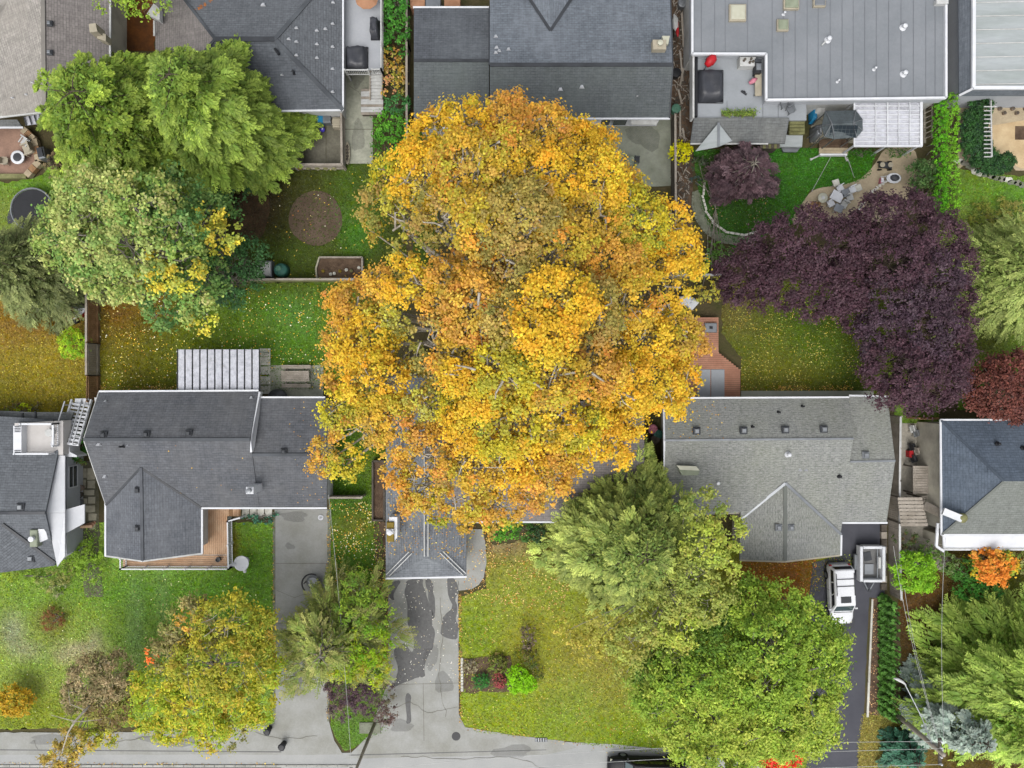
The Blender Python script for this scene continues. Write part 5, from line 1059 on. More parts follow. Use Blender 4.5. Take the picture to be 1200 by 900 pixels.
# ---- third house, top centre
h = house('charcoal house with cross gable and lower attached roof above the golden maple', (640, 70)); E, RG = 3.2, 4.7
slope(h, [(485, 9, E), (573, 9, E), (573, 71, 4.5), (485, 71, 4.5)], 'charcoal'); slope(h, [(485, 71, 4.5), (573, 71, 4.5), (573, 149, E-.3), (485, 149, E-.3)], 'mossy')
ridge(h, [(485, 71, 4.5), (573, 71, 4.5)], 'metal_dk', .2); gutter(h, [(484, 8.5, E), (573, 8.5, E)]); gutter(h, [(488, 149.6, E-.3), (573, 149.6, E-.3)]); walls(h, [(487, 12), (573, 12), (573, 146), (487, 146)], E, 'white_dirty', .2)
NF = [(574, -60, E+.2), (784, -60, E+.2), (788, 76, RG+.4), (574, 76, RG+.4)]
hg = roof_h(645, 36, NF)
slope(h, [(574, -60, E+.2), (574, 76, RG+.4), (788, 76, RG+.4), (784, -60, E+.2), (708, -60, roof_h(708, -60, NF)), (645, 36, hg), (582, -60, roof_h(582, -60, NF))][::-1], 'bluegrey')
slope(h, [(645, 36, hg), (582, -60, E+.4), (645, -60, hg+.05)], 'bluegrey'); slope(h, [(645, 36, hg), (645, -60, hg+.05), (708, -60, E+.4)], 'bluegrey')
for s in (-1, 1): line(h, [(645, 36, hg), (645+s*63, -60, E+.4)], .22, .03, 'metal_dk', 'valley', .03)
slope(h, [(574, 76, RG+.4), (788, 76, RG+.4), (784, 138, E), (574, 138, E)], 'mossy'); ridge(h, [(574, 76, RG+.4), (788, 76, RG+.4)], 'metal_dk', .28)
walls(h, [(576, -60), (784, -60), (783, 135), (576, 135)], E, 'white', .3); gutter(h, [(574, 139, E), (785, 139, E)]); line(h, [(784, -60, E+.2), (788.5, 76, RG+.4), (784.5, 139, E)], .1, .12, 'metal_dk', 'rake_trim', -.05); line(h, [(573.5, 9, E+.3), (573.5, 76, RG+.3)], .1, .1, 'metal_dk', 'rake_trim', .05)
for x, y in ((582, 55), (585, 59), (596, 57), (581, 61), (581, 42)): tri_vent(h, x, y, roof_h(x, y, NF)+.02, .16)
for x, y in ((657, 104.5), (682, 101.5)): tri_vent(h, x, y, 4.4, .2)
tri_vent(h, 747, 112, 4.0, .07)
ck = chimney(h, 765, 46, 781, 57.5, 4.9, .6, 'tan_box', 'skylight')
MB().slab([W(776, 42, 5.5), W(785, 42, 5.4), W(783, 52, 5.4), W(778, 50, 5.5)], .3).build('chimney_cap', M['skylight'], h)
for i, (a, b) in enumerate(((655, 705), (739, 771))): MB().slab([W(a, 140, 2.5), W(b, 140, 2.5), W(b-1, 146, 2.3), W(a+1, 146, 2.3)], .06).build('awning', M['white_dirty'], h)
slope(h, [(654, 147, 2.2), (700, 147, 2.2), (700, 158, 2.1), (654, 158, 2.1)], 'tanroof')
for (x0, x1) in ((660, 678), (707, 718), (722, 738)):
    a, b = W(x0, 139, E), W(x1, 139, E); y = a.y+.28; MB().add([(a.x, y, 1.0), (b.x, y, 1.0), (b.x, y, 2.2), (a.x, y, 2.2)], [(0, 1, 2, 3)]).build('window', M['glass'], h)
tarp_thing('garden_table', 'mossy grey covered table on the pale patio behind the charcoal house', 'table', 732, 181, 745, 194, 0, .75, 'skylight_gn', 9)
armchair(747, 186, 1.5, 'metal_dk', 'dark chair on the right of the mossy patio table', 0, .7); armchair(738, 198, 3.0, 'timber', 'small wooden chair below the mossy patio table', 0, .6)
# bins and a parked van beyond the top garage roof
for i, (x, mt_, lb) in enumerate(((490, 'orange', 'russet bin, leftmost behind the top garage roof'), (507, 'metal', 'grey bin, second from the left behind the top garage roof'), (530, 'orange', 'russet bin right of the grey bin behind the top garage roof'))):
    c = W(x, 2, 1.2); q = T('bin', lb, 'bin', (c.x, c.y, 0), 'bins behind the top garage'); MB().bbox(c.x, c.y, .6, 1.2, .9, 1.2, 0, .05).build('body', M[mt_], q); MB().bbox(c.x, c.y, 1.24, 1.25, .8, .08, 0, .03).build('lid', M[mt_], q)

# side gap clutter
cl = [(791, 27, .45, 1.3, 'white_dirty', 'white canoe-shaped bundle leaning in the side gap'), (793, 32, .25, 1.5, 'red', 'red kayak-like board standing beside the white bundle in the side gap')]
for x, y, w_, l, mt_, lb in cl:
    c = W(x, y, .7); q = T('board_bundle', lb, 'boards', (c.x, c.y, 0)); MB().tube([(c.x-.1, c.y+l/2, .8), (c.x, c.y+l*.2, .8), (c.x+.05, c.y-l*.3, .75), (c.x+.1, c.y-l/2, .7)], [.05, w_/2, w_/2, .05], 8).build('hull', M[mt_], q); box('rack', c.x, c.y, .3, .3, l*.7, .6, M['timber_dk'], q)
for i, (x0, y0, x1, y1) in enumerate(((799, 15, 801, 55), (804, 40, 803, 80), (797, 60, 800, 95), (801, 80, 797, 100), (797, 128, 797, 160), (800, 150, 802, 163), (795, 105, 799, 122), (790, 85, 795, 90))):
    lb = ['long pale board at the top of the side gap, nearest the red board', 'long pale board against the flat roofed house in the side gap', 'bleached pole lying mid way down the side gap', 'short bleached pole crossing the mid gap pole', 'pale board below the green bin in the side gap', 'short pale stick at the bottom of the side gap by the yellow shrub', 'short slanting stick just above the green bin', 'small sideways stick across the middle of the side gap'][i]
    q = T('board', lb, 'board', W(x0, y0, 0), 'loose boards in the side gap'); MB().bar(W(x0, y0, .3), W(x1, y1, .2), .14, .05).build('plank', M['timber'], q); MB().bar(W(x0+.3, y0, .2), W(x1+1, y1, .1), .09, .05).build('lath', M['timber_dk'], q)
for (x, y, mt_, lb) in ((792.5, 127, 'green_bin', 'green bin in the side gap above the yellow shrub'), (793, 85, 'black', 'black bag mid way down the side gap'), (800, 3, 'metal', 'grey appliance at the very top of the side gap')):
    c = W(x, y, .8); q = T('bin', lb, 'bin', (c.x, c.y, 0)); MB().lathe(c.x, c.y, [(.27, 0), (.36, .75), (.38, .8), (.3, .86), (.03, .9)], 10).build('body', M[mt_], q); MB().lathe(c.x, c.y, [(.12, .86), (.1, .93), (.02, .94)], 8).build('knob', M[mt_], q)
q = MB()
for k in range(420):
    px, py = random.uniform(788, 808), random.uniform(0, 290); c = W(px, py, .05); s = random.uniform(.05, .22); a = random.random()*3
    q.box(c.x, c.y, .06+random.random()*.1, s*2.2, s*.5, .05, a)
q.build('litter', M['timber_dk'])['kind'] = 'stuff'
q = MB()
for k in range(260):
    px, py = random.uniform(788, 808), random.uniform(0, 290); c = W(px, py, .05); s = random.uniform(.05, .18); a = random.random()*3
    q.box(c.x, c.y, .08+random.random()*.12, s*2.5, s*.4, .04, a)
q.build('litter', M['timber'])['kind'] = 'stuff'

# ---- flat roofed house, top right
h = house('large flat-roofed grey house with skylights, cut-out roof deck and porch', (960, 60)); E = 3.7
FP = [(811, -60), (1108, -60), (1108, 115), (898, 118), (898, 63), (811, 63)]
x = 812; i = 0
xs = [812, 822, 837.5, 850, 876, 905, 918, 932, 946, 959, 973, 987, 1000, 1013.5, 1027, 1041.5, 1056, 1070.5, 1085, 1096, 1107]
for i in range(len(xs)-1):
    y1 = 62 if xs[i+1] < 899 else 115.5
    if xs[i] < 898 < xs[i+1]: y1 = 62
    MB().slab([W(xs[i]+.25, -60, E+.02*(i % 2)*.3), W(xs[i+1]-.02, -60, E+.006*(i % 2)), W(xs[i+1]-.02, y1, E+.006*(i % 2)), W(xs[i]+.25, y1, E+.006*(i % 2))], .12).build('roof_strip', M['membrane'], h)
    if i: MB().bar(W(xs[i], -60, E+.02), W(xs[i], y1, E+.02), .035, .02).build('roof_seam', M['seam'], h)
MB().slab([W(898, 62, E), W(905.5, 62, E), W(905.5, 116.5, E), W(898, 116.5, E)], .1).build('roof_strip', M['membrane'], h)
MB().prism([v.xy for v in PX(FP, E-.15)], 2.6, E-.14).build('roof_deck', M['grey_wall'], h)
line(h, [(811, -60, E+.1), (811, 63.5, E+.1), (897.5, 63.5, E+.1), (897.5, 117.5, E+.1), (1108, 115, E+.1), (1108, -60, E+.1)], .16, .24, 'white', 'parapet')
sx, sy = W(1104, 2, E+.3), 0
MB().bbox(sx.x, sx.y, E+.2, .9, .35, .4, 0, .04).build('chimney', M['white_dirty'], h)
walls(h, [(813, -60), (1106, -60), (1106, 113), (900, 115), (900, 60), (813, 60)], E-.3, 'white_dirty')
for (x, y, s, mt_) in ((865, 14, 1.25, 'skylight'), (928, 1, 1.15, 'skylight_gn'), (918, 28.5, .85, 'skylight_gn'), (961, 0, .9, 'metal')):
    c = W(x, y, E+.3); o = MB().bbox(c.x, c.y, E+.13, s, s, .26, 0, .03).build('skylight', M['tan_box'], h); MB().bbox(c.x, c.y, E+.31, s*.85, s*.85, .12, 0, .06).build('dome', M[mt_], o)
for x, y, s in ((970, 47, .14), (1058, 32.5, .14), (1058.5, 87, .14), (1024, 81.5, .07), (981, 96, .06), (918, 17, .07)): pipe_vent(h, x, y, E, s, 'white', .3)
MB().bar(W(963, 53, E+.1), W(968, 48, E+.12), .08).build('conduit', M['white_dirty'], h)
# lower roof deck and porch roof
MB().prism([v.xy for v in PX([(813, 62), (898, 62), (898, 117), (945, 116), (945, 141), (925, 141), (925, 139), (813, 139)], 2.7)], 2.5, 2.7).build('deck_floor', M['vinyl_dk'], h)
line(h, [(812.5, 62, 3.5), (812.5, 138, 3.5)], .14, .9, 'white_dirty', 'deck_parapet', -.4); line(h, [(815.5, 66, 2.9), (815.5, 137, 2.9)], .2, .3, 'black', 'planter_strip')
for x0 in (852, 894, 912): line(h, [(x0, 118, 2.72), (x0, 139, 2.72)], .04, .02, 'metal', 'floor_seam')
slope(h, [(813, 138, 2.95), (925, 138, 2.95), (920, 168, 2.2), (809, 168, 2.2)], 'porch'); line(h, [(809, 168.6, 2.2), (900, 168.6, 2.2)], .1, .1, 'white_dirty', 'gutter')
gy = [(843, 145, 3.35), (815, 177, 2.5), (842, 171, 3.3)]
MB().slab([W(842, 144, 3.1), W(815, 177, 2.4), W(842, 172, 3.05)], .1).build('porch_gable', M['metalroof'], h); MB().slab([W(842, 144, 3.1), W(842, 172, 3.05), (W(858, 165, 2.6))], .1).build('porch_gable', M['metalroof'], h); line(h, [(842, 144, 3.12), (842, 172, 3.07)], .18, .04, 'metal', 'ridge_cap', .04)
# timber box and steps
for i in range(4): MB().slab([W(925+.3, 141+i*4.1, 2.2-i*.3), W(943, 141+i*4.1, 2.2-i*.3), W(943, 144.9+i*4.1, 2.2-i*.3), W(925.3, 144.9+i*4.1, 2.2-i*.3)], .25).build('step', M['timber_gn'], h)
q = T('timber_bin_store', 'mossy planked timber box below the shingled porch roof', 'shed', W(903, 165, 0))
for i in range(7): MB().slab([W(891+i*3.3, 157, 1.6), W(893.9+i*3.3, 157, 1.6), W(893.9+i*3.3, 174, 1.5), W(891+i*3.3, 174, 1.5)], .06).build('plank', M['timber_gn'] if i % 2 else M['timber_dk'], q)
MB().slab([W(892, 153.5, 1.7), W(922, 152.5, 1.7), W(914, 157, 1.65), W(892, 159, 1.65)], .1).build('cap_board', M['yellow_wood'] if False else M['skylight'], q)
MB().prism([v.xy for v in PX([(892, 158), (912, 158), (912, 173), (892, 173)], 1.4)], 0, 1.42).build('box', M['timber_dk'], q)
MB().slab([W(914, 158, .9), W(941, 158, .9), W(940, 172, .9), W(914, 172, .9)], .2).build('landing', M['metalroof'], q); MB().slab([W(916, 173, .5), W(938, 173, .5), W(934, 178, .5), W(918, 178, .5)], .2).build('step', M['metal'], q)
DK = 2.7
tarp_thing('covered_furniture', 'large square black tarp over furniture on the roof deck of the flat-roofed house', 'furniture cover', 818.5, 77, 851, 116, DK, .85, 'tarp', 12)
c = W(833, 71.5, DK+.9); q = T('folded_parasol', 'bright red folded parasol behind the square black tarp', 'parasol', (c.x, c.y, DK)); MB().tube([(c.x-.35, c.y-.35, DK+.9), (c.x-.1, c.y-.1, DK+1.0), (c.x+.15, c.y+.2, DK+1.0), (c.x+.3, c.y+.4, DK+1.0)], [.2, .36, .34, .1], 8).build('canopy', M['red'], q, True); MB().tube([(c.x-.3, c.y-.3, DK), (c.x-.3, c.y-.3, DK+.9)], .04, 6).build('pole', M['metal'], q)
c = W(877, 71, DK+.8); q = T('planter_box', 'white planter box with dark seedlings in the upper right of the roof deck', 'planter', (c.x, c.y, DK)); MB().bbox(c.x, c.y, DK+.35, 1.2, .7, .7, 0, .03).build('box', M['white_dirty'], q); [MB().lathe(c.x+random.uniform(-.45, .45), c.y+random.uniform(-.2, .2), [(.1, DK+.7), (.08, DK+.85), (.01, DK+.9)], 6).build('seedling', M['timber_dk'], q) for _ in range(6)]
c = W(889, 78.5, DK+.9); q = T('barbecue', 'grey gas barbecue against the right wall of the roof deck', 'barbecue', (c.x, c.y, DK)); MB().bbox(c.x, c.y, DK+.55, .45, .8, .7, 0, .08).build('body', M['black'], q); MB().bbox(c.x, c.y, DK+.97, .38, .5, .16, 0, .06).build('lid', M['metal'], q); box('side_shelf', c.x, c.y+.5, DK+.8, .5, .3, .05, M['metal_dk'], q)
c = W(889.5, 98, DK+.6); q = T('bench', 'long grey bench along the right wall of the roof deck with a pink cushion end', 'bench', (c.x, c.y, DK)); MB().bbox(c.x, c.y, DK+.42, .5, 1.7, .12, 0, .03).build('seat', M['tan_box'], q); [box('leg', c.x+sx_*.2, c.y+sy_*.7, DK+.2, .06, .06, .4, M['metal'], q) for sx_ in (-1, 1) for sy_ in (-1, 1)]
c = W(883.5, 94, DK+.5); q = T('cushion', 'pink cushion beside the grey bench on the roof deck', 'cushion', (c.x, c.y, DK)); MB().tube([(c.x-.3, c.y-.15, DK+.3), (c.x, c.y, DK+.45), (c.x+.25, c.y+.15, DK+.4)], [.12, .2, .1], 8).build('pad', M['pink'], q, True); box('stool', c.x, c.y, DK+.15, .3, .3, .3, M['metal'], q)
c = W(872, 108.5, DK+.1); q = T('sandals', 'small dark object lying on the middle of the roof deck', 'sandals', (c.x, c.y, DK)); MB().bar((c.x-.2, c.y+.15, DK+.06), (c.x+.2, c.y-.15, DK+.06), .13, .1).build('sole', M['metal_dk'], q); MB().bar((c.x-.05, c.y+.12, DK+.13), (c.x+.1, c.y, DK+.13), .08, .05).build('strap', M['black'], q)
for (x, y, lb) in ((920, 121, 'dark grey lounger on the grey floor right of the roof deck'), (928, 128, 'slim grey chair beside the dark lounger right of the roof deck')):
    armchair(x, y, .5, 'metal', lb, DK, .8)
# gazebo
gz = T('gazebo', 'dark grey hipped gazebo with a darker glazed lower roof beside the white pergola', 'gazebo', W(988, 146, 0)); g0, g1 = 3.0, 3.8
oc = [(967, 130), (1003, 129), (1011, 140), (1011, 153), (1004, 161), (978, 163), (966, 160), (963, 148)]
ap = [(975, 145), (1000, 144)]
tops = [0, 1, 1, 1, 1, 0, 0, 0]
for i in range(8):
    a, b = oc[i], oc[(i+1) % 8]; ta, tb = ap[tops[i]], ap[tops[(i+1) % 8]]
    pts = [(*a, g0), (*b, g0), (*tb, g1)]+([(*ta, g1)] if ta != tb else [])
    slope(gz, pts, 'gazebo', .06, 'roof_panel')
for i in range(8): c = W(*oc[i], g0); box('post', 0, 0, 0, .01, .01, .01, M['black'], gz) if False else MB().bar((c.x-.1*(1 if c.x > W(988, 0, g0).x else -1), c.y-.1*(1 if c.y > W(0, 146, g0).y else -1), 0), (c.x-.1*(1 if c.x > W(988, 0, g0).x else -1), c.y-.1*(1 if c.y > W(0, 146, g0).y else -1), g0), .06).build('post', M['metal'], gz)
for i in range(8): MB().bar(W(*oc[i], g0+.04), W(*ap[tops[i]], g1+.05), .07, .05).build('hip_bar', M['metal'], gz)
# glazing panes on the lower half
for i in range(7):
    for j in range(3):
        x0 = 974+i*4.6+j*-.8; MB().slab([W(x0, 147+j*5, g1-.12-j*.27+.1), W(x0+4, 147+j*5, g1-.12-j*.27+.1), W(x0+3.4, 151.4+j*5, g1-.37-j*.27+.1), W(x0-.6, 151.4+j*5, g1-.37-j*.27+.1)], .03).build('pane', M['glass'], gz)
lp = T('entry_steps', 'mottled brown landing with white front edge below the dark gazebo', 'steps', W(977, 173, 0))
for i in range(5): MB().slab([W(960, 163+i*3.4, .5), W(994, 163+i*3.4, .5), W(994, 166.2+i*3.4, .5), W(960, 166.2+i*3.4, .5)], .1).build('board', M['bark_chip'] if i < 3 else M['tan_path'], lp)
MB().slab([W(961, 180, .55), W(993, 180, .55), W(993, 182, .5), W(961, 182, .5)], .35).build('edge_board', M['white'], lp)
for a, b in (((961, 182), (950, 187)), ((990, 182), (992, 188))): q = T('guy_stake', 'short white stake lying on the lawn, '+('left' if a[0] < 970 else 'right')+' of the white-edged landing', 'stake', W(*a, 0)); MB().bar(W(*a, .2), W(*b, .06), .1).build('rod', M['white_dirty'], q); box('tip', W(*b).x, W(*b).y, .06, .16, .16, .1, M['white_dirty'], q)
for a, b, lb in (((974, 183), (951, 225), 'thin pale line pegged long and slanting across the oval lawn'), ((993, 184), (1001, 208), 'thin pale line pegged short at the right of the oval lawn')):
    q = T('rope', lb, 'rope', W(*a, 0)); MB().tube([W(*a, .4), W((a[0]+b[0])/2, (a[1]+b[1])/2, .12), W(*b, .05)], .018, 5).build('cord', M['white_dirty'], q); box('peg', W(*b).x, W(*b).y, .05, .05, .05, .1, M['timber'], q)
# tarpaulins left of the gazebo
tarp_thing('covered_furniture', 'blue tarpaulin bundle squeezed left of the dark gazebo', 'tarpaulin', 953, 119, 959, 141, 0, 1.0, 'blue', 21)
tarp_thing('covered_furniture', 'crumpled white sheet bundle between the blue bundle and the gazebo', 'tarpaulin', 956, 121, 969, 133, 0, 1.3, 'white_dirty', 22)
tarp_thing('covered_furniture', 'steel blue bundle at the lower left corner of the gazebo', 'tarpaulin', 957, 144, 964, 160, 0, 1.4, 'metal', 23)
# white pergola with clear roof
p = T('pergola', 'white framed glazed pergola right of the dark gazebo', 'pergola', W(1040, 145, 0)); PH = 2.7
for i in range(10):
    y0 = 119+i*5.2
    for (x0, x1) in ((1002, 1039), (1041, 1078)): MB().slab([W(x0, y0+.4, PH+.06-i*.03), W(x1, y0+.4, PH+.06-i*.03), W(x1, y0+4.8, PH+.03-i*.03), W(x0, y0+4.8, PH+.03-i*.03)], .03).build('pane', M['poly2'] if i < 2 else M['poly'], p)
for i in range(11): MB().bar(W(1001, 119+i*5.2, PH+.1-i*.03), W(1079, 119+i*5.2, PH+.1-i*.03), .07, .07).build('glazing_bar', M['white'], p)
for x, w_ in ((1001, .1), (1026, .05), (1040, .08), (1053, .05), (1066, .05), (1079.5, .2)): MB().bar(W(x, 118, PH+.14), W(x, 171, PH-.16), w_, .1).build('rafter', M['white'], p)
for y in (118.5, 171.3): MB().bar(W(1000, y, PH+.1 if y < 150 else PH-.2), W(1080.5, y, PH+.1 if y < 150 else PH-.2), .14, .16).build('beam', M['white'], p)
for x, y in ((1002, 170), (1040, 170), (1078, 170), (1002, 120), (1078, 120)): c = W(x, y, PH-.2); box('post', c.x, c.y, 1.25, .12, .12, 2.5, M['white'], p)
sheet('patio', PX([(950, 112), (1085, 112), (1085, 168), (950, 168)]), .02, M['paver'])
for i, (x, y, lb) in enumerate(((1018, 126, 'dim chair under the upper left of the glazed white pergola'), (1030, 128, 'dim chair under the upper middle of the glazed white pergola'), (1060, 126, 'dim chair under the upper right of the glazed white pergola'))): armchair(x, y, i*.8, 'black' if i != 1 else 'red', lb, 0, 1)
# fence-like trellis right of pergola
tl = T('trellis', 'slanting brown trellis strip between the white pergola and the bright green hedge', 'trellis', W(1087, 145, 0))
for i in range(8): MB().bar(W(1083, 121+i*6, .5), W(1092, 117+i*6, .9), .08).build('slat', M['timber'], tl)
MB().bar(W(1083, 118, .55), W(1083, 168, .55), .08).build('rail', M['timber'], tl); MB().bar(W(1092, 116, .9), W(1092, 162, .9), .08).build('rail', M['timber'], tl)
for k, (x, lb) in enumerate(((853, 'leafy green planter at the left along the front edge of the roof deck'), (868, 'leafy yellow-green planter in the middle along the front edge of the roof deck'), (880, 'small leafy planter at the right along the front edge of the roof deck'))):
    c = W(x, 132, DK+.4); q = T('planter_box', lb, 'planter', (c.x, c.y, DK)); MB().bbox(c.x, c.y, DK+.15, .75, .3, .3, 0, .02).build('box', M['timber_gn'], q); n = 160
    P = np.array([c.x, c.y, DK+.4])+rng.normal(0, 1, (n, 3))*np.array([.28, .14, .09]); cs, w = palette([('#6f8a34', 3), ('#8a9a44', 2), ('#4f6a2c', 2)], 1.0)
    leaf_mesh('foliage', P, rdir(n), rng.normal(0, .4, (n, 3))+np.array([0, 0, 1]), rng.uniform(.12, .2, n), rng.uniform(.06, .1, n), jitter(cs[rng.choice(3, n, p=w)]), M['leaf'], q)
# garden furniture group of white chairs on the tan path
G = [(980, 214, .3, 'stone_lt', 'plain pale cushion stool at the top left of the white garden seating'), (985, 221, .5, 'white', 'white square chair at the top of the white garden seating'), (999, 222, .4, 'white', 'white square chair at the upper right of the white garden seating'), (1006, 220, .4, 'stone_lt', 'pale grey stool at the far right of the white garden seating'), (996, 231, .3, 'white_dirty', 'off-white chair on the right of the grey table'), (989, 240, -.5, 'white_dirty', 'off-white chair below the grey table'), (974, 238, .5, 'white', 'white chair at the lower left of the seating next to the round table')]
for x, y, a, mt_, lb in G:
    c = W(x, y, .45); q = T('garden_chair', lb, 'chair', (c.x, c.y, 0), 'white garden seats on the tan path'); s = .52
    MB().bbox(c.x, c.y, .42, s, s, .12, a, .03).build('seat', M[mt_], q)
    if mt_ != 'stone_lt':
        MB().box(c.x-.24*math.sin(a), c.y+.24*math.cos(a), .65, s, .07, .4, a).build('backrest', M[mt_], q)
    for dx in (-.2, .2):
        for dy in (-.2, .2): box('leg', c.x+dx, c.y+dy, .18, .04, .04, .36, M['white_dirty'], q)
for x, y, w_, l, a, mt_, lb in ((981, 230, .95, .75, -.5, 'white', 'white rectangular garden table in the middle of the white seating'), (991, 226, .6, .6, .3, 'metal', 'grey square table right of the white one'), (983, 244, .7, .6, -.4, 'metal', 'grey low table at the bottom of the white seating')):
    c = W(x, y, .6); q = T('garden_table', lb, 'table', (c.x, c.y, 0)); MB().bbox(c.x, c.y, .6, w_, l, .05, a, .015).build('table_top', M[mt_], q)
    for dx in (-1, 1):
        for dy in (-1, 1): box('leg', c.x+dx*w_*.35, c.y+dy*l*.35, .3, .05, .05, .58, M['white_dirty'], q)
c = W(964, 232, .5); q = T('round_table', 'round cream table at the left end of the white garden seating', 'table', (c.x, c.y, 0)); MB().lathe(c.x, c.y, [(.1, 0), (.08, .45), (.38, .5), (.4, .55), (.36, .58), (.2, .57), (.18, .6)], 20).build('table_top', M['skylight'], q, True); MB().lathe(c.x, c.y, [(.16, .56), (.15, .62), (.02, .63)], 12).build('centre_cap', M['white_dirty'], q)
for i in range(3): q = T('log', ['left', 'middle', 'right'][i]+' log of the three short logs below the round cream table', 'log', W(950+i*5, 243, 0)); MB().tube([W(946+i*4, 249, .12), W(953+i*4, 237, .12)], .13, 8).build('wood', M['timber_br'], q); MB().tube([W(953+i*4, 237, .12), W(953.2+i*4, 236.8, .12)], .1, 8).build('cut_end', M['sand'], q)
c = W(1039, 193, .5); q = T('garden_cart', 'small dark wheeled cart with two pale discs on the tan path', 'cart', (c.x, c.y, 0)); MB().bbox(c.x, c.y, .35, 1.0, .45, .2, -.1, .04).build('tray', M['metal_dk'], q)
for s in (-1, 1): MB().lathe(c.x+s*.32, c.y, [(.2, .46), (.2, .52), (.03, .54)], 12).build('pot', M['tan_box'], q); [MB().tube([(c.x+s*.4, c.y+u*.28, .18), (c.x+s*.4, c.y+u*.34, .18)], .18, 10).build('wheel', M['tyre'], q) for u in (-1, 1)]
c = W(1047, 209, .5); q = T('wheelbarrow', 'white wheelbarrow with a dark load on the curve of the tan path', 'wheelbarrow', (c.x, c.y, 0)); MB().lathe(c.x, c.y, [(.25, .3), (.55, .55), (.6, .56), (.5, .5)], 12, True, 1, .7).build('tray', M['white'], q, True); MB().lathe(c.x+.12, c.y+.05, [(.4, .5), (.3, .62), (.02, .66)], 9, True, 1, .7).build('load', M['tarp'], q); [MB().bar((c.x-.4, c.y+u*.2, .5), (c.x-1.0, c.y+u*.28-.15, .45), .05).build('handle', M['white_dirty'], q) for u in (-1, 1)]
c = W(1034, 211, .4); q = T('crate', 'small pinkish object at the corner of the stone path edging', 'box', (c.x, c.y, 0)); MB().bbox(c.x, c.y, .2, .22, .42, .4, -.2, .03).build('body', M['pink'], q); box('lid', c.x, c.y, .42, .2, .36, .04, M['white'], q)

# ---- far right house top
h = house('pale metal-roofed house with white edging in the top right corner', (1190, 30)); E = 4.2
slope(h, [(1142, -60, E), (1141, 103, E), (1400, 103, E+.3), (1400, -60, E+.3)], 'metalroof', .2)
for i in range(7):
    y = 3+i*16; MB().bar(W(1142, y, E+.04), W(1400, y-5, E+.34), .06, .05).build('roof_seam', M['white_dirty'], h)
line(h, [(1141, -60, E+.1), (1140.5, 103, E+.1), (1400, 103, E+.3)], .24, .2, 'white', 'fascia')
MB().slab([W(1123, -60, 3.3), W(1124, 112, 3.3), W(1140, 104, E), W(1140, -60, E)], .1).build('skirt_roof', M['bluegrey'], h); MB().slab([W(1124, 112, 3.3), W(1400, 112, 3.3), W(1400, 104, E), W(1140, 104, E)], .1).build('skirt_roof', M['bluegrey'], h)
line(h, [(1124, 112, 3.36), (1140, 104, E+.06)], .16, .08, 'white', 'hip_cap', .03)
walls(h, [(1126, -60), (1400, -60), (1400, 110), (1126, 110)], 3.3, 'grey_wall', .2)
q = T('ladder', 'white ladder-like trellis standing along the side of the top right house', 'ladder', W(1126, 45, 0))
for x in (1122.5, 1127.5): MB().bar(W(x, 21, 1.9), W(x, 72, 1.9), .06).build('side_rail', M['white_dirty'], q)
for i in range(14): MB().bar(W(1122.5, 22+i*3.8, 1.9), W(1127.5, 22+i*3.8, 1.9), .05).build('rung', M['white_dirty'], q)
for i, (x, y) in enumerate(((1121, 72), (1122, 82), (1121, 96), (1122, 103))):
    c = W(x, y, .6); q = T('plant_pot', ['topmost of the four dark pots beside the top right house', 'second dark pot from the top beside the top right house', 'third dark pot from the top beside the top right house', 'lowest of the four dark pots, next to the bright hedge end'][i], 'pot', (c.x, c.y, 0), 'dark pots beside the top right house'); MB().lathe(c.x, c.y, [(.2, 0), (.3, .5), (.32, .55), (.22, .54)], 10).build('pot', M['metal'], q); MB().lathe(c.x, c.y, [(.24, .5), (.26, .65), (.02, .8)], 7).build('plant', M['teal'], q)
p = T('pergola', 'white ladder-like pergola slats over the dark curved hedge in the right yard', 'pergola', W(1158, 150, 0))
for i in range(13): MB().bar(W(1153 if i > 0 else 1153, 125+i*4.9, 2.2), W(1162 if i else 1168, 125+i*4.9, 2.2), .07, .08).build('slat', M['white_dirty'], p)
MB().bar(W(1161, 118, 2.1), W(1162, 184, 2.1), .09, .12).build('beam', M['white_dirty'], p)
for y in (120, 152, 183): c = W(1161.5, y, 2.1); box('post', c.x, c.y, 1.05, .09, .09, 2.1, M['white_dirty'], p)
sheet('paving_inset', PX([(1189, 148), (1200, 148), (1200, 164), (1189, 164)]), .06, M['bark_chip'], t=.05)
for i in range(9):
    c = W(1168+i*5, 122+(i % 3)*5, .3); q = T('plant_pot', ORD[i]+' from the left of the small brown pots along the top of the sand-coloured patio', 'pot', (c.x, c.y, 0), 'small brown pots above the sand patio'); MB().lathe(c.x, c.y, [(.1, 0), (.15, .25), (.16, .27), (.1, .26)], 8).build('pot', M['brick_edge'], q); MB().lathe(c.x, c.y, [(.1, .25), (.12, .33), (.01, .38)], 6).build('plant', M['timber_dk'], q)

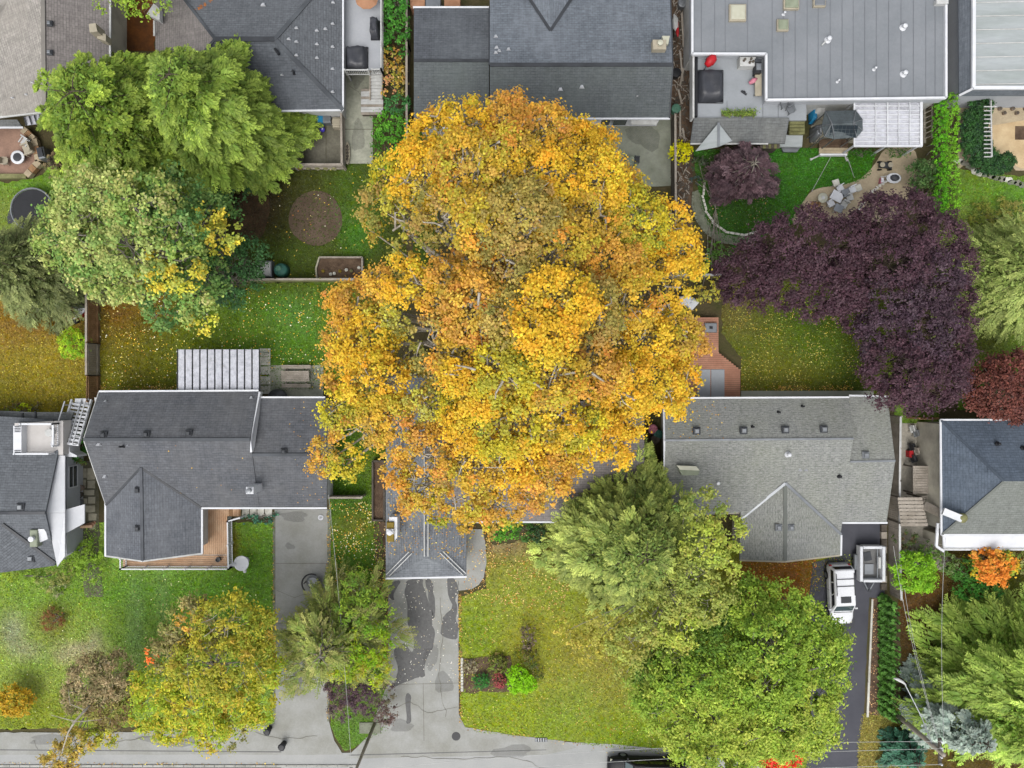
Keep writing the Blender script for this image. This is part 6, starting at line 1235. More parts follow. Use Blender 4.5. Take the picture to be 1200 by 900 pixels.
# ---- bits in the left gardens
q = T('compost_bin', 'teal round compost bin behind the board fence', 'compost bin', W(328, 317, 0)); c = W(328, 316, .8)
MB().lathe(c.x, c.y, [(.6, 0), (.52, .7), (.48, .75), (.2, .82), (.02, .84)], 14).build('barrel', M['teal'], q, True); MB().lathe(c.x-.1, c.y+.1, [(.25, .8), (.22, .9), (.03, .92)], 12).build('lid', M['green_bin'], q)
q = T('storage_chest', 'pale blue-grey garden chest beside the teal compost bin', 'chest', W(309, 315, 0)); c = W(309, 315, .8); MB().bbox(c.x, c.y, .4, 1.2, 1.3, .8, 0, .05).build('body', M['metal'], q); MB().bbox(c.x, c.y, .84, 1.1, 1.1, .1, 0, .04).build('lid', M['white_dirty'], q)
q = T('raised_bed', 'bare raised bed edged with pale boards above the fence', 'planter', W(397, 314, 0)); P4 = [(375, 302), (425, 302), (425, 327), (372, 327), (371, 315)]
for a, b in zip(P4, P4[1:]+P4[:1]): MB().bar(W(*a, .25), W(*b, .25), .12, .5).build('bed_board', M['paver'] if a[0] < 373 or a[1] > 320 else M['timber'], q)
MB().prism([v.xy for v in PX([(376, 303), (424.5, 303), (424.5, 326.5), (373, 326.5), (372, 315)], .25)], .02, .3).build('soil', M['bark_chip'], q)
for i in range(7): c = W(380+i*6.5+random.uniform(-2, 2), 308+random.uniform(0, 14), .3); MB().lathe(c.x, c.y, [(.12, .3), (.14, .4), (.02, .48)], 6).build('plant', M[random.choice(['timber_gn', 'stone_lt', 'yellow_wood'])], q)
q = T('shed', 'small tilted red and white playhouse under the dark evergreen by the fence', 'playhouse', W(86, 364, 0)); a0 = W(86, 364, 1.5)
MB().slab([W(69, 370, 1.2), W(80, 358, 1.6), W(88, 362, 1.6), W(78, 377, 1.2)], .06).build('roof', M['orange'], q); MB().slab([W(80, 358, 1.6), W(88, 350, 1.2), W(101, 361, 1.2), W(88, 362, 1.6)], .06).build('roof', M['skylight_gn'], q); MB().slab([W(88, 360, 1.55), W(102, 362, 1.1), W(92, 372, 1.1), W(77, 377, 1.1)], .06).build('roof', M['white'], q)
MB().prism([v.xy for v in PX([(74, 371), (87, 354), (97, 362), (86, 374)], 1)], 0, 1.2).build('wall', M['red'], q)
q = T('ball', 'black ball-shaped pot just below the small playhouse', 'pot', W(88, 376, 0)); c = W(88, 375.5, .3); MB().lathe(c.x, c.y, [(.02, 0), (.25, .1), (.3, .3), (.2, .45), (.05, .5)], 12).build('bowl', M['black'], q, True); MB().lathe(c.x, c.y, [(.06, .48), (.05, .54)], 8).build('knob', M['black'], q)
# ------------------------------------------------------------------ vehicles
def bev(o, w=.05):
    m_ = o.modifiers.new('bevel', 'BEVEL'); m_.width = w; m_.segments = 3; m_.limit_method = 'ANGLE'; m_.angle_limit = math.radians(25)
    o.data.polygons.foreach_set('use_smooth', [True]*len(o.data.polygons)); return o
def vehicle(label, cat, c, rot, paint, Lh=2.35, hw=.92, zb=1.0, cab=(-2.15, 1.15, -1.9, .35), zr=1.7, hr=.68, rack=True, sunroof=True, bed=None, wr=.36):
    q = T('parked_car' if bed is None else 'parked_truck', label, cat, (c.x, c.y, 0)); R_ = Matrix.Translation((c.x, c.y, 0)) @ Matrix.Rotation(rot, 4, 'Z')
    def put(mb, name, mat, par=q, smooth=False):
        mb.v = [tuple(R_ @ Vector(v)) for v in mb.v]; return mb.build(name, M[mat], par, smooth)
    st = [(-Lh, .80, .90), (-Lh+.12, .93, 1.0), (-Lh*.5, 1.0, 1.03), (0, 1.0, 1.02), (Lh*.5, 1.0, 1.0), (Lh*.78, .96, .93), (Lh*.93, .86, .84), (Lh, .66, .72)]
    n = 11; vs = []; fs = []
    for y, w, zt in st:
        w *= hw; zt *= zb
        for x, z in ((-.9*w, .24), (-w, .42), (-w*1.0, zt*.62), (-w*.985, zt-.14), (-w*.9, zt-.02), (-w*.45, zt+.035), (w*.45, zt+.035), (w*.9, zt-.02), (w*.985, zt-.14), (w, .42), (.9*w, .24)): vs.append((x, y, z))
    for i in range(len(st)-1):
        for k in range(n): j = (k+1) % n; fs.append((i*n+k, (i+1)*n+k, (i+1)*n+j, i*n+j))
    fs.append(tuple(range(n))); fs.append(tuple((len(st)-1)*n+k for k in range(n))[::-1])
    bev(put(MB().add(vs, fs), 'body', paint, smooth=False), .07)
    y0, y1, y2, y3 = cab; hb = hw*.93; z0 = zb-.01; e = .07
    B = [(-hb, y0, z0), (hb, y0, z0), (hb, y1, z0), (-hb, y1, z0)]; m_ = [(-hr-e, y2-e, zr-.09), (hr+e, y2-e, zr-.09), (hr+e, y3+e*1.6, zr-.09), (-hr-e, y3+e*1.6, zr-.09)]; t_ = [(-hr, y2, zr), (hr, y2, zr), (hr, y3, zr), (-hr, y3, zr)]
    cb = put(MB().add(B+m_+t_, [(0, 1, 5, 4), (1, 2, 6, 5), (2, 3, 7, 6), (3, 0, 4, 7), (4, 5, 9, 8), (5, 6, 10, 9), (6, 7, 11, 10), (7, 4, 8, 11), (8, 9, 10, 11)]), 'cabin', paint); bev(cb, .07)
    def pane(a, b, c_, d, u0, u1, v0, v1, name, mat='car_glass'):
        a, b, c_, d = map(Vector, (a, b, c_, d)); nn = (b-a).cross(d-a).normalized()
        f = lambda u, v: a.lerp(b, u).lerp(d.lerp(c_, u), v)
        P = [f(u0, v0), f(u1, v0), f(u1, v1), f(u0, v1)]; put(MB().add([p+nn*.012 for p in P]+[p-nn*.03 for p in P], [(0, 1, 2, 3), (0, 4, 5, 1), (1, 5, 6, 2), (2, 6, 7, 3), (3, 7, 4, 0)]), name, mat, cb)
    pane(B[2], B[3], m_[3], m_[2], .07, .93, .12, .92, 'windscreen', 'screen_glass'); pane(B[0], B[1], m_[1], m_[0], .08, .92, .2, .9, 'rear_window')
    for (a, b, c_, d) in ((B[1], B[2], m_[2], m_[1]), (B[3], B[0], m_[0], m_[3])):
        for u0, u1 in (((.05, .33), (.36, .63), (.66, .93)) if bed is None else ((.08, .48), (.52, .92))): pane(a, b, c_, d, u0, u1, .22, .80, 'side_window')
    if sunroof: put(MB().box(0, y3-.38, zr+.006, .8, .5, .02), 'sunroof', 'car_glass')
    if rack:
        for y in (y2+.65, y2+1.2): put(MB().bar((-hr+.02, y, zr+.05), (hr-.02, y, zr+.05), .05, .03), 'roof_bar', 'metal_dk')
        for s in (-1, 1): put(MB().bar((s*(hr-.03), y2+.2, zr+.05), (s*(hr-.03), y3-.7, zr+.05), .04, .05), 'roof_rail', 'metal_dk')
    put(MB().bar((-hw*.8, y1+.05, zb+.03), (hw*.8, y1+.05, zb+.03), .03, .03), 'cowl', 'metal_dk'); put(MB().bar((-hw*.86, -Lh+.34, zb*.99), (hw*.86, -Lh+.34, zb*.99), .02, .03), 'tailgate_seam', 'metal_dk')
    for s in (-1, 1):
        for y in (y0+.9, y0+1.9, y1-.35): put(MB().bar((s*(hw+.004), y, .35), (s*(hw+.004), y, zb-.16), .015, .012), 'door_seam', 'metal_dk')
    for s in (-1, 1):
        for y in (-Lh*.62, Lh*.62):
            t = MB(); t.tube([(s*(hw-.18), y, wr), (s*(hw+.015), y, wr)], wr, 18); o = put(t, 'wheel', 'tyre'); put(MB().tube([(s*(hw+.0), y, wr), (s*(hw+.025), y, wr)], wr*.58, 12), 'rim', 'metal', o)
        put(MB().bbox(s*(hw+.1), y1-.25, zb+.1, .2, .12, .14, 0, .03), 'mirror', paint)
        put(MB().bbox(s*hw*.66, Lh*.93, zb*.72, .34, .18, .16, 0, .03), 'headlight', 'skylight'); put(MB().bbox(s*hw*.78, -Lh+.03, zb*.82, .18, .1, .22, 0, .02), 'tail_light', 'red')
    put(MB().bar((-hw*.8, Lh-.02, .42), (hw*.8, Lh-.02, .42), .14, .2), 'bumper', paint); put(MB().bar((-hw*.8, -Lh-.02, .45), (hw*.8, -Lh-.02, .45), .12, .2), 'bumper', 'metal')
    if bed: 
        put(MB().box(0, (bed[0]+bed[1])/2, zb+.05, hw*1.55, bed[1]-bed[0], .02), 'bed_floor', 'black')
        for s in (-1, 1): put(MB().bar((s*hw*.86, bed[0], zb+.09), (s*hw*.86, bed[1], zb+.09), .12, .1), 'bed_rail', paint)
    return q
vehicle('white estate car with dark sunroof parked on the black driveway', 'car', W(980, 693, 0), math.pi+.045, 'car_white', cab=(-2.28, 1.3, -2.08, .55), hr=.72, hw=.93)
vehicle('long black car parked at the kerb, cut by the bottom photo edge', 'car', W(757, 896.5, 0), math.pi/2-.03, 'car_black', Lh=3.1, hw=.95, zb=1.05, cab=(-2.8, 1.9, -2.5, 1.15), zr=1.65, hr=.74, rack=True, sunroof=False, wr=.38)
# trailer
c = W(1020, 660, .8); q = T('box_trailer', 'open white box trailer with a grey floor beside the white car', 'trailer', (c.x, c.y, 0)); cx, cy = c.x+.05, c.y; wx_, ly = 1.9, 2.75
MB().bbox(cx, cy, .55, wx_, ly, .12, 0, .02).build('floor', M['dark_grey'], q)
for s in (-1, 1): MB().bbox(cx+s*(wx_/2-.07), cy, .8, .24, ly, .62, 0, .04).build('side_wall', M['white'], q); MB().bbox(cx, cy+s*(ly/2-.07), .85, wx_-.44, .22, .6, 0, .04).build('end_wall', M['white'], q)
MB().bbox(cx+.55, cy+.1, 1.0, .2, .9, .25, 0, .04).build('tool_box', M['white_dirty'], q); MB().bar((cx+.42, cy-1.1, .95), (cx+.42, cy+1.15, .95), .07).build('inner_rail', M['metal'], q); box('load', cx-.1, cy-.5, .66, .7, .8, .08, M['metal'], q); MB().bbox(cx-.2, cy+.5, .64, .6, .7, .06, .2, .01).build('mat', M['metal_dk'], q)
for s in (-1, 1):
    MB().bbox(cx+s*(wx_/2+.15), cy+.05, .55, .3, 1.25, .25, 0, .05).build('mudguard', M['metal'], q); w_ = MB().tube([(cx+s*(wx_/2+.05), cy, .32), (cx+s*(wx_/2+.25), cy, .32)], .31, 16).build('wheel', M['tyre'], q); MB().tube([(cx+s*(wx_/2+.22), cy, .32), (cx+s*(wx_/2+.265), cy, .32)], .17, 12).build('rim', M['metal'], w_)
MB().bar((cx-.5, cy-ly/2, .5), (cx-.05, cy-ly/2-.9, .45), .08).build('drawbar', M['metal'], q); MB().bar((cx+.5, cy-ly/2, .5), (cx-.0, cy-ly/2-.9, .45), .08).build('drawbar', M['metal'], q); MB().lathe(cx, cy-ly/2-.85, [(.04, 0), (.05, .5), (.13, .55), (.13, .62)], 10).build('jockey_wheel', M['metal_dk'], q)
# poles and wires
def pole(label, g, hh, r=.17):
    b = W(*g, 0); q = T('power_pole', label, 'power pole', b); MB().tube([b+Vector((0, 0, -.3)), b+Vector((0, 0, hh*.5)), b+Vector((0, 0, hh))], [r*1.1, r*.95, r*.75], 12).build('pole', M['timber'], q, True)
    MB().bbox(b.x, b.y, hh-.5, .22, 1.9, .13, .0, .02).build('crossarm', M['timber_dk'], q)
    for dy in (-.8, -.3, .35, .8): MB().lathe(b.x, b.y+dy, [(.05, hh-.44), (.08, hh-.36), (.05, hh-.3), (.08, hh-.24), (.03, hh-.18)], 10).build('insulator', M['white'], q, True)
    return q, b
HP = 7.6
pl, b1 = pole('tall pale utility pole with street lamp arm beside the silver-blue spruce', (1040, 828), HP, .19)
MB().lathe(b1.x+.32, b1.y-.1, [(.16, HP-1.7), (.21, HP-1.6), (.21, HP-.95), (.18, HP-.9), (.05, HP-.85)], 14).build('transformer', M['white_dirty'], pl, True)
la = W(1060, 801, 6.6); MB().tube([b1+Vector((0, 0, 6.2)), b1.lerp(la, .5)+Vector((0, 0, 3.5)), la], [.05, .045, .04], 8).build('lamp_arm', M['metal'], pl)
MB().tube([la+Vector((.1, -.1, .02)), la+Vector((-.15, .12, .03)), la+Vector((-.5, .3, 0)), la+Vector((-.75, .35, -.05))], [.04, .10, .11, .03], 10).build('lamp_head', M['white_dirty'], pl, True)
pr, b2 = pole('brown weathered utility pole rising from the end of the grass strip between the two drives', (439, 848), 9.0, .125)
c = W(421, 891, 0)
MB().bbox(b2.x-.35, b2.y-.3, .06, 1.7, .9, .12, 0, .03).build('base_slab', M['stone_gr'], pr)
def wire(a, b, sag, label, grp='overhead wires', r=.013, mt_='white_dirty', n=24):
    a, b = Vector(a), Vector(b); q = T('overhead_wire', label, 'wire', a, grp); pts = []
    for i in range(n+1): t = i/n; p = a.lerp(b, t); p.z -= sag*4*t*(1-t); pts.append(p)
    MB().tube(pts, r, 5, False).build('cable', M[mt_], q); MB().tube([pts[0]+Vector((0, 0, -.04)), pts[0]+Vector((0, 0, .06))], .05, 6).build('clamp', M['metal_dk'], q)
A = b1+Vector((0, 0, HP-.3)); B_ = b2+Vector((0, 0, 8.6))
wire(A+Vector((0, .8, 0)), B_+Vector((0, .8, 0)), 1.0, 'uppermost of the overhead wires crossing the bottom lawn between the two poles')
wire(A+Vector((0, .3, 0)), B_+Vector((0, -.1, -.3)), .7, 'middle overhead wire crossing the bottom lawn between the two poles')
wire(A+Vector((0, -.8, 0)), B_+Vector((0, -.8, 0)), .5, 'lowest overhead wire, passing over the black car between the two poles')
wire(A, W(1047, 640, 4.0), .6, 'service wire from the pale utility pole up past the row of young conifers', None)
wire(A+Vector((0, .3, 0)), W(1060, 690, 3.8), .5, 'service wire over the brown bed toward the round lime green shrub', None, .014)
wire(A+Vector((.2, .3, 0)), W(1108, 630, 3.8), .4, 'service wire from the pale utility pole to the white lower roof', None, .014)
wire(B_+Vector((0, .2, -.4)), W(385, 580, 3.6), .5, 'service wire rising over the grass strip to the left house', None)
# small things by the drives
for i, (x, y, lb) in enumerate(((331, 874, 'small black bin standing alone at the foot of the left drive'), (314, 856, 'black bin at the lawn corner under the yellowing tree'))):
    c = W(x, y, .5); q = T('bin', lb, 'bin', (c.x, c.y, 0)); MB().lathe(c.x, c.y, [(.2, 0), (.27, .7), (.3, .75), (.2, .82), (.03, .84)], 10).build('body', M['black'], q); MB().bar((c.x-.15, c.y-.28, .7), (c.x+.15, c.y-.28, .7), .05).build('handle', M['metal_dk'], q)
q = T('manhole_cover', 'round dark metal cover sunk in the paving at the foot of the centre drive', 'manhole cover', W(534.5, 862.5, 0)); c = W(534.5, 862.5, 0); MB().lathe(c.x, c.y, [(.36, .02), (.36, .045), (.30, .05), (.02, .05)], 20).build('lid', M['black'], q); MB().lathe(c.x, c.y, [(.40, .02), (.40, .038), (.37, .04)], 20).build('frame', M['metal'], q)
q = T('storm_drain', 'small dark drain grate where the lower lawn meets the street', 'drain', W(634, 867, 0)); c = W(634, 867, .05); box('frame', c.x, c.y, .03, 1.0, .32, .05, M['metal_dk'], q); [box('bar', c.x-.4+.2*k, c.y, .06, .06, .28, .03, M['metal'], q) for k in range(5)]
q = T('curved_frame', 'dark curved frame poking out of the sparse tree on the left drive', 'frame', W(363, 684, 0)); rr = []  # stand-in for a half-hidden dark frame, its kind only guessed
for i in range(12): a = math.pi*(.35+.9*i/11); c = W(365, 684, 1.0); rr.append((c.x+.75*math.cos(a), c.y+.75*math.sin(a), 1.0))
MB().tube(rr, .06, 8).build('rim', M['black'], q); MB().lathe(c.x, c.y, [(.5, .3), (.55, .5), (.4, .7), (.02, .75)], 14).build('drum', M['metal'], q); MB().tube([(c.x-.6, c.y, 0), (c.x-.6, c.y, 1.0)], .04, 6).build('leg', M['black'], q)
c = W(375, 607, .3); q = T('hose_reel', 'small white ring lying at the top of the left concrete drive', 'ring', (c.x, c.y, 0)); MB().lathe(c.x, c.y, [(.2, .04), (.22, .1), (.14, .12), (.1, .05)], 16).build('ring', M['white'], q); MB().lathe(c.x, c.y, [(.06, .04), (.06, .14), (.01, .15)], 10).build('hub', M['metal'], q)
for i, (x, y, cm, lb) in enumerate(((765, 503, 'pink', 'pink ball-like item between the golden maple and the lichen grey house'), (771, 509, 'teal', 'teal tub beside the pink item by the lichen grey house'), (768, 515, 'timber_dk', 'brown crate below the teal tub by the lichen grey house'))):
    c = W(x, y, .5); q = T('tub', lb, 'tub', (c.x, c.y, 0)); MB().lathe(c.x, c.y, [(.3, 0), (.38, .5), (.4, .55), (.3, .6), (.05, .62)], 12).build('body', M[cm], q, True); MB().lathe(c.x, c.y, [(.1, .6), (.08, .66)], 8).build('knob', M[cm], q)
# stone edged bed and bird bath block on the centre lawn
sheet('garden_bed', rough(PX([(541, 771), (598, 768), (600, 810), (541, 811)]), .06), .03, M['bark_chip'])
for i in range(11): c = W(541.5, 772+i*3.6, 0); MB().bbox(c.x, c.y, .08, .2, .22, .14, random.uniform(-.1, .1), .03).build('edging_stone', M['stone_lt']).__setitem__('kind', 'structure')

# ------------------------------------------------------------------ trees and shrubs
YB = [('#e6bc34', 5), ('#dec43a', 3), ('#e4ae30', 2)]            # bright gold
OR = [('#d8a444', 4), ('#dcb03e', 3), ('#c89a46', 2), ('#dab84a', 2), ('#dc9c4a', 1)]
OL = [('#b09c50', 4), ('#bca854', 3), ('#989048', 3), ('#b49450', 2)]
YG = [('#ccc034', 4), ('#b4b03c', 3), ('#d8c434', 3), ('#8c9834', 1)]
MX = [('#d8b43c', 4), ('#c0a046', 3), ('#ccbc40', 3), ('#d89c3c', 1)]
PT = [('#c8c24a', 3), ('#b8b455', 3), ('#b89a3c', 2), ('#9a9a48', 2)]
BIG = [(520, 160, 36, 13, YB), (556, 146, 32, 14, YB), (600, 138, 28, 14, OR), (632, 156, 34, 15, OR), (672, 172, 34, 14, YB), (700, 170, 21, 13, YB), (727, 222, 26, 13, MX), (700, 205, 34, 16, YB),
       (460, 205, 24, 12, YG), (448, 236, 26, 12, OL), (470, 262, 34, 13, PT), (500, 205, 40, 15, YB), (548, 196, 42, 17, MX), (596, 188, 40, 17, MX), (640, 210, 42, 17, YB), (690, 250, 44, 16, MX), (740, 258, 40, 15, YG), (780, 262, 28, 13, YB), (800, 292, 24, 12, YB), (783, 322, 34, 13, YB), (812, 312, 14, 11, YG),
       (520, 250, 36, 16, OL), (560, 258, 40, 18, MX), (612, 256, 44, 19, OL), (660, 290, 40, 18, MX), (718, 300, 38, 16, OR), (560, 305, 34, 15, OR), (600, 318, 38, 18, OL), (480, 335, 26, 17, YB), (470, 318, 16, 16, YB),
       (520, 340, 32, 17, OR), (562, 362, 42, 18, OR), (610, 378, 40, 19, OL), (655, 352, 40, 20, YB), (640, 388, 36, 20, YB), (690, 366, 36, 18, OL), (735, 352, 34, 16, MX), (757, 345, 14, 12, YG), (790, 390, 28, 12, MX), (812, 402, 18, 11, OR), (756, 400, 36, 14, YB),
       (418, 362, 32, 12, OR), (400, 390, 22, 11, OR), (440, 330, 20, 13, OR), (428, 402, 34, 13, YB), (404, 430, 26, 12, OR), (452, 378, 24, 13, PT), (440, 445, 36, 14, YB), (476, 425, 22, 12, PT), (512, 398, 32, 16, OL), (540, 420, 34, 17, MX), (560, 450, 38, 18, YB), (598, 440, 38, 19, YG), (645, 440, 40, 19, MX), (690, 430, 38, 17, OR), (728, 452, 38, 15, YB), (768, 452, 30, 13, YB), (800, 440, 24, 11, YB), (790, 470, 18, 11, YB),
       (398, 478, 22, 12, YG), (420, 500, 26, 12, MX), (384, 522, 18, 10, OR), (378, 545, 14, 9, OR), (405, 545, 20, 10, YG), (448, 488, 28, 14, MX), (470, 515, 28, 14, OR), (500, 530, 30, 14, OR), (498, 470, 22, 14, PT), (530, 478, 22, 14, YG), (558, 500, 34, 15, YB), (596, 500, 36, 17, YG), (634, 494, 38, 17, YB), (672, 488, 36, 15, YG), (705, 505, 28, 13, YB), (736, 490, 24, 12, YB), (722, 530, 18, 11, YB),
       (466, 556, 20, 11, OR), (498, 568, 30, 12, MX), (530, 548, 24, 13, OL), (560, 548, 32, 14, MX), (600, 540, 34, 15, YB), (640, 540, 34, 14, OR), (672, 530, 26, 13, YB), (620, 572, 26, 12, OR), (645, 572, 20, 12, OR), (580, 588, 28, 11, OR), (545, 586, 26, 12, MX), (512, 600, 16, 9, YG), (545, 608, 14, 9, MX), (480, 590, 14, 10, OR), (600, 606, 12, 9, YG), (575, 612, 14, 9, MX),
       (432, 268, 12, 11, YG), (516, 132, 12, 12, OR), (592, 122, 12, 12, OR), (690, 155, 12, 12, YB), (470, 190, 12, 12, YB), (388, 350, 12, 11, OR)]
broadleaf('maple_tree', 'huge golden and orange autumn maple filling the middle of the photo', 'tree', (612, 400), BIG, leaf=(.19, .14), rc=(.26, .62), cover=1.75, dens=26, trunk_r=.62, bark='birch', twig=.24, drop=.08, thin=[(455, 262, 30, .75), (510, 275, 26, .5), (500, 400, 26, .75), (470, 420, 20, .6), (470, 520, 26, .75), (500, 545, 26, .7), (545, 575, 24, .6), (600, 318, 22, .4), (625, 470, 18, .45), (575, 505, 16, .6), (520, 300, 22, .5), (412, 520, 20, .7), (590, 590, 20, .6), (660, 480, 14, .5), (765, 345, 18, .8), (520, 585, 22, .7), (440, 395, 16, .5), (640, 300, 16, .4), (720, 400, 16, .4)], fork=.3, cut=.5, vis=.3, vs=.62, f=.87, lv=.09, fill=(95, [('#b8a044', 3), ('#a8984a', 3), ('#c8a43c', 2)]))

GY = [('#84984a', 3), ('#9ca45a', 3), ('#6b8a44', 3), ('#b0b070', 1)]; GC = [('#a4aa64', 3), ('#98a45c', 3), ('#80984f', 3)]; GD = [('#5a7a3a', 3), ('#4a6e38', 3), ('#6f8a4a', 2)]; GT = [('#c8b43c', 3), ('#b4b03e', 3), ('#9aa044', 2)]
broadleaf('chestnut_tree', 'cream-green broadleaf tree with yellow tips at the left between two evergreens', 'tree', (210, 310),
          [(90, 235, 38, 11, GC), (75, 262, 30, 10, GY), (125, 228, 36, 12, GC), (165, 240, 40, 13, GY), (110, 270, 38, 12, GC), (150, 285, 40, 13, GC), (200, 235, 34, 11, GD), (98, 305, 30, 10, GY), (125, 325, 28, 9, GC), (160, 325, 32, 10, GY), (195, 285, 40, 12, GY), (235, 262, 20, 11, GT), (262, 276, 20, 9, GT), (245, 250, 24, 9, GD), (212, 315, 22, 11, GT), (172, 312, 14, 12, GT), (190, 345, 28, 9, GD), (225, 345, 30, 9, GY), (238, 372, 16, 8, GT), (235, 325, 30, 9, GD), (188, 368, 18, 7, GD), (185, 330, 12, 10, GT), (60, 285, 24, 8, GY), (205, 260, 30, 12, GD)], leaf=(.24, .16), rc=(.3, .6), cover=1.5, dens=13, trunk_r=.32, bark='bark', twig=.2, vis=.1)
DG = [('#3a5c34', 4), ('#436a3a', 3), ('#33502c', 2)]
broadleaf('evergreen_tree', 'dark blue-green bushy evergreen beside the dirt yard, right of the cream-green tree', 'tree', (270, 320), [(262, 315, 36, 6, DG), (288, 300, 24, 5, DG), (275, 335, 26, 4.5, DG), (240, 338, 24, 4, DG), (296, 322, 12, 3.5, DG), (262, 205, 28, 6, DG), (295, 215, 20, 4, DG), (110, 215, 24, 5, DG)][:5], leaf=(.2, .12), rc=(.3, .5), cover=1.6, dens=13, trunk_r=.2)
broadleaf('bush', 'dark green bush in the shade below the big lime green evergreens', 'bush', (250, 225), [(262, 218, 30, 4, DG), (232, 224, 24, 3.5, DG), (120, 205, 18, 4, DG)][:2], leaf=(.2, .12), rc=(.3, .5), cover=1.4, dens=10, trunk_r=.1)
LG = [('#7f9a30', 4), ('#6f8c2c', 3), ('#8fa63a', 2)]
# top edge leaves
broadleaf('tree', 'green-yellow branch tips dipping in at the top edge between the two top left houses', 'tree', (160, -60), [(125, -8, 20, 7, LG), (165, -4, 22, 7.5, LG), (185, -6, 16, 7, GY), (150, -25, 34, 8, LG)], leaf=(.22, .14), rc=(.3, .5), cover=1.3, dens=10, trunk_r=.2)
q = T('skylight_box', 'angular white box at the top edge left of the slate blue roof', 'box', W(184, 10, 0)); MB().slab([W(172, 16, 4.2), (W(180, 4, 4.2)), W(187, 10, 4.2), W(187, 24, 4.2), W(178, 20, 4.2)], .5).build('box', M['white_dirty'], q); MB().bar(W(181, 24, 4.0), W(181, 42, 3.4), .12).build('downpipe', M['white_dirty'], q)

# plum trees
PU = [('#48313a', 4), ('#3e2a32', 3), ('#543e46', 1), ('#4e3840', 2)]; PU2 = [('#4c3a44', 3), ('#584852', 1), ('#40303a', 3)]
broadleaf('plum_tree', 'wide dark purple plum tree, left one, overhanging the green lawn of the lichen grey house', 'tree', (935, 320), [(880, 318, 36, 6.5, PU), (912, 290, 32, 8, PU), (945, 272, 32, 8.5, PU), (975, 290, 34, 9, PU), (925, 320, 38, 8, PU), (960, 335, 36, 8, PU), (990, 330, 34, 8, PU), (860, 335, 18, 5, PU), (895, 345, 18, 5, PU), (1004, 280, 30, 8.5, PU)], leaf=(.20, .10), rc=(.26, .52), cover=1.9, dens=24, trunk_r=.25, bark='bark_dark', twig=.2, vis=.15, vs=.6)
broadleaf('plum_tree', 'wide dark purple plum tree, upper right one, reaching to the bright green hedge', 'tree', (1050, 315), [(1035, 258, 34, 9, PU), (1068, 260, 36, 9, PU), (1100, 280, 34, 8.5, PU), (1120, 310, 28, 8, PU), (1055, 300, 38, 10, PU), (1095, 325, 38, 9, PU2), (1050, 345, 36, 9, PU2), (1020, 325, 32, 8.5, PU), (1118, 345, 26, 7, PU), (1048, 246, 16, 7, PU2)], leaf=(.20, .10), rc=(.26, .52), cover=1.9, dens=24, trunk_r=.25, bark='bark_dark', twig=.2, vis=.15, vs=.8)
broadleaf('plum_tree', 'dark purple plum tree, lowest one, beside the red maple behind the right edge house', 'tree', (1058, 415), [(1045, 392, 34, 8, PU2), (1085, 385, 40, 9, PU2), (1110, 405, 34, 8, PU), (1060, 430, 42, 9, PU), (1100, 440, 38, 8, PU), (1035, 425, 26, 7, PU), (1075, 455, 30, 7, PU), (1118, 380, 24, 7, PU), (1010, 372, 22, 6, PU), (1040, 460, 18, 5.5, PU)], leaf=(.20, .10), rc=(.26, .52), cover=1.9, dens=24, trunk_r=.25, bark='bark_dark', twig=.2, vis=.15, vs=.8)
RM = [('#62382f', 4), ('#704238', 3), ('#54302c', 2)]
broadleaf('red_maple_tree', 'rusty red small maple at the right edge beside the lowest plum tree', 'tree', (1160, 452), [(1172, 455, 32, 6, RM), (1190, 440, 28, 6, RM), (1152, 462, 20, 5, RM), (1195, 470, 24, 5, RM), (1215, 455, 30, 6, RM), (1180, 462, 26, 6.3, RM)], leaf=(.2, .11), rc=(.25, .45), cover=2.4, dens=26, trunk_r=.15)
OM = [('#d88a34', 4), ('#cc7c2c', 3), ('#c89438', 2)]
broadleaf('maple_tree', 'bright orange young maple below the white lower roof at the right', 'tree', (1155, 655), [(1168, 664, 18, 4.5, OM), (1156, 656, 12, 4, OM), (1182, 660, 13, 4, [('#c8a028', 2), ('#8a9a30', 2)]), (1150, 668, 10, 3.5, YG), (1172, 678, 10, 3.5, OM), (1166, 668, 12, 4.6, OM), (1160, 670, 12, 4.2, OM)], leaf=(.18, .14), rc=(.2, .4), cover=2.0, dens=36, trunk_r=.08)
# shrubs
LM = [('#7cac24', 4), ('#6c9c22', 3), ('#8cb830', 2)]
def shrub(label, px, py, r, h, pal, base=None, leaf=(.16, .10), cat='shrub', f=1.1, name='shrub', dens=34, lobes=None, cover=1.6, rc=(.18, .34), group=None):
    L = lobes or [(px, py, r, h, pal)]+[(px+r*.45*math.cos(a), py+r*.45*math.sin(a), r*.6, h*.9, pal) for a in (0.5, 2.3, 4.2, 5.5)]
    return broadleaf(name, label, cat, base or (px*.97+600*.03*1, py*.97+450*.03), L, leaf=leaf, rc=rc, cover=cover, dens=dens, trunk_r=.05, twig=.08, f=f, limbs=True, group=group, cut=.35)
shrub('round clipped bright green shrub below the weathered slatted pergola', 1074, 671, 24, 2.8, LM)
shrub('brilliant yellow round shrub at the bottom of the cluttered side gap', 799, 178, 12, 1.6, [('#d8d010', 4), ('#c0bc10', 3), ('#a8a818', 1)], f=1.0)
shrub('lime green feathery bush left of the brown board fence', 84, 403, 17, 2.2, [('#8ab020', 3), ('#a0b428', 3), ('#6f9a20', 2)], leaf=(.22, .06))
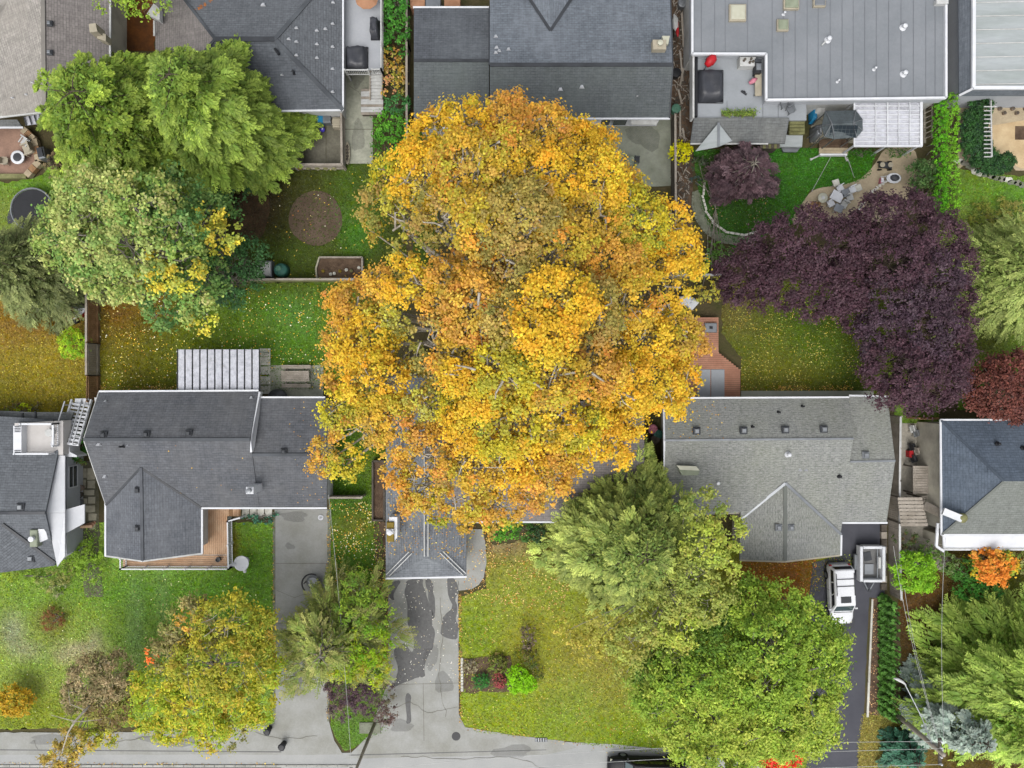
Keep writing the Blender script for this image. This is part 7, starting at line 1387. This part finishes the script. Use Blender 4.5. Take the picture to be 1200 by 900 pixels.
shrub('vivid lime crescent-shaped shrub on the centre lawn', 611, 797, 14, 1.2, [('#a0e000', 4), ('#90d000', 3), ('#b4ec10', 2)], leaf=(.16, .09), f=.95, cover=3.5, rc=(.14, .26), lobes=[(606, 792, 11, 1.3, [('#90cc10', 4), ('#80b810', 3)]), (612, 800, 12, 1.2, [('#90cc10', 4), ('#80b810', 3)]), (622, 803, 8, .9, [('#90cc10', 4), ('#80b810', 3)]), (604, 803, 9, 1.0, [('#90cc10', 4), ('#80b810', 3)])])
shrub('golden round bush at the left photo edge above the pavement', 16, 822, 19, 2.0, [('#c09c24', 4), ('#b08e22', 3), ('#a09428', 3)], leaf=(.16, .1))
shrub('dark green shrub behind the lime crescent on the centre lawn', 625, 778, 15, 1.3, [('#5a6c28', 3), ('#4a5c24', 3), ('#6f6a34', 2)], f=.8, lobes=[(622, 772, 10, 1.2, [('#5a6c28', 3), ('#6f6a34', 2)]), (631, 786, 8, 1.0, [('#5a6c28', 3), ('#6f6a34', 2)]), (612, 771, 8, 1.0, [('#6f7a28', 3), ('#7f6a34', 2)])])
shrub('brown mottled upright shrub alone on the centre lawn above the lime crescent', 620, 745, 8, 1.4, [('#6a5a48', 3), ('#7d7060', 2), ('#5a5a38', 2)], f=.9, rc=(.12, .24), lobes=[(619, 742, 8, 1.5, [('#6a5a48', 3), ('#7d7060', 2), ('#5a5a38', 1)]), (620, 752, 8, 1.3, [('#6a5a48', 3), ('#8a7d6c', 2)]), (617, 760, 6, .9, [('#5a5040', 3)])])
shrub('small red-brown round bush alone on the lower left lawn', 60, 727, 13, 1.0, [('#7a4a2c', 4), ('#6b5a30', 2), ('#8a5a38', 2)], leaf=(.14, .04))
shrub('green leafy plant in the middle of the stone-edged lawn bed', 564, 799, 9, .8, [('#3f7a34', 3), ('#356a30', 3)], leaf=(.22, .07), rc=(.12, .25))
shrub('red flowering plant at the right of the stone-edged lawn bed', 585, 798, 8, .7, [('#98444a', 3), ('#a05850', 2), ('#6a4a34', 3)], rc=(.12, .22))
shrub('pale dry twiggy plant at the left of the stone-edged lawn bed', 551, 782, 8, .6, [('#b0a888', 3), ('#8f8468', 3), ('#6a5a40', 2)], leaf=(.22, .03), rc=(.12, .25))
shrub('low green bush at the top right of the stone-edged lawn bed', 583, 778, 11, .8, [('#6a7a2c', 3), ('#5a6028', 3), ('#8a7a48', 2)], rc=(.12, .25))
HG = [('#3f7a28', 4), ('#4f8c30', 3), ('#356a24', 2)]
def hedge_lobes(x0, y0, x1, y1, h, pal, r=13): 
    L = []; n = max(1, int(math.hypot(x1-x0, y1-y0)/(r*.8)))
    for i in range(n+1): t = i/max(n, 1); L.append((x0+(x1-x0)*t+random.uniform(-2, 2), y0+(y1-y0)*t, r*random.uniform(.85, 1.1), h*random.uniform(.9, 1.08), pal))
    return L
for (x0, y0, x1, y1, h_, pal, r, lb) in ((462, -20, 463, 48, 2.6, HG, 14, 'dark green laurel hedge stretch at the top of the planted strip'), (461, 66, 461, 100, 2.2, [('#b8963c', 3), ('#8c8a34', 3), ('#c08a60', 2), ('#c8b070', 1)], 13, 'autumn-tinted salmon and olive hedge stretch in the planted strip'), (464, 122, 464, 122, 2.2, [('#3a6c38', 3), ('#447a40', 2)], 14, 'rounded deep green bush right of the grey landing'), (456, 146, 456, 178, 2.2, [('#4f8c24', 4), ('#5f9c2c', 3), ('#3f7020', 2)], 19, 'bright laurel hedge stretch below the grey landing'), (455, 187, 468, 186, 1.3, [('#a0522c', 4), ('#8a4426', 3)], 8, 'rusty red low shrub at the bottom of the planted strip')):
    shrub(lb, x0, y0, r, h_, pal, cat='hedge', name='hedge', lobes=hedge_lobes(x0, y0, x1, y1, h_, pal, r), base=((x0+x1)/2*.96+24, (y0+y1)/2*.96+18), leaf=(.2, .12), rc=(.25, .42), dens=12)
# bright clipped hedge, top right: tall twin rows, individual shrubs
VH = [('#669820', 4), ('#74a628', 3), ('#58861e', 2)]
for i in range(13):
    for j, x in enumerate((1103, 1116.5)):
        y = 116+i*10.6; pal = VH if j else [('#4d8a14', 4), ('#5a961a', 3), ('#3f7810', 2)]
        if j == 0 and (i in (0,)): pass
        broadleaf('hedge_shrub', ORD[i].capitalize()+' from the top in the '+['left', 'right'][j]+' row of the bright green clipped hedge', 'hedge', (x-17, y+13), [(x, y, 6.4, 3.0, pal), (x, y+3, 6.0, 2.9, pal)], leaf=(.14, .09), rc=(.2, .3), cover=2.2, dens=50, trunk_r=.05, twig=0, group='columns of the bright green hedge', upmin=-.9, vs=1.6, f=1.2)
shrub('dark round clipped bush left of the bright green hedge', 1084, 204, 17, 2.4, [('#3c5a2c', 3), ('#4a6634', 3), ('#5a6c40', 2)])
shrub('dim green shrub beside the bright hedge above the dark round bush', 1097, 235, 13, 2.2, [('#4d5c2c', 3), ('#5a6434', 3)])
for x0, x1, lb in ((998, 1024, 'low box hedge left of the path opening under the white pergola'), (1043, 1064, 'low box hedge right of the path opening under the white pergola')):
    shrub(lb, x0, 178, 6, .7, HG, lobes=[(x0+i*(x1-x0)/4, 178.5, 5.5, .7, [('#33601c', 3), ('#3f701e', 3)]) for i in range(5)], base=((x0+x1)/2, 178), leaf=(.1, .06), rc=(.12, .2), name='hedge', cat='hedge')
# dark crescent hedge
CH = [('#2c4c26', 4), ('#38602e', 3), ('#26422a', 2)]
cre = [(1152, 126), (1144, 138), (1141, 152), (1142, 166), (1146, 178), (1153, 188), (1162, 193), (1172, 193), (1180, 189), (1150, 140), (1150, 155), (1153, 170), (1160, 182)]
shrub('dark smooth-clipped crescent hedge curving round the sand-coloured patio', 1150, 160, 12, 2, CH, name='hedge', cat='hedge', base=(1120, 170), lobes=[(x, y, 12 if i < 6 else 10, 1.9+.02*(i % 3), CH) for i, (x, y) in enumerate(cre)], leaf=(.12, .09), rc=(.16, .26), dens=110, cover=4.5)
# row of young conifers
for i in range(15):
    y = 702+i*9.2; base = (1036+.0*i, y-1); a = W(base[0], base[1], 0)
    ap_x = 600+(base[0]-600)*58/(58-2.6); ap_y = 450+(base[1]-450)*58/(58-2.6)
    conifer('young_conifer', ORD[i].capitalize()+' from the top in the row of young dark green conifers beside the black driveway', 'conifer', (ap_x-3, ap_y), 2.6, .38, [('#4e7c2c', 4), ('#426c24', 3), ('#5a8632', 2)], None, nf=130, nb=22, prof=.8, fl=(.22, .4), k=4, lw=.35, z0=.03, f=.95, group='row of young conifers', fill=.3)
# front left shrubs
LF = [('#7a9a2c', 3), ('#8aa83a', 3), ('#6a8a2a', 2)]
shrub('light green leafy shrub below the white skirt of the leftmost house', 92, 655, 20, 1.6, LF, lobes=[(85, 660, 14, 1.5, LF), (100, 650, 16, 1.6, LF), (105, 668, 14, 1.4, LF), (76, 672, 12, 1.2, [('#8a8a4a', 2), ('#6a7a34', 2)])], leaf=(.24, .06))
shrub('mixed green and tan border plants along the front of the leftmost house', 45, 680, 12, 1.0, LF, lobes=[(12, 672, 10, .9, [('#8aa020', 3), ('#7a8a2a', 2)]), (30, 675, 11, 1.0, LF), (52, 682, 12, 1.0, [('#9a9a5a', 2), ('#7a8a44', 2)]), (68, 690, 10, .8, [('#8a8a6a', 2), ('#7a8a44', 2)])], leaf=(.18, .06))
shrub('small dark shrub between the white stair and the grey roof of the left house', 95, 525, 10, 2, [('#3f6a2c', 3), ('#4a7a34', 3), ('#5a6a3a', 1)], lobes=[(94, 510, 8, 2, HG), (92, 522, 9, 1.8, HG), (96, 534, 9, 1.4, [('#4d6a2c', 3), ('#6a6a3c', 2)]), (90, 534, 7, 1.4, HG)])
shrub('yellow-green clump by the golden yard above the lower strip roof', 28, 481, 8, 1, [('#b8c418', 3), ('#7a8a2a', 2)], lobes=[(28, 480, 7, .9, [('#b4c418', 3), ('#8a9a1a', 2)]), (12, 476, 8, .9, [('#5a6a2a', 2), ('#6b5a3a', 2)]), (42, 478, 6, .8, [('#5a5a2a', 2), ('#6b5a3a', 2)])])
shrub('low blue-green ground plants under the stepping slabs of the left house', 300, 608, 6, .4, [('#3c6c58', 3), ('#4a7a60', 3), ('#4a7a34', 1)], lobes=[(288+i*8, 608+random.uniform(-1, 1.5), 5.5, .45, [('#3c6c58', 3), ('#4a7a60', 3)]) for i in range(5)])
shrub('fresh green bush at the corner of the curved walkway under the golden maple', 588, 621, 13, 1.6, [('#5f9c2c', 3), ('#4f8426', 3), ('#7aa83a', 1)], lobes=[(583, 622, 11, 1.6, [('#5f9c2c', 3), ('#4f8426', 3)]), (598, 620, 12, 1.7, [('#5f9c2c', 3), ('#4f8426', 3)]), (614, 622, 12, 1.8, [('#3f6424', 3), ('#345424', 3)]), (630, 626, 11, 1.8, [('#34502c', 3), ('#2c4424', 3)])], leaf=(.2, .1))
shrub('tangled green shrubs between the round bright shrub and the slatted pergola', 1100, 645, 14, 2, DG, lobes=[(1062, 632, 12, 1.6, [('#4a5c30', 3), ('#5a4a34', 1)]), (1090, 650, 13, 1.8, [('#5f7a3a', 3), ('#4a6a30', 3)]), (1108, 660, 14, 1.8, [('#5f7a3a', 3), ('#8a9a6a', 1)]), (1128, 668, 14, 1.8, [('#4a7a30', 3), ('#3f6a2c', 3)]), (1148, 680, 14, 1.8, HG), (1135, 690, 14, 1.6, HG), (1160, 698, 14, 1.6, [('#4a8a3a', 3), ('#3f7a2c', 3)]), (1140, 658, 10, 1.5, [('#a8b030', 3)]), (1196, 660, 12, 2.0, GY)], leaf=(.2, .08))
shrub('scarlet shrub peeping out below the dense green trees at the bottom edge', 910, 892, 12, 1.6, [('#d83020', 4), ('#e8503a', 3), ('#b82a20', 2)], lobes=[(900, 886, 10, 2.6, [('#d83020', 4), ('#e8503a', 3)]), (915, 892, 12, 2.6, [('#d83020', 4), ('#e8503a', 3)]), (932, 890, 9, 2.5, [('#d83020', 4), ('#e8503a', 3)]), (905, 904, 12, 1.6, [('#b82a20', 3)])])
shrub('brown and olive ground shrubs in the gravel between the two curved paths', 850, 215, 10, .8, DG, lobes=[(828, 205, 8, .7, [('#5a5a44', 3), ('#4a5c34', 2)]), (820, 190, 9, .8, [('#3f4c34', 3), ('#4a4a40', 2)]), (815, 212, 6, .9, [('#3c4a44', 3)]), (838, 292, 9, .8, [('#5f8a34', 3), ('#4a6a30', 2)]), (850, 300, 10, .8, [('#6a8a4a', 3), ('#4a6a30', 2)]), (830, 305, 7, .7, [('#5f8a34', 3), ('#7a8a5a', 2)]), (843, 330, 9, 1.2, PT), (835, 345, 9, 1.2, PT), (822, 345, 9, 1.2, PT)])
for x, y, lb in ((826, 301, 'white planter lying by the curved path end near the plum tree'), (812, 285, 'pale slab leaning at the upper edge of the golden maple by the path')): c = W(x, y, .3); q = T('planter_box', lb, 'planter', (c.x, c.y, 0)); MB().bbox(c.x, c.y, .25, .65, .4, .5, .2, .05).build('box', M['white'], q); box('soil', c.x, c.y, .5, .5, .25, .03, M['soil'], q, rot=.2)

# birches and mixed trees along the bottom
BI = [('#8c8c2c', 4), ('#9c942c', 3), ('#768026', 3), ('#a08c34', 1)]; BI2 = [('#829424', 3), ('#a09c28', 3), ('#a89430', 1)]; BR = [('#8c8450', 3), ('#7c7448', 3), ('#74783c', 2)]
broadleaf('birch_tree', 'large yellow-green birch with bare pale twigs on the lower left lawn', 'tree', (262, 765), [(225, 740, 34, 8, BR), (262, 735, 34, 9, BI), (295, 740, 28, 8, BI), (200, 770, 26, 7, BR), (235, 780, 38, 9, BI), (275, 785, 38, 9, BI), (305, 785, 24, 7, BI2), (185, 810, 32, 7, BI2), (225, 825, 36, 8, BI2), (265, 830, 36, 8, BI2), (295, 830, 24, 7, BI2), (170, 835, 22, 6, BI2), (200, 848, 24, 6, BI2), (245, 858, 24, 6, BI2), (175, 768, 7, 7, [('#e07030', 3), ('#d88050', 2)]), (215, 735, 12, 8, [('#b08a3a', 3)]), (270, 860, 16, 5, BR)], leaf=(.24, .11), rc=(.28, .6), cover=1.7, dens=17, trunk_r=.2, bark='birch', twig=.14, vis=.25, drop=.03, vs=.6, f=1.3)
BB = [('#7f7250', 3), ('#6d6444', 3), ('#8f8060', 2), ('#5a5a34', 2)]
broadleaf('birch_tree', 'half bare brown birch with one pale leaning limb at the lower left over the pavement', 'tree', (112, 800), [(105, 800, 28, 6, BB), (130, 795, 26, 6, BB), (90, 820, 20, 5.5, BB), (125, 830, 24, 5.5, [('#6a5a38', 3), ('#7d7a3c', 2)]), (85, 872, 18, 6, [('#96803a', 3), ('#80782e', 3), ('#8c7438', 1)]), (70, 890, 18, 6, [('#96803a', 3), ('#88783a', 2), ('#a8a030', 1)]), (100, 868, 14, 5.5, BI), (120, 862, 14, 5, BI), (60, 902, 16, 6, [('#96803a', 3), ('#88783a', 2)]), (150, 800, 14, 5, BB)], leaf=(.22, .09), rc=(.25, .5), cover=2.0, dens=26, trunk_r=.13, bark='birch', twig=.5, vis=.4, drop=.0, vs=.5, f=1.5)
q = T('fallen_limb', 'long pale bare limb arching out of the half bare birch at the lower left', 'branch', W(108, 820, 0)); MB().tube([W(112, 818, 4.8), W(100, 832, 6), W(88, 845, 6.6), (W(80, 858, 6.6)), (W(73, 880, 6.4))], [.06, .09, .08, .06, .03], 7).build('limb', M['birch'], q, True); MB().tube([W(84, 846, 6.5), W(100, 845, 6.6), W(120, 843, 6.5)], [.04, .03, .01], 5).build('side_branch', M['birch'], q); MB().tube([W(88, 845, 6.6), W(75, 842, 6.7), W(60, 838, 6.6)], [.04, .03, .01], 5).build('side_branch', M['birch'], q); MB().tube([W(100, 832, 6), W(82, 825, 6.2), W(80, 808, 6.2)], [.03, .02, .01], 5).build('side_branch', M['birch'], q)
SG = [('#6c8a2a', 3), ('#7f942e', 3), ('#5a7a26', 2)]; SG2 = [('#a09a5a', 3), ('#8a8f4c', 3), ('#b0a070', 2)]
broadleaf('larch_tree', 'fresh green and yellow dense young tree in the grass strip above the brown shrub', 'tree', (425, 735), [(420, 690, 20, 5.5, SG), (435, 720, 22, 6, SG), (430, 755, 26, 6, [('#7a9a10', 3), ('#8c9424', 3), ('#5f8a1c', 2)]), (405, 775, 24, 6, [('#8a9a1c', 3), ('#948a2c', 2), ('#7a9a1c', 2)]), (438, 785, 18, 5, [('#8aa010', 3), ('#98962c', 2)]), (412, 720, 20, 6, SG), (372, 790, 14, 5.5, [('#98a05a', 3), ('#8a9a4c', 2)]), (372, 770, 14, 5.5, [('#948450', 3), ('#8a9a3c', 2)])], leaf=(.24, .09), rc=(.25, .5), cover=1.5, dens=14, trunk_r=.12, twig=.12, vis=.3, drop=.05)
broadleaf('shrub', 'bare plum-brown shrub at the foot of the grass strip by the utility pole', 'shrub', (420, 818), [(402, 812, 20, 3.2, [('#54404a', 3), ('#6a5650', 2), ('#6f7044', 1)]), (428, 818, 20, 3.2, [('#54404a', 3), ('#5f4a50', 3)]), (400, 832, 14, 2.6, [('#54404a', 3), ('#7a7a5a', 1)]), (450, 836, 13, 2.4, [('#5a4644', 3), ('#6f5a50', 2)]), (446, 812, 14, 2.8, [('#6f6a50', 3), ('#5f4a50', 2)])], leaf=(.17, .06), rc=(.2, .38), cover=1.8, dens=44, trunk_r=.05, twig=.4, vis=.3, drop=.02)
CD = [('#5c7a34', 4), ('#6a8a3e', 3), ('#4a6a2c', 3)]
YT = [('#7c8840', 3), ('#8c9444', 3), ('#707e3a', 3)]; YT2 = [('#98a440', 3), ('#8a983e', 3), ('#a0a048', 1)]; YT3 = [('#8c9444', 3), ('#808a40', 3), ('#949048', 1)]
broadleaf('birch_tree', 'pale yellow-green birch with white limbs between the feathery evergreen and the lichen grey house', 'tree', (790, 675), [(825, 600, 24, 9, YT), (850, 620, 22, 9, YT2), (830, 640, 28, 10, YT2), (855, 655, 18, 9, YT2), (815, 670, 28, 9.5, YT), (790, 700, 28, 9, YT3), (830, 710, 24, 9, YT3), (765, 730, 26, 8, YT3), (800, 735, 26, 8.5, YT2), (740, 755, 24, 7, YT3), (762, 780, 18, 6, YT3), (795, 765, 20, 7, YT), (710, 735, 22, 6.5, [('#8f8f3a', 3), ('#a09a48', 2)]), (690, 760, 18, 5.5, [('#8f8a34', 3), ('#a09440', 2)]), (735, 790, 14, 5, YT3), (805, 590, 12, 8, GY), (845, 695, 20, 8.5, YT3), (665, 740, 14, 5, [('#8f8a34', 3), ('#a09440', 2)])], leaf=(.23, .12), rc=(.25, .52), cover=1.55, dens=15, trunk_r=.2, bark='birch', twig=.14, vis=.25, drop=.08, vs=.6, f=1.3)
RD = [('#7c9830', 4), ('#8ea63a', 3), ('#66842a', 3), ('#a0b046', 1)]; RDk = [('#547428', 4), ('#67862e', 3)]; RDl = [('#8ea238', 4), ('#a0ac46', 3), ('#7c9632', 2)]
broadleaf('evergreen_oak', 'dense round mid-green tree, right one, beside the black driveway', 'tree', (868, 750), [(885, 720, 34, 8, RD), (918, 716, 30, 8.5, RD), (948, 738, 30, 8, RD), (905, 755, 40, 10, RD), (950, 775, 40, 9, RD), (970, 760, 26, 7, RD), (900, 800, 42, 10, RD), (945, 820, 38, 9, RDl), (965, 800, 28, 8, RD), (910, 850, 40, 9, RDl), (955, 850, 30, 8, RDl), (885, 700, 22, 7, RD), (870, 730, 24, 7.5, RDk)], leaf=(.24, .12), rc=(.22, .6), cover=1.9, dens=20, trunk_r=.35, twig=.08, f=1.12)
broadleaf('evergreen_oak', 'dense green tree, left one, with brighter lime leaves toward the bottom edge', 'tree', (805, 790), [(800, 770, 24, 6, RDk), (845, 765, 30, 8, RDk), (770, 790, 24, 6, RDk), (800, 800, 34, 8, RD), (840, 800, 36, 9, RD), (760, 812, 22, 5.5, RD), (790, 835, 34, 8, RDl), (835, 840, 38, 9, RDl), (870, 850, 34, 9, RDl), (810, 868, 32, 8, RDl), (850, 880, 38, 9, RDl), (775, 822, 24, 7, RD), (872, 880, 24, 8, RDl), (860, 820, 30, 9, RD), (925, 866, 24, 8, RDl), (955, 866, 20, 7, RDl), (835, 905, 26, 8, RDl)], leaf=(.24, .11), rc=(.22, .6), cover=1.9, dens=20, trunk_r=.35, twig=.08, f=1.12)
shrub('yellowish grass-like shrub above the pale weeping larch', 1160, 255, 14, 1.2, [('#8a8a44', 3), ('#9a9450', 3), ('#7a8a3c', 2)], lobes=[(1150, 250, 16, .8, [('#8a8a3c', 3), ('#7a8a34', 3)]), (1172, 248, 18, .9, [('#8f8c4a', 3), ('#8a8a3c', 3)]), (1190, 252, 16, .9, [('#8f8c4a', 3)]), (1150, 268, 14, .8, [('#7a8a3c', 3)])], leaf=(.2, .05))
BS = [('#8fa092', 4), ('#7d9084', 3), ('#a4b0a2', 2)]
shrub('dim russet creeping shrub in the brown bed left of the big feathery cedar', 1075, 790, 10, .6, [('#6a4a2c', 3), ('#5a4a24', 3)], lobes=[(1070, 790, 9, .4, [('#6a4a2c', 3), ('#5a4a24', 3)]), (1080, 770, 9, .4, [('#6a4a2c', 3), ('#5a4a24', 3)])])

# ------------------------------------------------------------------ feathery evergreens
LG = [('#84a038', 4), ('#74922f', 3), ('#94ac44', 2)]
conifer('cedar_tree', 'large lime green evergreen, right one of the top left pair, with a bare tip', 'tree', (194, 86), 12.6, 5.8, [('#627e2c', 4), ('#547026', 3), ('#708834', 2)], '#92a644', nf=4600, prof=.42, fl=(.8, 1.5), z0=.14, f=1.0, wob=.10, tipw=.75)
conifer('cedar_tree', 'large bright green evergreen, left one of the top left pair', 'tree', (80, 106), 12.0, 6.5, [('#648028', 4), ('#567224', 3), ('#748a30', 2)], '#92a43e', nf=4800, prof=.36, fl=(.6, 1.1), fw=.42, z0=.16, f=1.0, wob=.12, tipw=.7)
conifer('cedar_tree', 'dull olive green evergreen cut by the left photo edge above the golden yard', 'tree', (-22, 300), 9, 4.8, [('#5c6838', 4), ('#4e5a2e', 3), ('#6c7646', 2)], '#868c54', nf=1900, prof=.5, z0=.06, f=1.0, fw=.30, lw=.22, tipw=.6)
conifer('shrub', 'twiggy brown-green shrub between the pink patio and the lime green evergreens', 'shrub', (58, 186), 3.0, 1.5, [('#5f5a3a', 3), ('#6b5a40', 3), ('#4d5a30', 2)], '#7d7050', nf=260, prof=.5, fl=(.3, .6), k=5, z0=.05, wob=.3)
conifer('plum_tree', 'small sparse purple plum tree in front of the shingled porch', 'tree', (886, 190), 5.0, 2.45, [('#402e34', 4), ('#4a383e', 3), ('#34262c', 2)], '#604c50', nf=1500, prof=.4, fl=(.4, .8), fw=.40, lw=.24, z0=.25, f=1.0, slope=(-.2, .5), wob=.2, bark='bark', fill=.4)
conifer('cedar_tree', 'grey-green feathery evergreen between the golden maple and the front lawn', 'tree', (758, 656), 11.5, 6.7, [('#70823a', 4), ('#7e8e42', 3), ('#5c7430', 3)], '#a8b058', nf=4200, prof=.5, fl=(.7, 1.4), z0=.07, f=1.0, tipw=.65, fw=.34, lw=.24)
conifer('cedar_tree', 'big light green feathery cedar in the bottom right corner', 'tree', (1285, 862), 11.0, 6.7, [('#759634', 4), ('#668a2e', 3), ('#84a03c', 2)], '#b0c45c', nf=3400, prof=.42, fl=(1.0, 1.9), fw=.30, lw=.24, k=12, z0=.05, f=1.0, tipw=.7, wob=.16)
conifer('larch_tree', 'pale green weeping larch cut by the right photo edge beside the plum trees', 'tree', (1240, 312), 9.0, 5.1, [('#7e9048', 4), ('#6e823c', 3), ('#90a056', 2)], '#a4ae60', nf=2400, prof=.45, fl=(.8, 1.5), fw=.22, lw=.2, z0=.06, f=1.0, slope=(-.9, -.2), tipw=.75, wob=.15)
conifer('spruce_tree', 'silvery blue-green spruce leaning over the utility pole at the lower right', 'tree', (1160, 876), 7.5, 3.0, [('#84968a', 4), ('#74867a', 3), ('#96a496', 2)], '#b0bcb0', nf=1200, prof=.5, fl=(.5, .9), fw=.42, lw=.5, k=7, z0=.05, f=1.0, tipw=.6, wob=.15)
conifer('spruce_tree', 'dark blue-green small spruce at the bottom edge left of the silvery spruce', 'tree', (1078, 896), 3.2, 1.9, [('#37684f', 4), ('#305848', 3)], '#528468', nf=420, prof=.5, fl=(.35, .7), k=6, z0=.05, f=1.0)
conifer('larch_tree', 'airy yellow-green and tan tree overhanging the left concrete drive', 'tree', (374, 770), 7.8, 4.3, [('#6c8236', 4), ('#7f8c3e', 3), ('#8a8850', 3)], '#9ea254', nf=1700, prof=.42, fl=(.7, 1.4), fw=.24, lw=.2, z0=.25, f=1.0, wob=.3, bark='bark', tipw=.5, slope=(-.5, .3), fill=.3)
